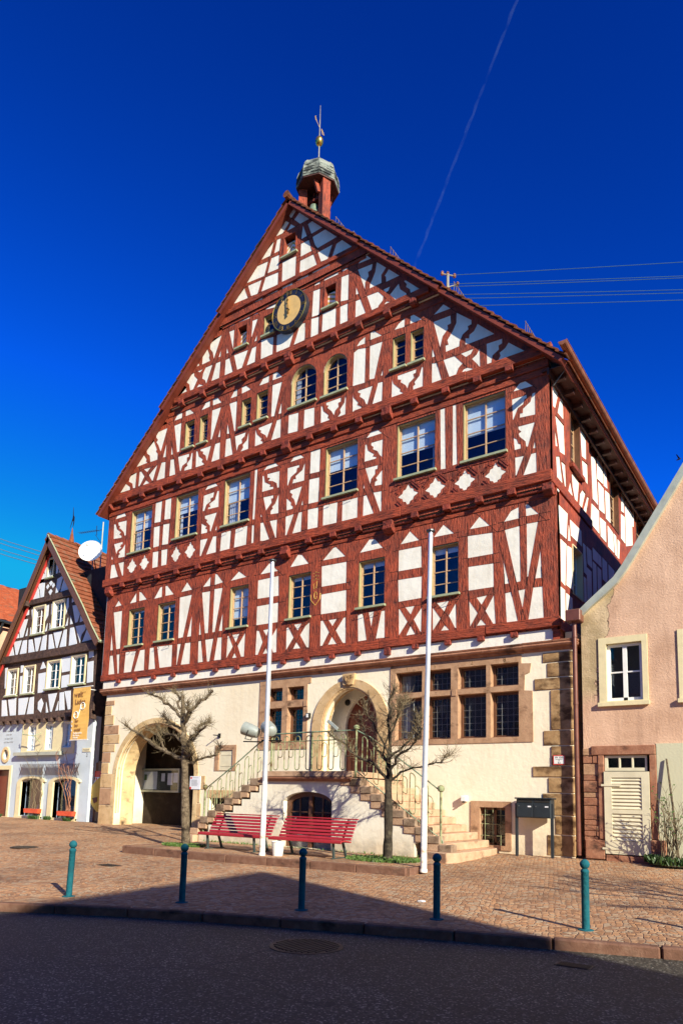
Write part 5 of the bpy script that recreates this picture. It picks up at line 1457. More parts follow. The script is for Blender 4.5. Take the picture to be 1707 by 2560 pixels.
bl = MB().lathe([(.30, 0), (.29, .04), (.22, .14), (.19, .3), (.16, .42), (.06, .48)], (BX - .06, BY - .12, 24.05), 18)
bl.build('bell', M['bell'], bf, smooth=True)
yk = MB().box(BX - .35, BX + .45, BY - .16, BY - .04, 24.68, 24.8)
for x in (-.12, .06):
    yk.tube([(BX + x, BY - .1, 24.8), (BX + x + .02, BY - .1, 25.1)], .03, 5)
yk.build('bell_yoke', M['wood_d'], bf)
MB().tube([(AX - .1, -.3, 23.6), (AX - .12, -.25, 23.85), (AX - .5, -.3, 24.1)], .012, 5).build('lightning_rod', M['lead'], TH)
MB().tube([(AX + 1.2, 1.6, 22.3), (AX + 1.2, 1.6, 23.3)], .014, 5).tube([(AX + .95, 1.6, 23.27), (AX + 1.35, 1.6, 23.27)], .03, 5).build('lightning_rod', M['lead'], TH)

# ---- clock
CX, CZ, CY = -9.83, 19.04, -.62
ck = MB()
def disc(mb, r_, y0, y1, n=48, ri=0):
    mb.prism([(CX + r_ * math.cos(2 * math.pi * i / n), CZ + r_ * math.sin(2 * math.pi * i / n)) for i in range(n)], y0, y1)
disc(ck, .80, CY, -.40)
ck = ck.build('clock', M['dialblack'], TH)
g = MB()
disc(g, .545, CY - .006, CY)
g.build('dial', M['dialgold'], ck)
g = MB()
for r_, wd in ((.775, .016),):
    g.tube([(CX + r_ * math.cos(2 * math.pi * i / 60), CY - .005, CZ + r_ * math.sin(2 * math.pi * i / 60)) for i in range(60)], wd, 5, closed=True)
for k, s_ in enumerate(['XII', 'I', 'II', 'III', 'IV', 'V', 'VI', 'VII', 'VIII', 'IX', 'X', 'XI']):
    a = math.pi / 2 - k * math.pi / 6
    put_text(g, s_, .2, (CX + .66 * math.cos(a), CY - .004, CZ + .66 * math.sin(a)), ux=(math.sin(a), 0, -math.cos(a)), uy=(math.cos(a), 0, math.sin(a)), extrude=.004, spacing=.9)
g.build('numerals', M['gold'], ck)
g = MB()
for ang, L_, wd in ((-3, .78, .035), (-6, .46, .05)):
    a = math.pi / 2 - R(ang)
    u, v = Vector((math.cos(a), 0, math.sin(a))), Vector((-math.sin(a), 0, math.cos(a)))
    c = Vector((CX, CY - .06 - (.02 if L_ > .5 else 0), CZ))
    pts = [(-.22, 0), (-.2, wd), (-.05, wd * .5), (L_ * .7, wd * .45), (L_ * .76, wd * 1.5), (L_, 0), (L_ * .76, -wd * 1.5), (L_ * .7, -wd * .45), (-.05, -wd * .5), (-.2, -wd)]
    g.prism([((c + u * p + v * q).x, (c + u * p + v * q).z) for p, q in pts], c.y - .008, c.y)
    h_ = g.build('hour_hand' if L_ < .5 else 'minute_hand', M['gold'], ck)
    g = MB()
MB().lathe([(.05, 0), (.05, .1), (.02, .12)], (0, 0, 0), 10).build
cp = MB()
cp.tube([(CX, CY, CZ), (CX, CY - .1, CZ)], .035, 10)
cp.build('hand_axle', M['iron'], ck)
# ================================================================ staircase in front of the door
ST = thing('stone_staircase', 'stone staircase with two flights and pale green railing, climbing to the arched door', 'staircase', (-7, -2.75, BZ))
FY = -2.75
LT, LB = 2.05, 1.86
fw_ = MB()
# front wall: stepped top edge follows the treads, cellar arch cut out
RUN, RISE = .335, .2
nR = 9
rx = [-5.2 + RUN * i for i in range(nR + 1)]
front = [(-10.95, -.3), (-2.6, -.3)]
topR = []
for i in range(nR):
    z = LB - RISE * i
    topR += [(rx[i] + RUN, z - RISE - .02), (rx[i], z - RISE - .02)] if False else []
poly = [(-10.9, -.3), (-3.2, -.3), (-3.2, .22)]
for i in range(nR - 3, -1, -1):
    x1 = -5.2 + RUN * (i + .75)
    z = LB - RISE * (i + 1)
    poly += [(x1, z - .18), (x1, z)]
poly += [(-5.25, LB), (-8.1, LB)]
for i in range(7):
    x1 = -8.45 - .34 * i
    z = 1.62 - .205 * i
    poly += [(x1, z), (x1, z - .205)]
poly += [(-10.9, .1)]
cl = [(-7.52, -.1)] + [(-7.52, 1.2)] + ell(-6.64, 1.16, .86, .31, math.pi, 0, 14)[1:-1] + [(-5.79, 1.2), (-5.79, -.1)]
fw_.sheet(poly, [cl], FY, .3)
fw_.box(-10.9, -3.3, FY + .3, -.02, -.3, .25)
fw_.box(-8.2, -5.15, FY + .7, -.02, .25, 1.84)
fw_.build('front_wall', M['stairwall'], ST)
cwn = MB()
A = [(-7.5, BZ)] + ell(-6.645, 1.16, .85, .30, math.pi, 0, 14) + [(-5.8, BZ)]
B = [(-7.38, BZ)] + ell(-6.645, 1.1, .73, .24, math.pi, 0, 14) + [(-5.92, BZ)]
ring_strip(cwn, A, B, FY + .18, FY + .28)
cwn.box(-6.7, -6.59, FY + .16, FY + .28, BZ, 1.36)
cwn.box(-7.38, -5.92, FY + .17, FY + .28, .42, .52)
for x in (-7.05, -6.24):
    cwn.box(x - .015, x + .015, FY + .2, FY + .24, .52, 1.3)
cwn.box(-7.38, -5.92, FY + .2, FY + .24, .88, .91)
cwn = cwn.build('cellar_window', M['brown'], ST)
MB().box(-7.45, -5.85, FY + .22, FY + .228, BZ, 1.4).build('pane', M['leaded'], cwn)
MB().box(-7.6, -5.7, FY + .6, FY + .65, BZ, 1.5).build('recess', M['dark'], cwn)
ld = MB().box(-8.3, -5.1, FY - .08, -.02, LB + .04, LT).build('landing', M['step'], ST)
MB().prism([(FY - .14, LB - .02), (FY - .14, LB + .02), (FY - .06, LB + .02), (FY - .03, LB + .06), (FY + .1, LB + .06), (FY + .1, LB - .1), (FY - .05, LB - .1)], -8.28, -5.12, axis='x').build('landing_edge', M['sand_red'], ST)
for i in range(nR):
    z1 = LB - RISE * i
    xr = -2.34 - .335 * (8 - i)
    sp_ = MB()
    sp_.prism([(xr - .5, FY - .03), (xr + .06, FY - .05), (xr + .05, FY + .3), (xr, FY + .8), (xr, -.03), (xr - .5, -.03)], z1 - RISE, z1, axis='z')
    sp_.build('step', M['step'], ST, bevel=.015)
MB().prism([(-2.9, FY - .1), (-2.15, FY - .34), (-1.98, FY - .1), (-1.96, -1.7), (-2.0, -.4), (-2.1, -.03), (-2.9, -.03)], -.4, .06, axis='z').build('step', M['step'], ST, bevel=.02)
for i in range(9):
    z1 = LB - .2 * i
    x1 = -8.2 - .34 * i
    MB().box(x1 - .36, x1, FY - .03, -.55 if i < 6 else -.8, z1 - .2, z1).build('step', M['step'], ST, bevel=.015)
MB().box(-11.3, -10.95, FY - .2, -1.0, -.35, .06).build('step', M['step'], ST, bevel=.015)
# dark stone blocks that carry the step ends on the front
for i in range(1, 8):
    x1, z1 = -8.45 - .34 * (i - 1), LB - .2 * (i - 1) - .02
    MB().box(x1 - .36, x1, FY - .05, FY + .25, z1 - .22, z1).build('step_end', M['stepend'], ST, bevel=.02)
for i in range(9):
    x0, z1 = -5.18 + RUN * i, LB - .2 * i - .02
    MB().box(x0, x0 + .36, FY - .06, FY + .25, z1 - .2, z1).build('step_end', M['stepend'], ST, bevel=.02)

# railing
RY = FY + .05


def stadium(mb, ax_, x0, x1, z0, z1, sh, rr=.015):
    """upright paper-clip loop; sh shears it along the slope"""
    r_ = (x1 - x0) / 2
    c = (x0 + x1) / 2
    pts = []
    for i in range(7):
        t = math.pi * i / 6
        pts.append((c + r_ * math.cos(t), z1 - r_ + r_ * math.sin(t)))
    for i in range(7):
        t = math.pi + math.pi * i / 6
        pts.append((c + r_ * math.cos(t), z0 + r_ + r_ * math.sin(t)))
    mb.tube([(x, ax_, z + sh * (x - c)) for x, z in pts], rr, 5, closed=True)


rl, rt_ = MB(), MB()
x = -7.98
q = 0
while x < -5.25:
    stadium(rl, RY, x, x + .17, LT + .04, LT + 1.02, 0)
    stadium(rl, RY - .012, x + .17, x + .34, LT + .40, LT + .80, 0, .011)
    x += .40
rt_.tube([(-8.05, RY, LT + 1.1), (-6.58, RY, LT + 1.12), (-5.08, RY, LT + 1.12)], .022, 7)
rl.tube([(-8.05, RY, LT + .86), (-5.08, RY, LT + .88)], .015, 6)
for px_, zb, zt in ((-8.07, LB, LT + 1.12), (-6.58, LT, LT + 1.12), (-5.06, LB - .1, LT + 1.14)):
    rl.tube([(px_, RY, zb), (px_, RY, zt)], .032, 8)
rl.lathe([(.02, 0), (.085, .03), (.09, .09), (.05, .13), (.02, .14)], (-5.06, RY, LT + 1.13), 12)
rl.lathe([(.02, 0), (.06, .02), (.06, .09), (.02, .11)], (-8.0, RY, LT + 1.12), 12)
# right flight
s_ = -.6
xR0, xR1 = -5.0, -2.52
def zr_(x):
    return 2.02 + (x - xR0) * (.40 - 2.05) / (xR1 - xR0) + .02
x = xR0 + .14
while x < xR1 - .15:
    stadium(rl, RY, x, x + .16, zr_(x + .08) + .06, zr_(x + .08) + 1.08, s_)
    stadium(rl, RY - .012, x + .16, x + .30, zr_(x + .23) + .42, zr_(x + .23) + .85, s_, .011)
    x += .37
rt_.tube([(-5.06, RY, LT + 1.12), (-4.6, RY, 2.96), (-3.5, RY, 2.24), (-2.5, RY, 1.55)], .02, 7)
rt_.tube([(-5.03, RY, 2.05), (xR1, RY, zr_(xR1)), (-2.44, RY, .32), (-2.43, RY, .1)], .017, 6)
rl.tube([(xR1 + .03, RY, .06), (xR1 + .03, RY, 1.54)], .032, 8)
rl.lathe([(.02, 0), (.075, .03), (.09, .09), (.075, .15), (.02, .18)], (xR1 + .03, RY, 1.52), 12)
# left flight
xL0, xL1 = -8.15, -10.72
def zl_(x):
    return 1.86 + (x - xL0) * (.28 - 1.86) / (xL1 - xL0)
x = xL1 + .12
while x < xL0 - .15:
    stadium(rl, RY, x, x + .16, zl_(x + .08) + .08, zl_(x + .08) + 1.18, .62)
    stadium(rl, RY - .012, x + .16, x + .30, zl_(x + .23) + .40, zl_(x + .23) + .82, .62, .011)
    x += .37
rt_.tube([(-8.07, RY, LT + 1.1), (-8.6, RY, 2.88), (-9.57, RY, 2.23), (-10.74, RY, 1.5)], .02, 7)
rt_.tube([(-8.1, RY, 1.92), (xL1, RY, .3)], .017, 6)
rl.tube([(-10.76, RY, -.1), (-10.76, RY, 1.5)], .034, 8)
rl.lathe([(.02, 0), (.07, .02), (.08, .08), (.065, .14), (.02, .16)], (-10.76, RY, 1.48), 12)
rl = rl.build('railing', M['rail'], ST)
rt_.build('handrail', M['railtop'], rl)

# ================================================================ things fixed to the front
def board(name, label, cat, x0, x1, z0, z1, y, mat, d=.02, group=None):
    t = thing(name, label, cat, ((x0 + x1) / 2, y, z0), group)
    MB().box(x0, x1, y - d, y, z0, z1).build('panel', mat, t)
    return t


t = board('information_sign', 'white information sign with a red emblem and grey text lines, right of the big archway', 'sign', -14.31, -13.75, 1.51, 2.0, -.03, M['paper'])
MB().box(-14.28, -14.2, -.053, -.05, 1.9, 1.97).build('emblem', M['redpaint'], t)
tx = MB()
rl_ = random.Random(4)
for i in range(11):
    z = 1.86 - i * .022
    tx.box(-14.24, -14.24 + rl_.uniform(.3, .38), -.0525, -.05, z, z + .007)
tx.box(-14.16, -13.85, -.0525, -.05, 1.93, 1.945)
tx.build('text_lines', M['lead'], t)
MB().box(-14.31, -14.22, -.053, -.05, 1.51, 1.6).build('corner', M['redpaint'], t)
t = board('hydrant_sign', 'small white sign with red border on the sooty corner stones of the town hall', 'sign', -.515, -.2, 2.335, 2.59, -.035, M['redpaint'])
MB().box(-.49, -.225, -.058, -.055, 2.36, 2.565).build('face', M['white'], t)
tx = MB()
put_text(tx, 'W 150', .075, (-.357, -.06, 2.525), extrude=.001)
tx.box(-.45, -.265, -.061, -.058, 2.47, 2.478)
tx.box(-.362, -.352, -.061, -.058, 2.42, 2.47)
put_text(tx, '8,1', .06, (-.345, -.06, 2.385), extrude=.001)
tx.build('lettering', M['iron'], t)
t = thing('wall_sensor', 'small white box lamp on the cream wall above the cellar window', 'lamp', (-3.06, 0, 1.29))
MB().box(-3.15, -2.97, -.16, 0, 1.30, 1.47).build('housing', M['white'], t, bevel=.02)
MB().lathe([(.035, 0), (.04, .02), (.02, .035)], (-3.06, -.15, 1.27), 10).build('lens', M['iron'], t)
t = thing('door_lamp', 'tiny black square lamp on the wall between door and left mullioned window', 'lamp', (-8.77, 0, 3.95))
MB().box(-8.84, -8.7, -.12, 0, 3.96, 4.13).build('housing', M['iron'], t, bevel=.01)
MB().box(-8.81, -8.73, -.125, -.12, 3.98, 4.1).build('lens', M['white'], t)
t = thing('wall_bracket', 'short black iron bracket on the bare cream wall right of the archway', 'bracket', (-12.91, 0, 3.5))
MB().box(-12.96, -12.86, -.04, 0, 3.42, 3.58).tube([(-12.91, -.02, 3.5), (-12.95, -.3, 3.5)], .02, 6).build('bracket', M['iron'], t)


def floodlight(x, y, z, yaw, label, grp='floodlights on the stair railing'):
    t = thing('floodlight', label, 'floodlight', (x, y, z), grp)
    hs = MB()
    prf_ = [(.07, -.28), (.15, -.24), (.19, -.1), (.205, .1), (.21, .26)]
    tmp = MB().lathe(prf_, (0, 0, 0), 16)
    ca, sa = math.cos(yaw), math.sin(yaw)
    def tr(v):                                     # lay the drum on its side, facing 'yaw', tipped up
        X, Y, Z = v[2], v[0], v[1]
        X, Z = X * .94 - Z * .34, X * .34 + Z * .94
        return (x + X * ca - Y * sa, y + X * sa + Y * ca, z + .32 + Z)
    hs.add([tr(v) for v in tmp.v], tmp.f)
    hs.build('housing', M['greypaint'], t, smooth=True)
    tmp = MB().lathe([(.185, .255), (.19, .265), (.01, .268)], (0, 0, 0), 16)
    MB().add([tr(v) for v in tmp.v], tmp.f).build('lens', M['white'], t)
    br = MB()
    br.tube([tr((.23, 0, 0)), tr((.23, -.28, 0)), tr((-.23, -.28, 0)), tr((-.23, 0, 0))], .014, 5)
    br.tube([(x - .3, y, z), (x + .45, y + .03, z - .03)], .02, 6)
    br.build('yoke', M['iron'], t)
    return t


floodlight(-8.85, FY - .02, 2.96, R(200), 'grey drum floodlight at the top of the left stair flight, mouth turned left')
floodlight(-8.12, FY - .02, 2.98, R(150), 'grey drum floodlight beside the first one, half hidden by the left flagpole')
t = thing('small_floodlight', 'small pale floodlight clamped on the landing railing in front of the arched door', 'floodlight', (-5.75, RY, LT + 1.1))
MB().bar((-6.0, RY - .06, LT + 1.42), (-5.65, RY - .06, LT + 1.16), .10, .05, up=(0, -1, .3)).build('housing', M['greypaint'], t, bevel=.015)
MB().tube([(-5.75, RY, LT + 1.1), (-5.75, RY - .05, LT + 1.22)], .015, 5).build('clamp', M['iron'], t)
# notice board inside the passage
t = thing('notice_board', 'grey framed glass notice case with papers inside the dark archway', 'notice board', (-18.4, 2.0, 1.4))
MB().sheet(rect(-19.72, -17.1, 1.38, 2.4), [rect(-19.64, -17.18, 1.46, 2.32)], 1.94, .15).build('case', M['zinc'], t)
MB().box(-19.64, -17.18, 2.06, 2.08, 1.46, 2.32).build('backing', M['mail'], t)
rp = random.Random(8)
for x0, x1, z0, z1 in ((-19.5, -18.62, 1.5, 2.28), (-18.35, -18.12, 1.85, 2.2), (-17.95, -17.62, 1.7, 2.2), (-17.58, -17.3, 1.8, 2.22)):
    MB().box(x0, x1, 2.05, 2.055, z0, z1).build('paper', M['paper'], t)
MB().box(-19.46, -19.3, 2.044, 2.05, 1.9, 2.15).build('green_notice', M['grass'], t)
MB().box(-19.64, -17.18, 1.955, 1.96, 1.46, 2.32).build('pane', M['glass'], t)

# ================================================================ bollards
def bollard():
    t = thing('bollard', '', 'bollard', (0, 0, 0), 'teal bollards along the kerb')
    MB().lathe([(.052, 0), (.052, .76), (.056, .765), (.056, .79), (.04, .81), (.03, .82)], (0, 0, 0), 18).build('post', M['bollard'], t, smooth=True)
    MB().lathe([(.03, .815), (.05, .83), (.066, .862), (.066, .885), (.05, .92), (.02, .94), (.004, .942)], (0, 0, 0), 18).build('ball', M['bollard'], t, smooth=True)
    MB().lathe([(.105, 0), (.105, .012), (.06, .02)], (0, 0, 0), 18).build('base_plate', M['bollard'], t)
    return t


b0 = bollard()
bl_ = [(2.65, -8.64, 'teal bollard in full sun near the right edge, in front of the pink house'),
       (.69, -9.18, 'shaded teal bollard standing in front of the right flagpole'),
       (-1.31, -9.78, 'shaded teal bollard in front of the right red bench'),
       (-3.27, -10.41, 'shaded teal bollard in line with the left bare tree'),
       (-5.23, -11.15, 'sunlit teal bollard at the far left of the row, leaning a little'),
       (4.62, -8.1, 'teal bollard beyond the right edge of the photo, seen only by its shadow')]
for i, (x, y, lab) in enumerate(bl_):
    o = b0 if i == 0 else copy_tree(b0)
    o.location = (x, y, gz(y, x) - .005)
    o['label'] = lab
    if i == 4:
        o.rotation_euler = (0, R(1.5), 0)

# ================================================================ benches
def bench():
    t = thing('park_bench', '', 'bench', (0, 0, 0), 'red benches in front of the stairs')
    L_ = 2.16
    # seat: four slats falling slightly to the back, front one rolled over
    seat = [(-.02, .385, 0), (.0, .42, 1), (.115, .425, 2), (.23, .41, 3), (.345, .395, 4)]
    for y, z, k in seat:
        MB().box(-L_ / 2, L_ / 2, y - .048, y + .048, z - .018, z + .018).build('seat_slat', M['benchred'], t, bevel=.008) if k else \
            MB().box(-L_ / 2, L_ / 2, y - .045, y - .012, z - .02, z + .04).build('seat_slat', M['benchred'], t, bevel=.01)
    for k in range(6):
        z = .46 + .078 * k
        y = .40 + .045 * k
        MB().bar((-L_ / 2, y, z), (L_ / 2, y, z), .062, .03, up=(0, -1, .52)).build('back_slat', M['benchred'], t, bevel=.006)
    MB().box(-L_ / 2, L_ / 2, .66, .72, .905, .935).build('back_slat', M['benchred'], t, bevel=.008)
    for x in (-.8, .8):
        f = MB()
        f.bar((x, .07, 0), (x, .03, .38), .05, .06, up=(0, 1, 0))
        f.bar((x, .62, 0), (x, .44, .40), .05, .06, up=(0, 1, 0))
        f.bar((x, -.02, .385), (x, .45, .37), .05, .05, up=(0, 0, 1))
        f.bar((x, .42, .38), (x, .70, .92), .045, .04, up=(0, 1, -.5))
        f.bar((x, -.04, .012), (x, .70, .012), .06, .024, up=(0, 0, 1))
        f.build('leg_frame', M['benchiron'], t, bevel=.006)
    return t


c0 = bench()
c0.location = (-7.42, -5.02, BZ)
c0['label'] = 'red slatted bench on the left, crossed by the shadow of the flagpole'
c1 = copy_tree(c0)
c1.location = (-4.96, -5.0, BZ)
c1['label'] = 'red slatted bench on the right, in front of the arched cellar window'
for o_ in (c0, c1):
    o_.rotation_euler = (0, 0, R(2.0))

# ================================================================ flagpoles
def flagpole(x, y, z, h, label, lean):
    t = thing('flagpole', label, 'flagpole', (x, y, z), 'white flagpoles in front of the town hall')
    MB().tube([(x, y, z + 1.75), (x + lean * .6, y, z + h * .6), (x + lean, y, z + h)], [.062, .054, .047], 14).build('pole', M['alu'], t, smooth=True)
    MB().lathe([(.085, 0), (.085, .05), (.068, .08), (.066, 1.76), (.06, 1.8)], (x, y, z), 14).build('foot', M['alu_old'], t, smooth=True)
    MB().lathe([(.02, 0), (.1, .0), (.1, .03), (.03, .05)], (x + lean, y, z + h), 12).build('cap', M['mail'], t)
    MB().tube([(x + .075, y - .02, z + 1.2), (x + .072, y - .02, z + 4.2), (x + lean + .06, y - .02, z + h - .1)], .006, 4).build('halyard', M['white'], t)
    return t


flagpole(-5.92, -5.43, BZ, 7.42, 'white flagpole between the two red benches', -.03)
flagpole(-1.72, -5.04, -.21, 7.55, 'white flagpole at the right corner of the raised bed', .1)

# ================================================================ mailbox, bucket, manholes
t = thing('mailbox', 'dark grey twin letterbox on two legs against the town hall corner', 'mailbox', (-.95, -.4, -.09))
MB().box(-1.41, -.48, -.4, -.1, .92, 1.41).build('box', M['mail'], t, bevel=.01)
MB().box(-1.45, -.44, -.44, -.07, 1.412, 1.45).build('lid', M['mail'], t, bevel=.008)
for x0 in (-1.395, -.935):
    fl = MB().box(x0, x0 + .44, -.412, -.4, .94, 1.3).build('flap', M['mail'], t, bevel=.004)
    MB().box(x0 + .3, x0 + .39, -.417, -.412, 1.2, 1.235).build('name_plate', M['paper'], fl)
    MB().lathe([(.014, 0), (.014, .012)], (x0 + .06, -.42, 1.22), 8).build('lock', M['lead'], fl)
    MB().box(x0 + .02, x0 + .42, -.41, -.4, 1.325, 1.375).build('letter_slot', M['dark'], t)
for x in (-1.42, -.47):
    MB().box(x - .033, x + .033, -.38, -.31, -.12, 1.3).build('leg', M['mail'], t)
t = thing('plastic_bucket', 'white bucket with sagging rim behind the left flagpole', 'bucket', (-5.62, -5.2, BZ))
MB().lathe([(.12, 0), (.155, .32), (.17, .325), (.17, .345), (.15, .345), (.115, .02)], (-5.62, -5.2, BZ), 20).build('bucket', M['white'], t, smooth=True)


def cover(name, label, x, y, r_, z, sq=False):
    t = thing(name, label, 'manhole cover', (x, y, z))
    if sq:
        MB().box(x - r_, x + r_, y - r_ * .55, y + r_ * .55, z, z + .006).build('plate', M['castiron'], t)
        g = MB()
        for i in range(5):
            g.box(x - r_ + .03, x + r_ - .03, y - r_ * .4 + i * r_ * .2 - .01, y - r_ * .4 + i * r_ * .2 + .01, z + .006, z + .012)
        g.build('ribs', M['castiron'], t)
    else:
        MB().lathe([(r_, 0), (r_, .008), (r_ - .03, .012), (.01, .012)], (x, y, z), 32).build('plate', M['castiron'], t)
        g = MB()
        for i in range(-6, 7):
            d = i * r_ / 7.2
            h = math.sqrt(max(0, (r_ - .06) ** 2 - d * d))
            g.bar((x + d, y - h, z + .016), (x + d, y + h, z + .016), .025, .01, up=(0, 0, 1))
        g.build('ribs', M['castiron'], t)


def road_z(x, y):
    return gz(kerb_y(x), x) - .10


cover('manhole_cover', 'round ribbed iron manhole cover in the shaded road below the kerb', .0, -11.35, .46, road_z(0, -11.3) - .012)
cover('road_hydrant_cover', 'small rectangular iron cover in the road at the edge of the shadow', 2.96, -10.24, .2, road_z(2.96, -10.24) - .016, True)
cover('paving_cover', 'small flat iron cover in the paving left of the second bollard', -8.2, -8.09, .26, gz(-8.09, -8.2) + .004, True)
cover('pale_paving_cover', 'pale oval drain cover in the sunny paving at the far left', -13.4, -7.06, .38, gz(-7.06, -13.4) + .004)
t = tag(MB().prism([(-.22, -8.08), (-.13, -8.09), (-.1, -8.02), (-.18, -7.98)], gz(-8.04) + .004, gz(-8.04) + .02, axis='z').build('paper_scrap', M['paper']), 'tiny scrap of white paper on the sunny paving', 'litter')

# ================================================================ bare pollarded trees
def tree(name, label, limbs, y0, barks, seed, nt_, tw_len, ktw=1.0, grp='bare trees in the raised bed'):
    rn = random.Random(seed)
    base = limbs[0][0][0]
    t = thing(name, label, 'tree', (base[0], y0, BZ), grp)
    tr_, br_, tw = MB(), MB(), MB()
    ends = []
    for li, (pts, r0, r1, dy) in enumerate(limbs):
        n = len(pts)
        fine, rad = [], []
        P = [Vector((p[0], y0 + dy * (i / max(1, n - 1)) ** 1.0, p[1])) for i, p in enumerate(pts)]
        for i in range(n - 1):
            for k in range(4):
                tt = k / 4
                v = P[i].lerp(P[i + 1], tt)
                if li and (i or k):
                    v = v + Vector((rn.uniform(-.03, .03), rn.uniform(-.05, .05), rn.uniform(-.03, .03)))
                fine.append(v)
                f = (i + tt) / (n - 1)
                rad.append((r0 + (r1 - r0) * f) * rn.uniform(.88, 1.14))
        fine.append(P[-1])
        rad.append(r1 * 1.0)
        if li:
            rad = [v * ktw * .78 for v in rad]
            r1 = r1 * .8
        (tr_ if li == 0 else br_).tube(fine, rad, 9 if li == 0 else 7)
        if li:
            # knobbly pollard head
            br_.lathe([(.01, -r1 * 1.5), (r1 * 1.35, -r1 * .6), (r1 * 1.6, r1 * .3), (r1 * .9, r1 * 1.4), (.01, r1 * 1.7)], fine[-1], 7)
            ends.append((fine, rad))
    for fine, rad in ends:
        m = len(fine)
        for q in range(int(nt_ * (1 + m / 8))):
            i = min(m - 1, int(m * (rn.random() ** .7)))
            if i < m * .15:
                continue
            p = fine[i]
            out = Vector((rn.uniform(-1, 1), rn.uniform(-1, 1), rn.uniform(-.6, 1.0)))
            d = fine[min(i + 1, m - 1)] - fine[max(i - 1, 0)]
            if d.length > 1e-5:
                out += d.normalized() * .45
            out.normalize()
            L_ = tw_len * rn.uniform(.35, 1.15)
            pts = [p]
            dd = out.copy()
            for k in range(4):
                dd = (dd + Vector((rn.uniform(-.5, .5), rn.uniform(-.5, .5), rn.uniform(-.25, .45)))).normalized()
                pts.append(pts[-1] + dd * L_ / 4)
            r_ = rn.uniform(.0035, .0085)
            tw.tube(pts, [r_, r_ * .85, r_ * .7, r_ * .55, r_ * .35], 4)
            for c in range(2):
                if rn.random() < .75:
                    a = pts[1 + c]
                    d2 = (dd + Vector((rn.uniform(-1, 1), rn.uniform(-1, 1), rn.uniform(-.2, .9)))).normalized()
                    b = a + d2 * L_ * rn.uniform(.2, .45)
                    tw.tube([a, a.lerp(b, .5) + Vector((rn.uniform(-.02, .02), 0, rn.uniform(-.02, .02))), b], [r_ * .6, r_ * .5, r_ * .3], 4)
    tr_.build('trunk', barks[0], t, smooth=True)
    br_.build('branches', barks[1], t, smooth=True)
    tw.build('twigs', M['twig'], t)
    return t


T1 = [([(-9.46, BZ - .05), (-9.52, .3), (-9.62, 1.4), (-9.72, 2.41)], .125, .105, 0),
      ([(-9.72, 2.35), (-9.85, 3.14), (-10.0, 3.69), (-10.06, 4.15)], .115, .055, .1),
      ([(-9.98, 3.55), (-10.35, 3.92), (-10.61, 4.08), (-11.04, 4.27)], .06, .03, -.35),
      ([(-10.02, 3.8), (-10.3, 4.2), (-10.67, 4.42)], .045, .025, .3),
      ([(-9.9, 3.35), (-9.6, 3.75), (-9.3, 4.02), (-9.0, 4.28)], .07, .04, .25),
      ([(-9.88, 3.3), (-9.5, 3.6), (-9.28, 3.9)], .05, .03, -.4),
      ([(-9.7, 2.45), (-9.55, 2.65), (-9.3, 2.88), (-8.94, 2.97), (-8.45, 3.19)], .075, .032, -.45),
      ([(-9.36, 2.86), (-9.38, 3.1), (-9.3, 3.3), (-9.1, 3.4)], .045, .03, .3),
      ([(-9.68, 2.25), (-9.46, 2.2), (-9.17, 2.38), (-8.72, 2.43), (-8.74, 2.7)], .055, .024, .4),
      ([(-9.66, 2.4), (-9.35, 2.42), (-9.2, 2.6), (-9.24, 2.8)], .04, .022, -.3),
      ([(-9.74, 2.3), (-10.3, 2.5), (-10.83, 2.75), (-11.3, 3.05), (-11.84, 3.34)], .075, .025, -.5),
      ([(-10.5, 2.6), (-10.8, 3.0), (-11.2, 3.2)], .035, .02, -.1),
      ([(-9.9, 3.2), (-10.4, 3.38), (-10.74, 3.43), (-11.0, 3.55), (-11.25, 3.72)], .05, .022, .45),
      ([(-9.8, 2.8), (-10.3, 3.05), (-10.7, 3.1), (-11.1, 3.3)], .045, .02, .1)]
tree('pollarded_tree', 'bare pollarded tree with grey bark left of the red benches, in front of the archway', T1, -4.6, (M['bark'], M['bark']), 21, 34, .36, 1.08)
T2 = [([(-3.24, BZ - .05), (-3.22, .6), (-3.25, 1.79)], .115, .085, 0),
      ([(-3.25, 1.75), (-3.24, 2.47), (-3.26, 3.22), (-3.25, 3.76), (-3.16, 4.02)], .075, .022, .05),
      ([(-3.2, 1.7), (-3.09, 2.1), (-2.93, 2.32), (-2.46, 2.59), (-2.2, 2.95)], .06, .018, -.3),
      ([(-3.18, 1.75), (-2.9, 2.02), (-2.36, 2.12), (-1.95, 2.2), (-1.78, 2.36)], .042, .014, .3),
      ([(-3.28, 1.75), (-3.55, 2.1), (-4.18, 2.46), (-4.6, 2.75), (-4.8, 2.95)], .06, .018, -.35),
      ([(-3.27, 2.1), (-3.63, 2.53), (-4.12, 3.02), (-4.3, 3.4)], .045, .015, .35),
      ([(-3.25, 2.4), (-3.5, 2.9), (-3.8, 3.4), (-3.86, 3.7)], .035, .013, -.2),
      ([(-3.22, 2.3), (-2.77, 2.69), (-2.6, 3.05), (-2.5, 3.3)], .04, .014, .25),
      ([(-3.24, 2.6), (-2.98, 3.2), (-2.72, 3.55)], .032, .012, -.3),
      ([(-3.25, 2.9), (-3.0, 3.5), (-2.92, 3.8)], .026, .012, .2),
      ([(-3.26, 1.9), (-3.5, 2.6), (-3.4, 3.2), (-3.55, 3.5)], .034, .012, .5)]
t2 = tree('pollarded_tree', 'slim dark bare tree with yellowish twigs beside the right flagpole', T2, -4.0, (M['bark_dark'], M['bark_dark']), 33, 26, .48, .95)
t3 = copy_tree(t2)
t3.location = (8.7, -7.3, -.3)
t3.rotation_euler = (0, 0, R(70))
t3.scale = (1.25, 1.25, 1.1)
t3['label'] = 'bare tree beyond the right edge, known only by its branch shadows on the paving'


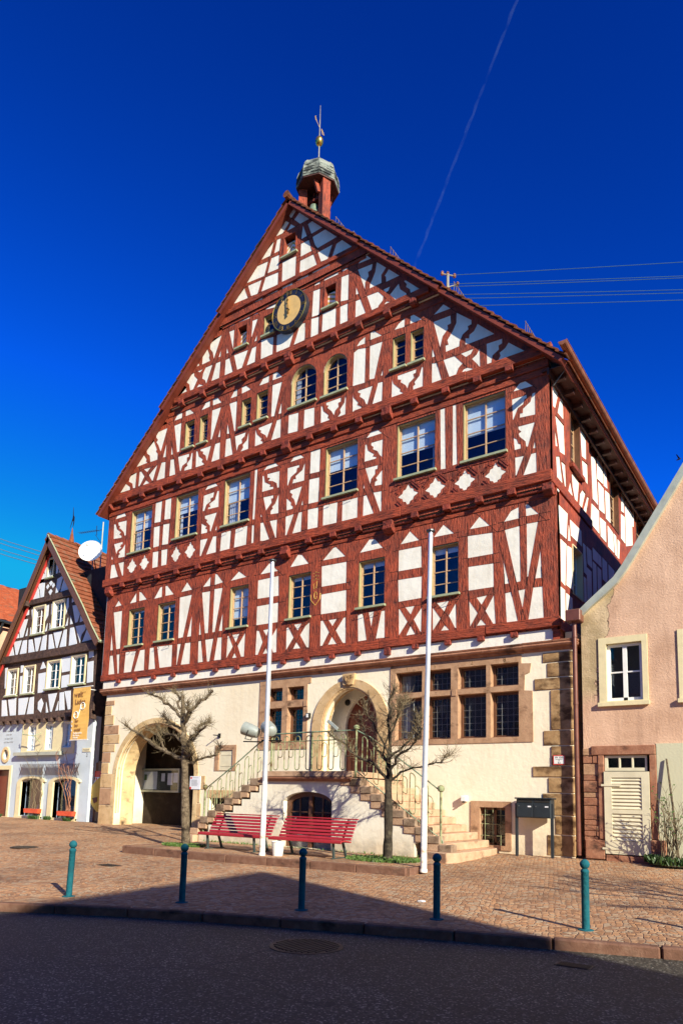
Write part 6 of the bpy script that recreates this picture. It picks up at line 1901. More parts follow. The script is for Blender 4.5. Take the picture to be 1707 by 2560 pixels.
def tuft(name, label, spots, n, h, mat, seed, kind='stuff', wide=.012):
    rn = random.Random(seed)
    mb = MB()
    for cx, cy, rx_, ry_, z in spots:
        for i in range(n):
            a, r_ = rn.uniform(0, 6.28), math.sqrt(rn.random())
            x, y = cx + rx_ * r_ * math.cos(a), cy + ry_ * r_ * math.sin(a)
            d = rn.uniform(0, 6.28)
            hh = h * rn.uniform(.4, 1.15)
            dx, dy = math.cos(d) * wide, math.sin(d) * wide
            lx, ly = rn.uniform(-.6, .6) * hh, rn.uniform(-.6, .6) * hh
            mb.add([(x - dx, y - dy, z), (x + dx, y + dy, z), (x + lx + dx * .4, y + ly + dy * .4, z + hh), (x + lx - dx * .4, y + ly - dy * .4, z + hh * .9)], [(0, 1, 2, 3)])
    o = mb.build(name, mat)
    tag(o, label, 'grass')
    o['kind'] = kind
    return o


tuft('grass', 'patches of short green grass round the feet of the two bare trees', [(-9.4, -4.75, .75, .42, BZ - .01), (-3.3, -4.1, .95, .75, BZ - .01)], 2600, .075, M['grass'], 2)
tuft('weeds', 'green weeds at the foot of the pink house wall', [(2.45, -.6, .55, .3, -.04), (3.2, -.4, .5, .25, -.03), (2.0, -.3, .25, .15, -.02)], 700, .17, M['leaf'], 5, wide=.028)
tuft('weeds', 'thin green weeds along the wall foot of the timbered shop', [(-25.0, .3, .4, .1, 0), (-22.4, .3, .25, .1, 0), (-28, .2, .4, .1, 0), (-24.0, .35, .2, .1, 0)], 250, .16, M['leaf'], 6, wide=.022)
tuft('weeds', 'sparse grass blades along the foot of the stair wall', [(-6.0, -2.85, 3, .04, BZ), (-9.5, -2.9, 1.2, .05, BZ)], 180, .06, M['grass'], 9)

# ================================================================ pink house on the right
PH = thing('pink_house', 'salmon pink house on the right with a curved gable edge and cream shutter door', 'house', (3, 0, 0))
out = [(.27, -.2), (.27, 6.3), (.44, 6.48), (.8, 6.76), (1.2, 7.1), (1.42, 7.4), (1.76, 7.93), (2.22, 8.65), (2.91, 9.74), (4.02, 11.48), (5.4, 13.6)]
gab = out + [(10.8 - x, z) for x, z in reversed(out[:-1])]
hl = [rect(.86, 1.77, 3.95, 5.5), rect(2.75, 3.7, 3.95, 5.5), rect(.78, 1.87, .06, 2.6)]
MB().sheet(gab, hl, .0, .3).build('wall', M['pink'], PH)
MB().box(.27, .55, .301, 12, -.2, 6.3).box(10.2, 10.5, .301, 12, -.2, 6.3).build('side_wall', M['pink'], PH)
MB().prism([(.6, -.2), (10, -.2), (10, 6), (5.4, 12), (.6, 6)], .7, .75).build('dark_backing', M['room'], PH)
zs_ = MB()
vo = [(.16, 6.42), (.30, 6.5), (.48, 6.66), (.84, 6.96), (1.15, 7.22), (1.38, 7.52), (1.72, 8.05), (2.18, 8.77), (2.87, 9.86), (3.98, 11.6), (5.4, 13.83)]
vi = [(.2, 6.26), (.34, 6.31), (.56, 6.5), (.92, 6.78), (1.24, 7.05), (1.48, 7.36), (1.82, 7.88), (2.28, 8.6), (2.97, 9.69), (4.08, 11.42), (5.4, 13.5)]
ring_strip(zs_, vo, vi, -.13, .1)
zs_.build('verge_flashing', M['zinc'], PH)
rp_ = MB()
for sgn in (0, 1):
    a = [(x, z - .01) for x, z in vo[1:]]
    b = [(x + .12, z - .14) for x, z in vo[1:]]
    if sgn:
        a, b = [(10.8 - x, z) for x, z in a], [(10.8 - x, z) for x, z in b]
    ring_strip(rp_, a, b, .1, 12)
rp_.build('roof', M['tile_brown'], PH)
# window with pale yellow surround
for x0, x1, z0, z1, gx0, gx1 in ((.71, 1.9, 3.83, 5.64, .92, 1.75), (2.6, 3.85, 3.83, 5.66, 2.82, 3.64)):
    w_ = MB().sheet(rect(x0, x1, z0, z1), [rect(gx0 - .02, gx1 + .02, 3.96, 5.47)], -.03, .2).build('window', M['creamframe'], PH)
    MB().box(x0 - .03, x1 + .03, -.09, -.03, z0, z0 + .1).build('sill', M['creamframe'], w_)
    fr = MB()
    xm = (gx0 + gx1) / 2
    for a, b, c, d in ((gx0 - .02, gx0 + .06, 3.97, 5.46), (gx1 - .06, gx1 + .02, 3.97, 5.46), (xm - .05, xm + .05, 3.97, 5.4), (gx0 + .06, gx1 - .06, 5.39, 5.46), (gx0 + .06, gx1 - .06, 3.97, 4.05)):
        fr.box(a, b, .08, .14, c, d)
    for a, b in ((gx0 + .06, xm - .05), (xm + .05, gx1 - .06)):
        fr.box(a, b, .085, .13, 4.7, 4.735)
    fr.build('frame', M['whiteframe'], w_)
    MB().box(gx0, gx1, .115, .12, 4.0, 5.44).build('pane', M['glass'], w_)
# stonework round the cellar door
def stone(*a):
    MB().box(*a).build('base_stone', M['sand_red'] if rst.random() < .6 else M['sand_pink'], PH, bevel=.012)


rst = random.Random(6)
z = 0.0
while z < 2.75:
    h = rst.choice((.14, .2, .3, .36))
    h = min(h, 2.8 - z)
    split = rst.random() < .45
    d = rst.uniform(.02, .05)
    if split:
        xm = rst.uniform(.45, .6)
        stone(.26, xm - .006, -d, .02, z + .006, z + h - .006)
        stone(xm + .006, .78, -d - .01, .02, z + .006, z + h - .006)
    else:
        stone(.26, .775, -d, .02, z + .006, z + h - .006)
    z += h
for a in ((.64, .785, -.07, .3, .45, 2.57), (1.87, 2.03, -.07, .3, .5, 2.57)):
    MB().box(*a).build('door_jamb', M['sand_red'], PH, bevel=.012)
MB().box(.48, 2.02, -.08, .3, 2.575, 2.81).build('lintel', M['sand_red'], PH, bevel=.012)
MB().box(.8, 2.0, -.1, .3, -.1, .07).build('threshold', M['sand_red'], PH, bevel=.012)
stone(1.86, 2.2, -.12, .02, -.05, .49)
stone(.3, .77, -.1, .02, -.05, .42)
MB().box(2.04, 9.8, -.055, .02, -.1, 2.84).build('plinth_render', M['palegreen'], PH)
tw_ = MB().sheet(rect(.8, 1.81, 2.17, 2.56), [rect(.87 + .31 * i, 1.14 + .31 * i, 2.25, 2.5) for i in range(3)], -.01, .06).build('transom_window', M['creamshut'], PH)
MB().box(.82, 1.8, .03, .035, 2.2, 2.53).build('pane', M['glass'], tw_)
ds = MB().sheet(rect(.79, 1.86, .1, 2.15), [rect(.97, 1.68, 1.2, 2.0), rect(.97, 1.68, .42, 1.1)], -.1, .05).build('shutter_door', M['creamshut'], PH)
sv = MB()
for z0, z1, n in ((1.2, 2.0, 9), (.42, 1.1, 7)):
    for i in range(n):
        z = z0 + (z1 - z0) * i / n
        sv.add([(.97, -.095, z + .02), (1.68, -.095, z + .02), (1.68, -.055, z + (z1 - z0) / n + .01), (.97, -.055, z + (z1 - z0) / n + .01),
                (.97, -.07, z), (1.68, -.07, z)], [(0, 1, 2, 3), (4, 5, 1, 0)])
sv.box(.95, 1.7, -.052, -.048, .42, 2.0)
sv.build('slats', M['creamshut'], ds)
hh = MB()
for z in (1.78, .2):
    hh.box(.72, 1.2, -.115, -.1, z, z + .05)
hh.build('hinge', M['creamshut'], ds)
dp = MB()
dp.tube([(.13, -.17, 6.15), (.14, -.17, 5.9), (.14, -.17, 3), (.15, -.17, .02)], .062, 12)
for z in (5.7, 3.9, 2.0, .35):
    dp.tube([(.14, -.17, z), (.14, -.17, z + .06)], .072, 12)
dp.build('drainpipe', M['pipe'], PH, smooth=True)
MB().box(-.05, .34, -.34, .02, 6.12, 6.44).build('rain_hopper', M['pipe'], PH, bevel=.02)
MB().tube([(.27, .0, 6.36), (.22, 12, 6.36)], .09, 8).build('gutter', M['zinc'], PH)

# thorny shrub and stake at the pink house
t = thing('rose_shrub', 'thorny leafless rose shrub against the pale green plinth', 'shrub', (2.35, -.45, -.02))
rs_ = random.Random(12)
sm_, lf_ = MB(), MB()
for i in range(26):
    p = Vector((2.35 + rs_.uniform(-.25, .5), -.45 + rs_.uniform(-.12, .15), -.03))
    d = Vector((rs_.uniform(-.35, .35), rs_.uniform(-.25, .1), 1)).normalized()
    L_ = rs_.uniform(.8, 1.75)
    pts = [p]
    for k in range(6):
        d = (d + Vector((rs_.uniform(-.2, .2), rs_.uniform(-.15, .12), .05))).normalized()
        pts.append(pts[-1] + d * L_ / 6)
        if k > 1:
            for c in range(2):
                dd = (d + Vector((rs_.uniform(-1, 1), rs_.uniform(-.7, .4), rs_.uniform(0, .6)))).normalized()
                q = pts[-1] + dd * rs_.uniform(.1, .38)
                sm_.tube([pts[-1], pts[-1].lerp(q, .5) + Vector((0, 0, .02)), q], [.005, .004, .002], 4)
                if rs_.random() < .35:
                    lf_.add([q, q + Vector((.03, .01, .02)), q + Vector((.05, 0, .0)), q + Vector((.03, -.01, -.02))], [(0, 1, 2, 3)])
    sm_.tube(pts, [.012, .011, .01, .008, .007, .005, .003], 5)
sm_.build('stems', M['twig'], t)
lf_.build('leaves', M['grass'], t)
t = tag(MB().tube([(2.5, -.35, -.05), (2.4, -.25, 1.3), (2.27, -.1, 2.46)], [.028, .026, .022], 7).build('wooden_stake', M['bark'], loc=(2.5, -.35, 0)), 'grey wooden stake leaning on the pale green plinth behind the rose shrub', 'stake')

# ================================================================ timbered shop house on the left
LH_ = thing('timbered_house', 'narrow white and dark brown timbered house with steep tiled roof, left of the town hall', 'house', (-25, .5, 0))
FYL = .5
loutl = [(-29.75, 4.72), (-21.36, 4.72), (-21.36, 8.15), (-22.2, 9.6), (-23.75, 11.55), (-25.4, 13.4), (-28.9, 8.0), (-29.75, 6.6)]
lhw = [rect(*w_) for w_ in LHW]
MB().sheet(loutl, lhw[:7], FYL, .2).build('timber_frame', M['darkwood'], LH_)
pi = MB()
for q in LH:
    pi.prism(pairs(q), FYL - .012, FYL + .02)
pi.build('plaster_infill', M['bluewhite'], LH_)
shop = [[(-26.6, .12), (-24.9, .12), (-24.9, 1.72)] + ell(-25.75, 1.72, .85, .18, 0, math.pi, 8)[1:-1] + [(-26.6, 1.72)],
        [(-23.95, .1), (-22.2, .1), (-22.2, 1.72)] + ell(-23.07, 1.72, .87, .18, 0, math.pi, 8)[1:-1] + [(-23.95, 1.72)]]
rnd = [(-28.26 + .24 * math.cos(i * math.pi / 10), 3.06 + .26 * math.sin(i * math.pi / 10)) for i in range(20)]
MB().sheet([(-29.75, -.1), (-21.36, -.1), (-21.36, 4.72), (-29.75, 4.72)], shop + [rnd, rect(-29.2, -27.78, 0, 2.32), rect(-26.75, -22.75, 3.2, 4.52)], FYL + .08, .25).build('ground_floor_wall', M['bluegrey'], LH_)
MB().box(-21.6, -21.36, FYL + .33, 11, -.1, 4.7).build('side_wall', M['bluewhite'], LH_)
MB().box(-21.6, -21.36, FYL + .2, 11, 4.72, 8.1).build('side_timber', M['darkwood'], LH_)
MB().box(-29.5, -21.7, 1.2, 1.25, 0, 12).build('dark_backing', M['room'], LH_)
for a in ((-29.9, -21.2, FYL - .16, FYL - .02, 7.7, 8.08), (-29.8, -21.3, FYL - .12, FYL - .02, 4.72, 5.0), (-27.3, -23.3, FYL - .12, FYL - .02, 10.55, 10.82)):
    MB().box(*a).build('level_beam', M['darkwood'], LH_, bevel=.01)
for i in range(14):
    x = -29.4 + i * .62
    MB().box(x, x + .2, FYL - .2, FYL + .05, 4.55, 4.74).build('joist_head', M['darkwood'], LH_)
MB().box(-27.6, -27.0, FYL - .3, FYL + .02, 10.5, 10.75).build('purlin_end', M['darkwood'], LH_)
lsh = MB()
for k in range(-3, 5):
    lsh.bar((-26.05 + k * .21, FYL - .006, 10.98), (-25.65 + k * .21, FYL - .006, 11.7), .05, .03)
for i, w_ in enumerate(LHW):
    x0, x1, z0, z1 = w_
    if i < 7:
        casement('y', FYL, x0 + .08, x1 - .06, z0 + .04, z1 - .03, 2, 3 if i else 1, 0, 0, fmat='whiteframe', par=LH_, rec=.1)
        fr = MB().sheet(rect(x0, x1, z0, z1 + .02), [rect(x0 + .09, x1 - .07, z0 + .05, z1 - .04)], FYL - .05, .12).build('window_surround', M['creamframe'], LH_)
        MB().box(x0 - .05, x1 + .05, FYL - .12, FYL + .05, z0 - .06, z0 + .01).build('sill', M['sillgreen'], fr)
sr = MB().sheet(rect(-26.9, -22.62, 3.05, 4.56), [rect(w_[0], w_[1], w_[2], w_[3]) for w_ in LHW[7:]], FYL + .03, .3).build('window_surround', M['creamframe'], LH_)
MB().box(-27.25, -23.4, FYL - .15, FYL + .1, 2.98, 3.14).build('sill', M['zinc'], sr)
for w_ in LHW[7:]:
    x0, x1, z0, z1 = w_
    casement('y', FYL + .08, x0, x1, z0, z1, 2, 4, .95, 0, fmat='whiteframe', par=LH_, rec=.1, sill=False)
for i, (sp_, x0, x1) in enumerate(zip(shop, (-26.6, -23.95), (-24.9, -22.2))):
    A = [(x0 - .36, 0.02), (x0 - .36, 1.72)] + ell((x0 + x1) / 2, 1.74, (x1 - x0) / 2 + .3, .26, math.pi, 0, 10) + [(x1 + .1, 1.72), (x1 + .1, .02)]
    B = [(x0, 0.1), (x0, 1.72)] + ell((x0 + x1) / 2, 1.72, (x1 - x0) / 2, .18, math.pi, 0, 10) + [(x1, 1.72), (x1, .1)]
    m_ = MB()
    ring_strip(m_, A, B, FYL + .0, FYL + .3)
    m_.box(x0 - .36, x1 + .1, FYL - .02, FYL + .3, -.05, .1)
    w_ = m_.build('shop_window', M['creamframe'], LH_)
    MB().prism(sp_, FYL + .28, FYL + .285).build('pane', M['glass'], w_)
    dsp = MB()
    rr_ = random.Random(i + 3)
    for q in range(9):
        x = x0 + .5 + rr_.uniform(0, 1.0)
        dsp.lathe([(.05, 0), (.07, .1), (.04, .16), (.03, .24)], (x, FYL + .5 + rr_.uniform(0, .2), .15 + rr_.choice((0, .25))), 8)
    dsp.box(x0, x1, FYL + .4, FYL + .8, .08, .14)
    cu2 = MB()
    for q in range(12):
        xa = x0 - .5 + q * .09
        cu2.box(xa, xa + .085, FYL + (.75 if q % 2 else .78), FYL + (.76 if q % 2 else .79), .15, 1.95)
    cu2.build('curtain', M['curtain'], w_)
    dsp.build('display', M['zinc'], w_)
rw_ = MB()
ring_strip(rw_, [(-28.26 + .36 * math.cos(i * math.pi / 12), 3.06 + .4 * math.sin(i * math.pi / 12)) for i in range(25)], [(-28.26 + .24 * math.cos(i * math.pi / 12), 3.06 + .26 * math.sin(i * math.pi / 12)) for i in range(25)], FYL + .02, FYL + .3)
rw_.build('round_window', M['oldstone'], LH_)
dd_ = MB().box(-29.2, -27.85, FYL + .3, FYL + .36, 0, 2.3)
dd_ = dd_.build('door', M['doorwood'], LH_)
MB().sheet(rect(-29.4, -27.6, 0, 2.52), [rect(-29.2, -27.8, .01, 2.32)], FYL + .04, .2).build('door_frame', M['creamframe'], LH_)
wt = MB()
for z, s1, s2 in ((4.25, 'Das', 'Haus wurde'), (4.07, '', 'Anno der'), (3.87, 'im', 'Bauer Zeit'), (3.69, 'und', 'Haus & Hof')):
    put_text(wt, (s1 + ' ' + s2).strip(), .13, (-28.15, FYL + .076, z), extrude=.002)
wt.build('painted_verse', M['lead'], LH_)
nbp = MB().box(-21.98, -21.42, FYL + .05, FYL + .08, 3.1, 3.27).build('street_plate', M['creamshut'], LH_)
tx = MB()
put_text(tx, 'Hauptstraße', .085, (-21.7, FYL + .048, 3.185), extrude=.001)
tx.build('lettering', M['iron'], nbp)
tx = MB()
put_text(tx, '2', .22, (-21.66, FYL + .076, 2.94), extrude=.002)
tx.build('house_number', M['iron'], LH_)
# roof: lapped tile courses on both slopes, bent outward at the eaves
Lp = [(-25.39, 13.82), (-27.1, 11.1), (-28.85, 8.39), (-29.9, 6.75), (-30.5, 5.95)]
Rp = [(-25.39, 13.82), (-24.6, 12.86), (-23.75, 11.8), (-22.9, 10.75), (-22.1, 9.76), (-21.33, 8.72), (-20.72, 7.98)]
LYB = 9.5
lr_, lv_ = MB(), MB()
for P in (Lp, Rp):
    n = len(P)
    for i in range(n - 1):
        a, b = Vector((P[i][0], 0, P[i][1])), Vector((P[i + 1][0], 0, P[i + 1][1]))
        d = (b - a)
        u = d.normalized()
        nn = Vector((-u.z, 0, u.x))
        if nn.z < 0:
            nn = -nn
        m = max(1, round(d.length / .36))
        for k in range(m):
            p, q = a + d * (k / m), a + d * ((k + 1) / m) + u * .05
            p, q = p - nn * .03, q + nn * .025
            yj = rq.uniform(0, .03)
            lr_.bar((p.x, (.14 + LYB) / 2, p.z), (q.x, (.14 + LYB) / 2, q.z), LYB - .14 - yj, .035, up=(nn.x, 0, nn.z))
        ia, ib = a - nn * .05, b - nn * .05
        ja, jb = ib - nn * .26, ia - nn * .26
        lv_.prism([(v.x, v.z) for v in (ia, ib, ja, jb)], .08, .15)
        ja, jb = ib - nn * .06, ia - nn * .06
        lv_.prism([(v.x, v.z) for v in (ia, ib, ja, jb)], .15, LYB)
lro = lv_.build('roof', M['brown'], LH_)
lr_.build('roof_tiles', M['tile_brown'], lro)
vg = MB()
vg.tube([(x, .1, z + .03) for x, z in Rp], .035, 6)
vg.tube([(Rp[-1][0], .1, Rp[-1][1]), (Rp[-1][0], LYB, Rp[-1][1])], .07, 6)
vg.build('gutter', M['sillgreen'], lro)
rdg = MB()
y = .1
while y < LYB:
    rdg.tube([(-25.39, y, 13.84), (-25.39, y + .42, 13.81)], [.12, .10], 8)
    y += .38
rdg.build('ridge_tiles', M['tile_brown'], lro)
rdl = MB()
for i in range(len(Lp) - 1):
    a, b = Lp[i], Lp[i + 1]
    rdl.bar((a[0] + .2, .42, a[1] - .22), (b[0] + .2, .42, b[1] - .22), .07, .1, up=(0, -1, 0))
rdl.build('verge_trim', M['redpaint'], lro)
# things on and around the timbered house
t = thing('satellite_dish', 'large white satellite dish on the roof of the timbered house', 'satellite dish', (-23.4, 1.2, 11.4))
dm = MB()
tmp = MB().lathe([(.01, -.13), (.25, -.10), (.45, -.03), (.56, .06), (.565, .075), (.46, 0), (.25, -.07), (.01, -.10)], (0, 0, 0), 32)
DC = Vector((-23.4, 1.2, 12.95))
dz = Vector((.55, -.80, .22)).normalized()
dx = dz.cross(Vector((0, 0, 1))).normalized()
dyv = dz.cross(dx)
dm.add([DC + dx * v[0] * 1.02 + dyv * v[1] * 1.02 + dz * v[2] for v in tmp.v], tmp.f)
dm.build('reflector', M['white'], t, smooth=True)
ar = MB()
ar.tube([DC + dyv * .5 + dz * .05, DC + dz * .4 + dyv * .35, DC + dz * .55 + dyv * .02], .012, 5)
ar.tube([DC - dz * .1, DC - dz * .3 + Vector((0, 0, -.3)), (-23.4, 1.35, 11.2)], .03, 6)
ar.build('arm', M['lead'], t)
MB().tube([DC + dz * .52, DC + dz * .62], .035, 8).build('receiver', M['zinc'], t)
t = thing('tv_antenna', 'thin television antenna on a pale mast behind the white satellite dish', 'antenna', (-23.3, 1.7, 11.4))
MB().tube([(-23.3, 1.7, 11.2), (-23.28, 1.7, 14.6)], .032, 6).build('mast', M['zinc'], t)
an = MB()
an.tube([(-23.3, 1.68, 14.2), (-24.7, 1.35, 14.2)], .012, 4)
for k in range(9):
    x = -23.6 - .13 * k
    an.tube([(x, 1.6 - .03 * k - .14, 14.2), (x, 1.6 - .03 * k + .14, 14.2)], .008, 4)
an.tube([(-23.6, 1.6, 13.95), (-23.65, 1.6, 14.45)], .015, 4)
an.tube([(-23.3, 1.68, 13.5), (-23.7, 1.58, 14.0)], .01, 4)
an.build('aerial', M['iron'], t)
t = thing('weather_vane', 'dark thin weather vane figure on the ridge of the timbered house', 'weather vane', (-25.39, 1.4, 13.9))
MB().lathe([(.14, 0), (.05, .55), (.02, .75), (.012, .8)], (-25.39, 1.4, 13.85), 8).build('spike', M['tile_brown'], t)
MB().prism([(-25.6, 14.65), (-25.52, 14.9), (-25.42, 15.2), (-25.43, 15.75), (-25.37, 15.3), (-25.28, 15.2), (-25.28, 14.9), (-25.36, 14.65), (-25.34, 15.0), (-25.44, 15.0)], 1.39, 1.41).build('figure', M['iron'], t)
t = thing('shop_banner', 'orange hanging shop banner with brown lettering on the timbered house', 'banner', (-21.0, -.4, 3.5))
bm_ = MB()
nb_ = 14
for i in range(nb_):
    z0, z1 = 3.55 + (5.82 - 3.55) * i / nb_, 3.55 + (5.82 - 3.55) * (i + 1) / nb_
    o0, o1 = .015 * math.sin(i * .9), .015 * math.sin((i + 1) * .9)
    bm_.add([(-21.55, -.4 + o0, z0), (-20.36, -.4 - o0, z0), (-20.36, -.4 - o1, z1), (-21.55, -.4 + o1, z1),
             (-21.55, -.392 + o0, z0), (-20.36, -.392 - o0, z0), (-20.36, -.392 - o1, z1), (-21.55, -.392 + o1, z1)],
            [(0, 1, 2, 3), (7, 6, 5, 4), (0, 3, 7, 4), (1, 5, 6, 2)])
bm_.build('cloth', M['orange'], t)
MB().tube([(-21.6, -.396, 5.84), (-20.2, -.396, 5.84)], .02, 6).tube([(-21.6, -.396, 3.53), (-20.3, -.396, 3.53)], .02, 6).tube([(-21.2, -.396, 5.84), (-21.2, .5, 5.84)], .018, 6).build('rods', M['white'], t)
tx = MB()
put_text(tx, 'welt', .36, (-21.13, -.425, 5.52), extrude=.002)
put_text(tx, 'Laden', .31, (-20.98, -.425, 5.2), extrude=.002)
tx.box(-21.0, -20.6, -.428, -.424, 5.6, 5.615)
put_text(tx, 'fair', .2, (-21.28, -.425, 4.36), extrude=.002, align='LEFT')
put_text(tx, 'bio', .2, (-21.28, -.425, 4.17), extrude=.002, align='LEFT')
put_text(tx, 'sozial', .2, (-21.28, -.425, 3.98), extrude=.002, align='LEFT')
tx.build('lettering', M['bannertext'], t)
lg = MB()
for cx, cz, sgn in ((-20.78, 5.0, 1), (-21.22, 4.62, -1)):
    lg.tube([(cx + .15 * math.cos(a), -.424, cz + .15 * math.sin(a) - (.06 if abs(math.sin(a)) < .3 else 0)) for a in [i * math.pi / 7 for i in range(14)]], .018, 5, closed=True)
    lg.tube([(cx - .1, -.424, cz), (cx + .1, -.424, cz + .05)], .012, 4)
lg.tube([(-21.1, -.424, 4.5), (-20.9, -.424, 4.98)], .02, 5)
for k in range(3):
    lg.box(-21.5, -21.44, -.427, -.423, 4.3 - .19 * k, 4.38 - .19 * k)
put_text(lg, 'Fachgeschäft', .12, (-21.33, -.425, 3.83), extrude=.002, align='LEFT')
put_text(lg, 'für fairen', .12, (-21.33, -.425, 3.73), extrude=.002, align='LEFT')
put_text(lg, 'Handel', .12, (-21.33, -.425, 3.63), extrude=.002, align='LEFT')
lg.build('white_print', M['white'], t)
t = thing('wall_lantern_bracket', 'small green iron sign bracket on the cream window frames of the timbered house', 'bracket', (-25.2, .3, 3.9))
MB().tube([(-25.15, .45, 3.6), (-25.15, .1, 3.88), (-26.1, .1, 3.98), (-26.1, .1, 4.14)], .025, 5).tube([(-25.1, .45, 4.05), (-25.1, .1, 3.9)], .02, 5).build('bracket', M['sillgreen'], t)
for x0, x1, lab in ((-26.4, -24.78, 'wooden diamond trellis above the left shop window'), (-24.3, -22.06, 'wooden diamond trellis above the right shop window, overgrown with twigs')):
    tr_ = MB()
    n = round((x1 - x0) / .16)
    for k in range(-3, n + 1):
        a0, a1 = x0 + k * .16, x0 + k * .16 + .5
        for (p, q) in (((a0, 2.04), (a1, 2.58)), ((a1, 2.04), (a0, 2.58))):
            ok = []
            for e in (p, q):
                ok.append((min(max(e[0], x0 - .3), x1 + .1), e[1]))
            if abs(ok[0][0] - ok[1][0]) > .2:
                tr_.bar((ok[0][0], FYL - .06, ok[0][1]), (ok[1][0], FYL - .06, ok[1][1]), .022, .012)
    tag(tr_.build('wall_trellis', M['darkwood'], loc=((x0 + x1) / 2, FYL, 2)), lab, 'trellis', 'trellises above the shop windows')
for x0, x1, z, lab in ((-25.7, -24.6, .27, 'orange red planter on the sill of the left shop window'), (-23.05, -21.95, .23, 'orange red planter on the sill of the right shop window')):
    tag(MB().prism([(x0, z), (x1, z), (x1 + .04, z + .2), (x0 - .04, z + .2)], .22, .42).build('planter', M['orangered'], loc=(x0, .3, z)), lab, 'planter', 'orange planters at the shop windows')
for cx, lab, hh_ in ((-24.85, 'leafless climbing vine between the two shop windows', 3.0), (-22.35, 'leafless climbing vine right of the right shop window', 3.4)):
    t = thing('climbing_vine', lab, 'vine', (cx, .4, 0), 'bare vines on the timbered house')
    rv_ = random.Random(int(cx * 10))
    vm = MB()
    for k in range(6):
        x, z = cx + rv_.uniform(-.1, .1), 0.0
        pts = [(x, .38, z)]
        dirx = rv_.uniform(-.9, .35)
        while z < hh_ * rv_.uniform(.6, 1.0):
            z += .3
            x += rv_.uniform(-.16, .16) + (dirx * .05 if z < 1.4 else dirx * .3)
            pts.append((x, .34 + rv_.uniform(-.08, .05), z + rv_.uniform(-.1, .1)))
            if z > 1.6:
                for c in range(2):
                    vm.tube([pts[-1], (x + rv_.uniform(-.3, .3), .3 + rv_.uniform(-.1, .1), z + rv_.uniform(-.1, .4))], [.009, .003], 4)
        if len(pts) > 2:
            vm.tube(pts, [.017 - .012 * i / len(pts) for i in range(len(pts))], 5)
    vm.build('stems', M['sand_red'] if cx > -24 else M['twig'], t)
t = thing('alley_gate', 'dark brown board gate between the timbered house and the town hall', 'gate', (-21, .9, 0))
gb = MB()
for k in range(10):
    x = -21.8 + .19 * k
    gb.box(x, x + .18, .88, .93, .02, 2.45 + .3 * math.sin(min(1.0, k / 5) * math.pi / 2))
gb.build('boards', M['brown'], t)
MB().box(-21.75, -21.6, .84, .88, 1.05, 1.1).build('latch', M['iron'], t)
t = thing('flower_poster', 'poster with a red header and flower pattern on the brown gate', 'poster', (-21.35, .84, .95))
MB().box(-21.72, -20.95, .84, .86, .98, 2.0).build('sheet', M['paper'], t)
MB().box(-21.72, -20.9, .838, .86, 1.98, 2.25).build('header', M['redpaint'], t)
rr_ = random.Random(2)
fl, f2 = MB(), MB()
for k in range(26):
    x, z = rr_.uniform(-21.66, -21.05), rr_.uniform(1.05, 1.92)
    (fl if k % 2 else f2).lathe([(.05, 0), (.01, .006)], (0, 0, 0), 8)
    m_ = fl if k % 2 else f2
    for j in range(len(m_.v) - 16, len(m_.v)):
        v = m_.v[j]
        m_.v[j] = (x + v[0], .838 - v[2], z + v[1])
fl.build('flowers', M['redpaint'], t)
f2.build('leaves', M['leaf'], t)
t = thing('yellow_sign', 'yellow half-moon shaped sign board leaning by the corner of the town hall', 'sign', (-21.1, .7, .4))
ys = [(-21.5 + .62 * (1 - math.sin(math.pi * i / 14) ** .8) + .02, .45 + 1.5 * (1 - i / 14)) for i in range(15)]
ys2 = [(-20.55, .45 + 1.5 * i / 14) for i in range(15)]
MB().prism(ys + ys2, .72, .78).build('board', M['yellow'], t)
MB().prism([(-21.25, 1.05), (-20.9, 1.1), (-20.9, .9), (-21.1, .82)], .705, .72).build('emblem', M['bannertext'], t)

# ================================================================ house with the red pantile roof at the far left
FH = thing('pantiled_house', 'far house with bright orange red pantile roof at the left edge', 'house', (-38, 10, 0))
ft = MB()
xe, ze, xr, zr2 = -34.0, 11.25, -38.0, 14.55
nc = 16
ny = 130
vs, fs = [], []
for k in range(nc):
    for e in (0, 1):
        t_ = (k + e) / nc
        x = xe + (xr - xe) * t_
        z = ze + (zr2 - ze) * t_ + (.05 if not e else -.01)
        for j in range(ny):
            y = -6 + 30 * j / (ny - 1)
            vs.append((x, y, z + .045 * math.sin(y * 2 * math.pi / .92)))
for k in range(nc):
    for j in range(ny - 1):
        a = (2 * k) * ny + j
        b = (2 * k + 1) * ny + j
        fs.append((a, a + 1, b + 1, b))
        if k:
            c = (2 * k - 1) * ny + j
            fs.append((c, c + 1, a + 1, a))
ft.add(vs, fs)
ft.add([(xr, -6, zr2), (xr, 24, zr2), (xr - 4, 24, ze), (xr - 4, -6, ze)], [(0, 1, 2, 3)])
rf2 = ft.build('roof', M['tile_red'], FH)
fw2 = MB().box(-41.5, -34.5, -5.5, 23.5, 0, 11.0)
fw2.prism([(-41.5, 11.0), (-34.5, 11.0), (-38, 14.1)], -5.45, -5.3)
fw2.build('wall', M['pink'], FH)
MB().tube([(xe + .08, -6, 11.18), (xe + .08, 24, 11.18)], .09, 8).tube([(xe + .08, 2.9, 11.1), (xe - .2, 2.9, 10.7), (xe - .42, 2.95, 10.2), (xe - .42, 2.95, 0)], .07, 8).build('gutter', M['mail'], FH)
t = MB().tube([(-38, 3.6, 14.4), (-38, 3.6, 14.9)], .25, 10).build('chimney', M['zinc'], rf2)

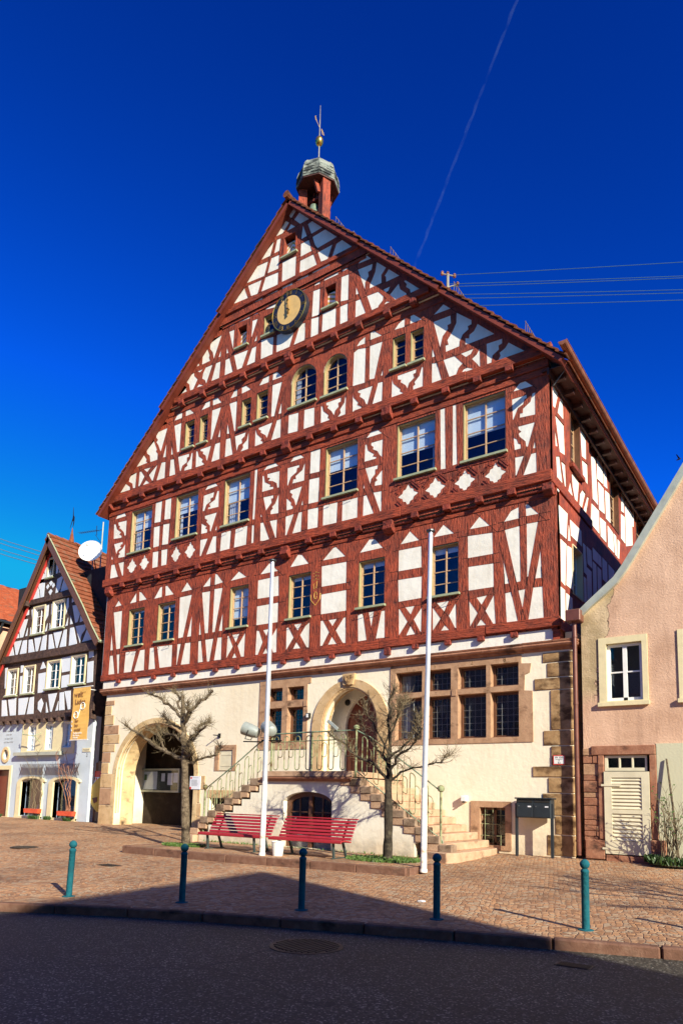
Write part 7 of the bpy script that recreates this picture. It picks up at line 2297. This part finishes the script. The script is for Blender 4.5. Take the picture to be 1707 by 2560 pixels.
# ================================================================ lines overhead, mast, bird, vapour trail
t = thing('roof_mast', 'short grey power mast with insulators on the town hall roof', 'mast', (-5, 2.6, 18.6))
MB().tube([(-5, 2.6, 18.2), (-5, 2.6, 20.55)], .055, 8).build('pole', M['mast'], t)
ZW = [20.5, 20.15, 20.04, 19.72, 19.56, 19.26]
for x0, x1, z0, z1 in ((-5.2, -4.75, 20.58, 20.44), (-5, -4.65, 20.02, 20.1), (-5, -4.65, 19.6, 19.68)):
    MB().tube([(x0, 2.6 + (x0 + 5) * .5, z0), (x1, 2.6 + (x1 + 5) * .5, z1)], .03, 6).build('cross_arm', M['mast'], t)
for zz, dx_ in ((20.44, .22), (20.54, 0), (20.1, .32), (20.58, -.18)):
    MB().lathe([(.03, -.06), (.06, -.03), (.05, .03), (.065, .05), (.03, .1)], (-5 + dx_, 2.6 + dx_ * .5, zz), 8).build('insulator', M['sand_red'], t)
EZ = [20.08, 19.55, 19.48, 19.03, 18.91, 18.64]
for i, (z0, z1) in enumerate(zip(ZW, EZ)):
    pts = []
    for k in range(17):
        f = 3.2 * k / 16
        sag = -.05 * f * (3.2 - f)
        sag0 = -.05 * 1 * 2.2
        pts.append((-5 + 7.33 * f, 2.6 + 3.4 * f, z0 + (z1 - z0 - sag0) * f + sag))
    tag(MB().tube(pts, .0095, 5, cap=False).build('power_line', M['cable'], loc=(-5, 2.6, z0)), 'thin blue grey power line running right from the town hall roof mast', 'power line', 'power lines to the right')
LW = [(-56.22, 14, 24.49, -49.39, 14, 21.94), (-56.16, 14, 24.07, -49.5, 14, 21.62), (-56.05, 14, 23.46, -49.75, 14, 21.21), (-55.99, 14, 23.03, -49.97, 14, 20.92)]
LW = [(2.2 * p[0] - 1.2 * p[3], 14, 2.2 * p[2] - 1.2 * p[5], 1.8 * p[3] - .8 * p[0], 14, 1.8 * p[5] - .8 * p[2]) for p in LW]
for a in LW:
    tag(MB().tube([a[:3], ((a[0] + a[3]) / 2, a[1], (a[2] + a[5]) / 2 - .1), a[3:]], .03, 5).build('power_line', M['lead'], loc=a[3:]), 'pale power line crossing the sky above the timbered house roof', 'power line', 'power lines at the left')
BIRD = (1.66, 8, 13.88)
TRAIL = ((-870, 2500, 3560), (-1420, 2500, 2380))
t = thing('bird', 'small dark bird flying at the right edge above the pink gable', 'bird', (2.66, 8, 14.2))
bx, by, bz = BIRD
bd = MB()
bd.lathe([(.005, -.2), (.03, -.15), (.055, 0), (.04, .1), (.03, .15), (.005, .19)], (0, 0, 0), 8)
bd.v = [(bx + v[2] * .8, by + v[1], bz + v[0] + v[2] * .15) for v in bd.v]
bd.add([(bx - .02, by - .02, bz + .03), (bx + .1, by - .02, bz + .03), (bx - .05, by - .25, bz + .24), (bx - .12, by - .28, bz + .26)], [(0, 1, 2, 3)])
bd.add([(bx - .02, by + .02, bz + .03), (bx + .1, by + .02, bz + .03), (bx - .05, by + .3, bz + .2), (bx - .12, by + .33, bz + .2)], [(0, 1, 2, 3)])
bd.v = [(bx + (v[0] - bx) * .55, by + (v[1] - by) * .55, bz + (v[2] - bz) * .55) for v in bd.v]
bd.build('body', M['iron'], t)

# faint vapour trail, a real thin streak of ice cloud 2.5 km away
m, nt, b = new_mat('vapour')
nt.nodes.remove(b)
tr = N(nt, 'ShaderNodeBsdfTransparent')
df = N(nt, 'ShaderNodeBsdfDiffuse')
df.inputs[0].default_value = (.55, .8, .95, 1)
mx = N(nt, 'ShaderNodeMixShader')
mp = coords(nt, (1, 1, 1))
nn_ = noise(nt, mp, .012, 4, .7)
rr_ = ramp(nt, [(.35, (0.0, 0.0, 0.0)), (.8, (.02, .02, .02))])
nt.links.new(nn_, rr_.inputs[0])
nt.links.new(rr_.outputs[0], mx.inputs[0])
nt.links.new(tr.outputs[0], mx.inputs[1])
nt.links.new(df.outputs[0], mx.inputs[2])
nt.links.new(mx.outputs[0], nt.nodes['Material Output'].inputs[0])
ct = MB()
A_, B_ = Vector(TRAIL[0]), Vector(TRAIL[1])
rt3 = random.Random(9)
pts = [A_.lerp(B_, i / 40) + Vector((rt3.uniform(-3, 3), 0, rt3.uniform(-3, 3))) for i in range(41)]
ct.tube(pts, [rt3.uniform(5, 9) for _ in pts], 8)
struct(ct.build('vapour_trail', m, loc=tuple(A_)), 'stuff')

# ================================================================ houses across the street, behind the camera, whose shadow falls on the road
def opposite(x0, x1, y0, y1, eave, ridge, label, wallm):
    t = thing('opposite_house', label, 'house', ((x0 + x1) / 2, y0, 0), 'houses across the street')
    w_ = MB()
    w_.box(x0, x1, y0, y1, -1, eave)
    xm = (x0 + x1) / 2
    w_.prism([(x0, eave), (x1, eave), (xm, ridge - .2)], y0 + .01, y1 - .01)
    w_.build('wall', wallm, t)
    r_ = MB()
    for sx in (x0 - .25, x1 + .25):
        dz_ = (ridge - eave) / (x1 - x0) * 2 * .25
        q = [(sx, eave - dz_), (xm, ridge), (xm, ridge - .25), (sx + (.12 if sx < xm else -.12), eave - dz_)]
        r_.prism(q, y0 - .25, y1 + .25)
    r_.build('roof', M['tile'], t)
    n = max(2, int((x1 - x0) / 2.2))
    for k in range(n):
        for z in (1.2, 4.2, 7.2):
            if z + 1.6 < eave:
                x = x0 + (x1 - x0) * (k + .5) / n
                f = MB().box(x - .55, x + .55, y1, y1 + .04, z, z + 1.5).build('window', M['whiteframe'], t)
                MB().box(x - .45, x + .45, y1 + .04, y1 + .045, z + .1, z + 1.4).build('pane', M['glass'], f)


opposite(18.75, 23.9, -34, -19, 8.2, 14.4, 'tall narrow house across the street whose pointed gable shadow falls on the paving', M['cream'])
opposite(-4, 13.6, -33, -21.5, 10.4, 12.5, 'broad pale green house across the street, shading the road', M['palegreen'])
opposite(-26, -6, -40, -25, 11.0, 15.5, 'long pale blue house across the street, mirrored in the ground floor windows', M['bluegrey'])
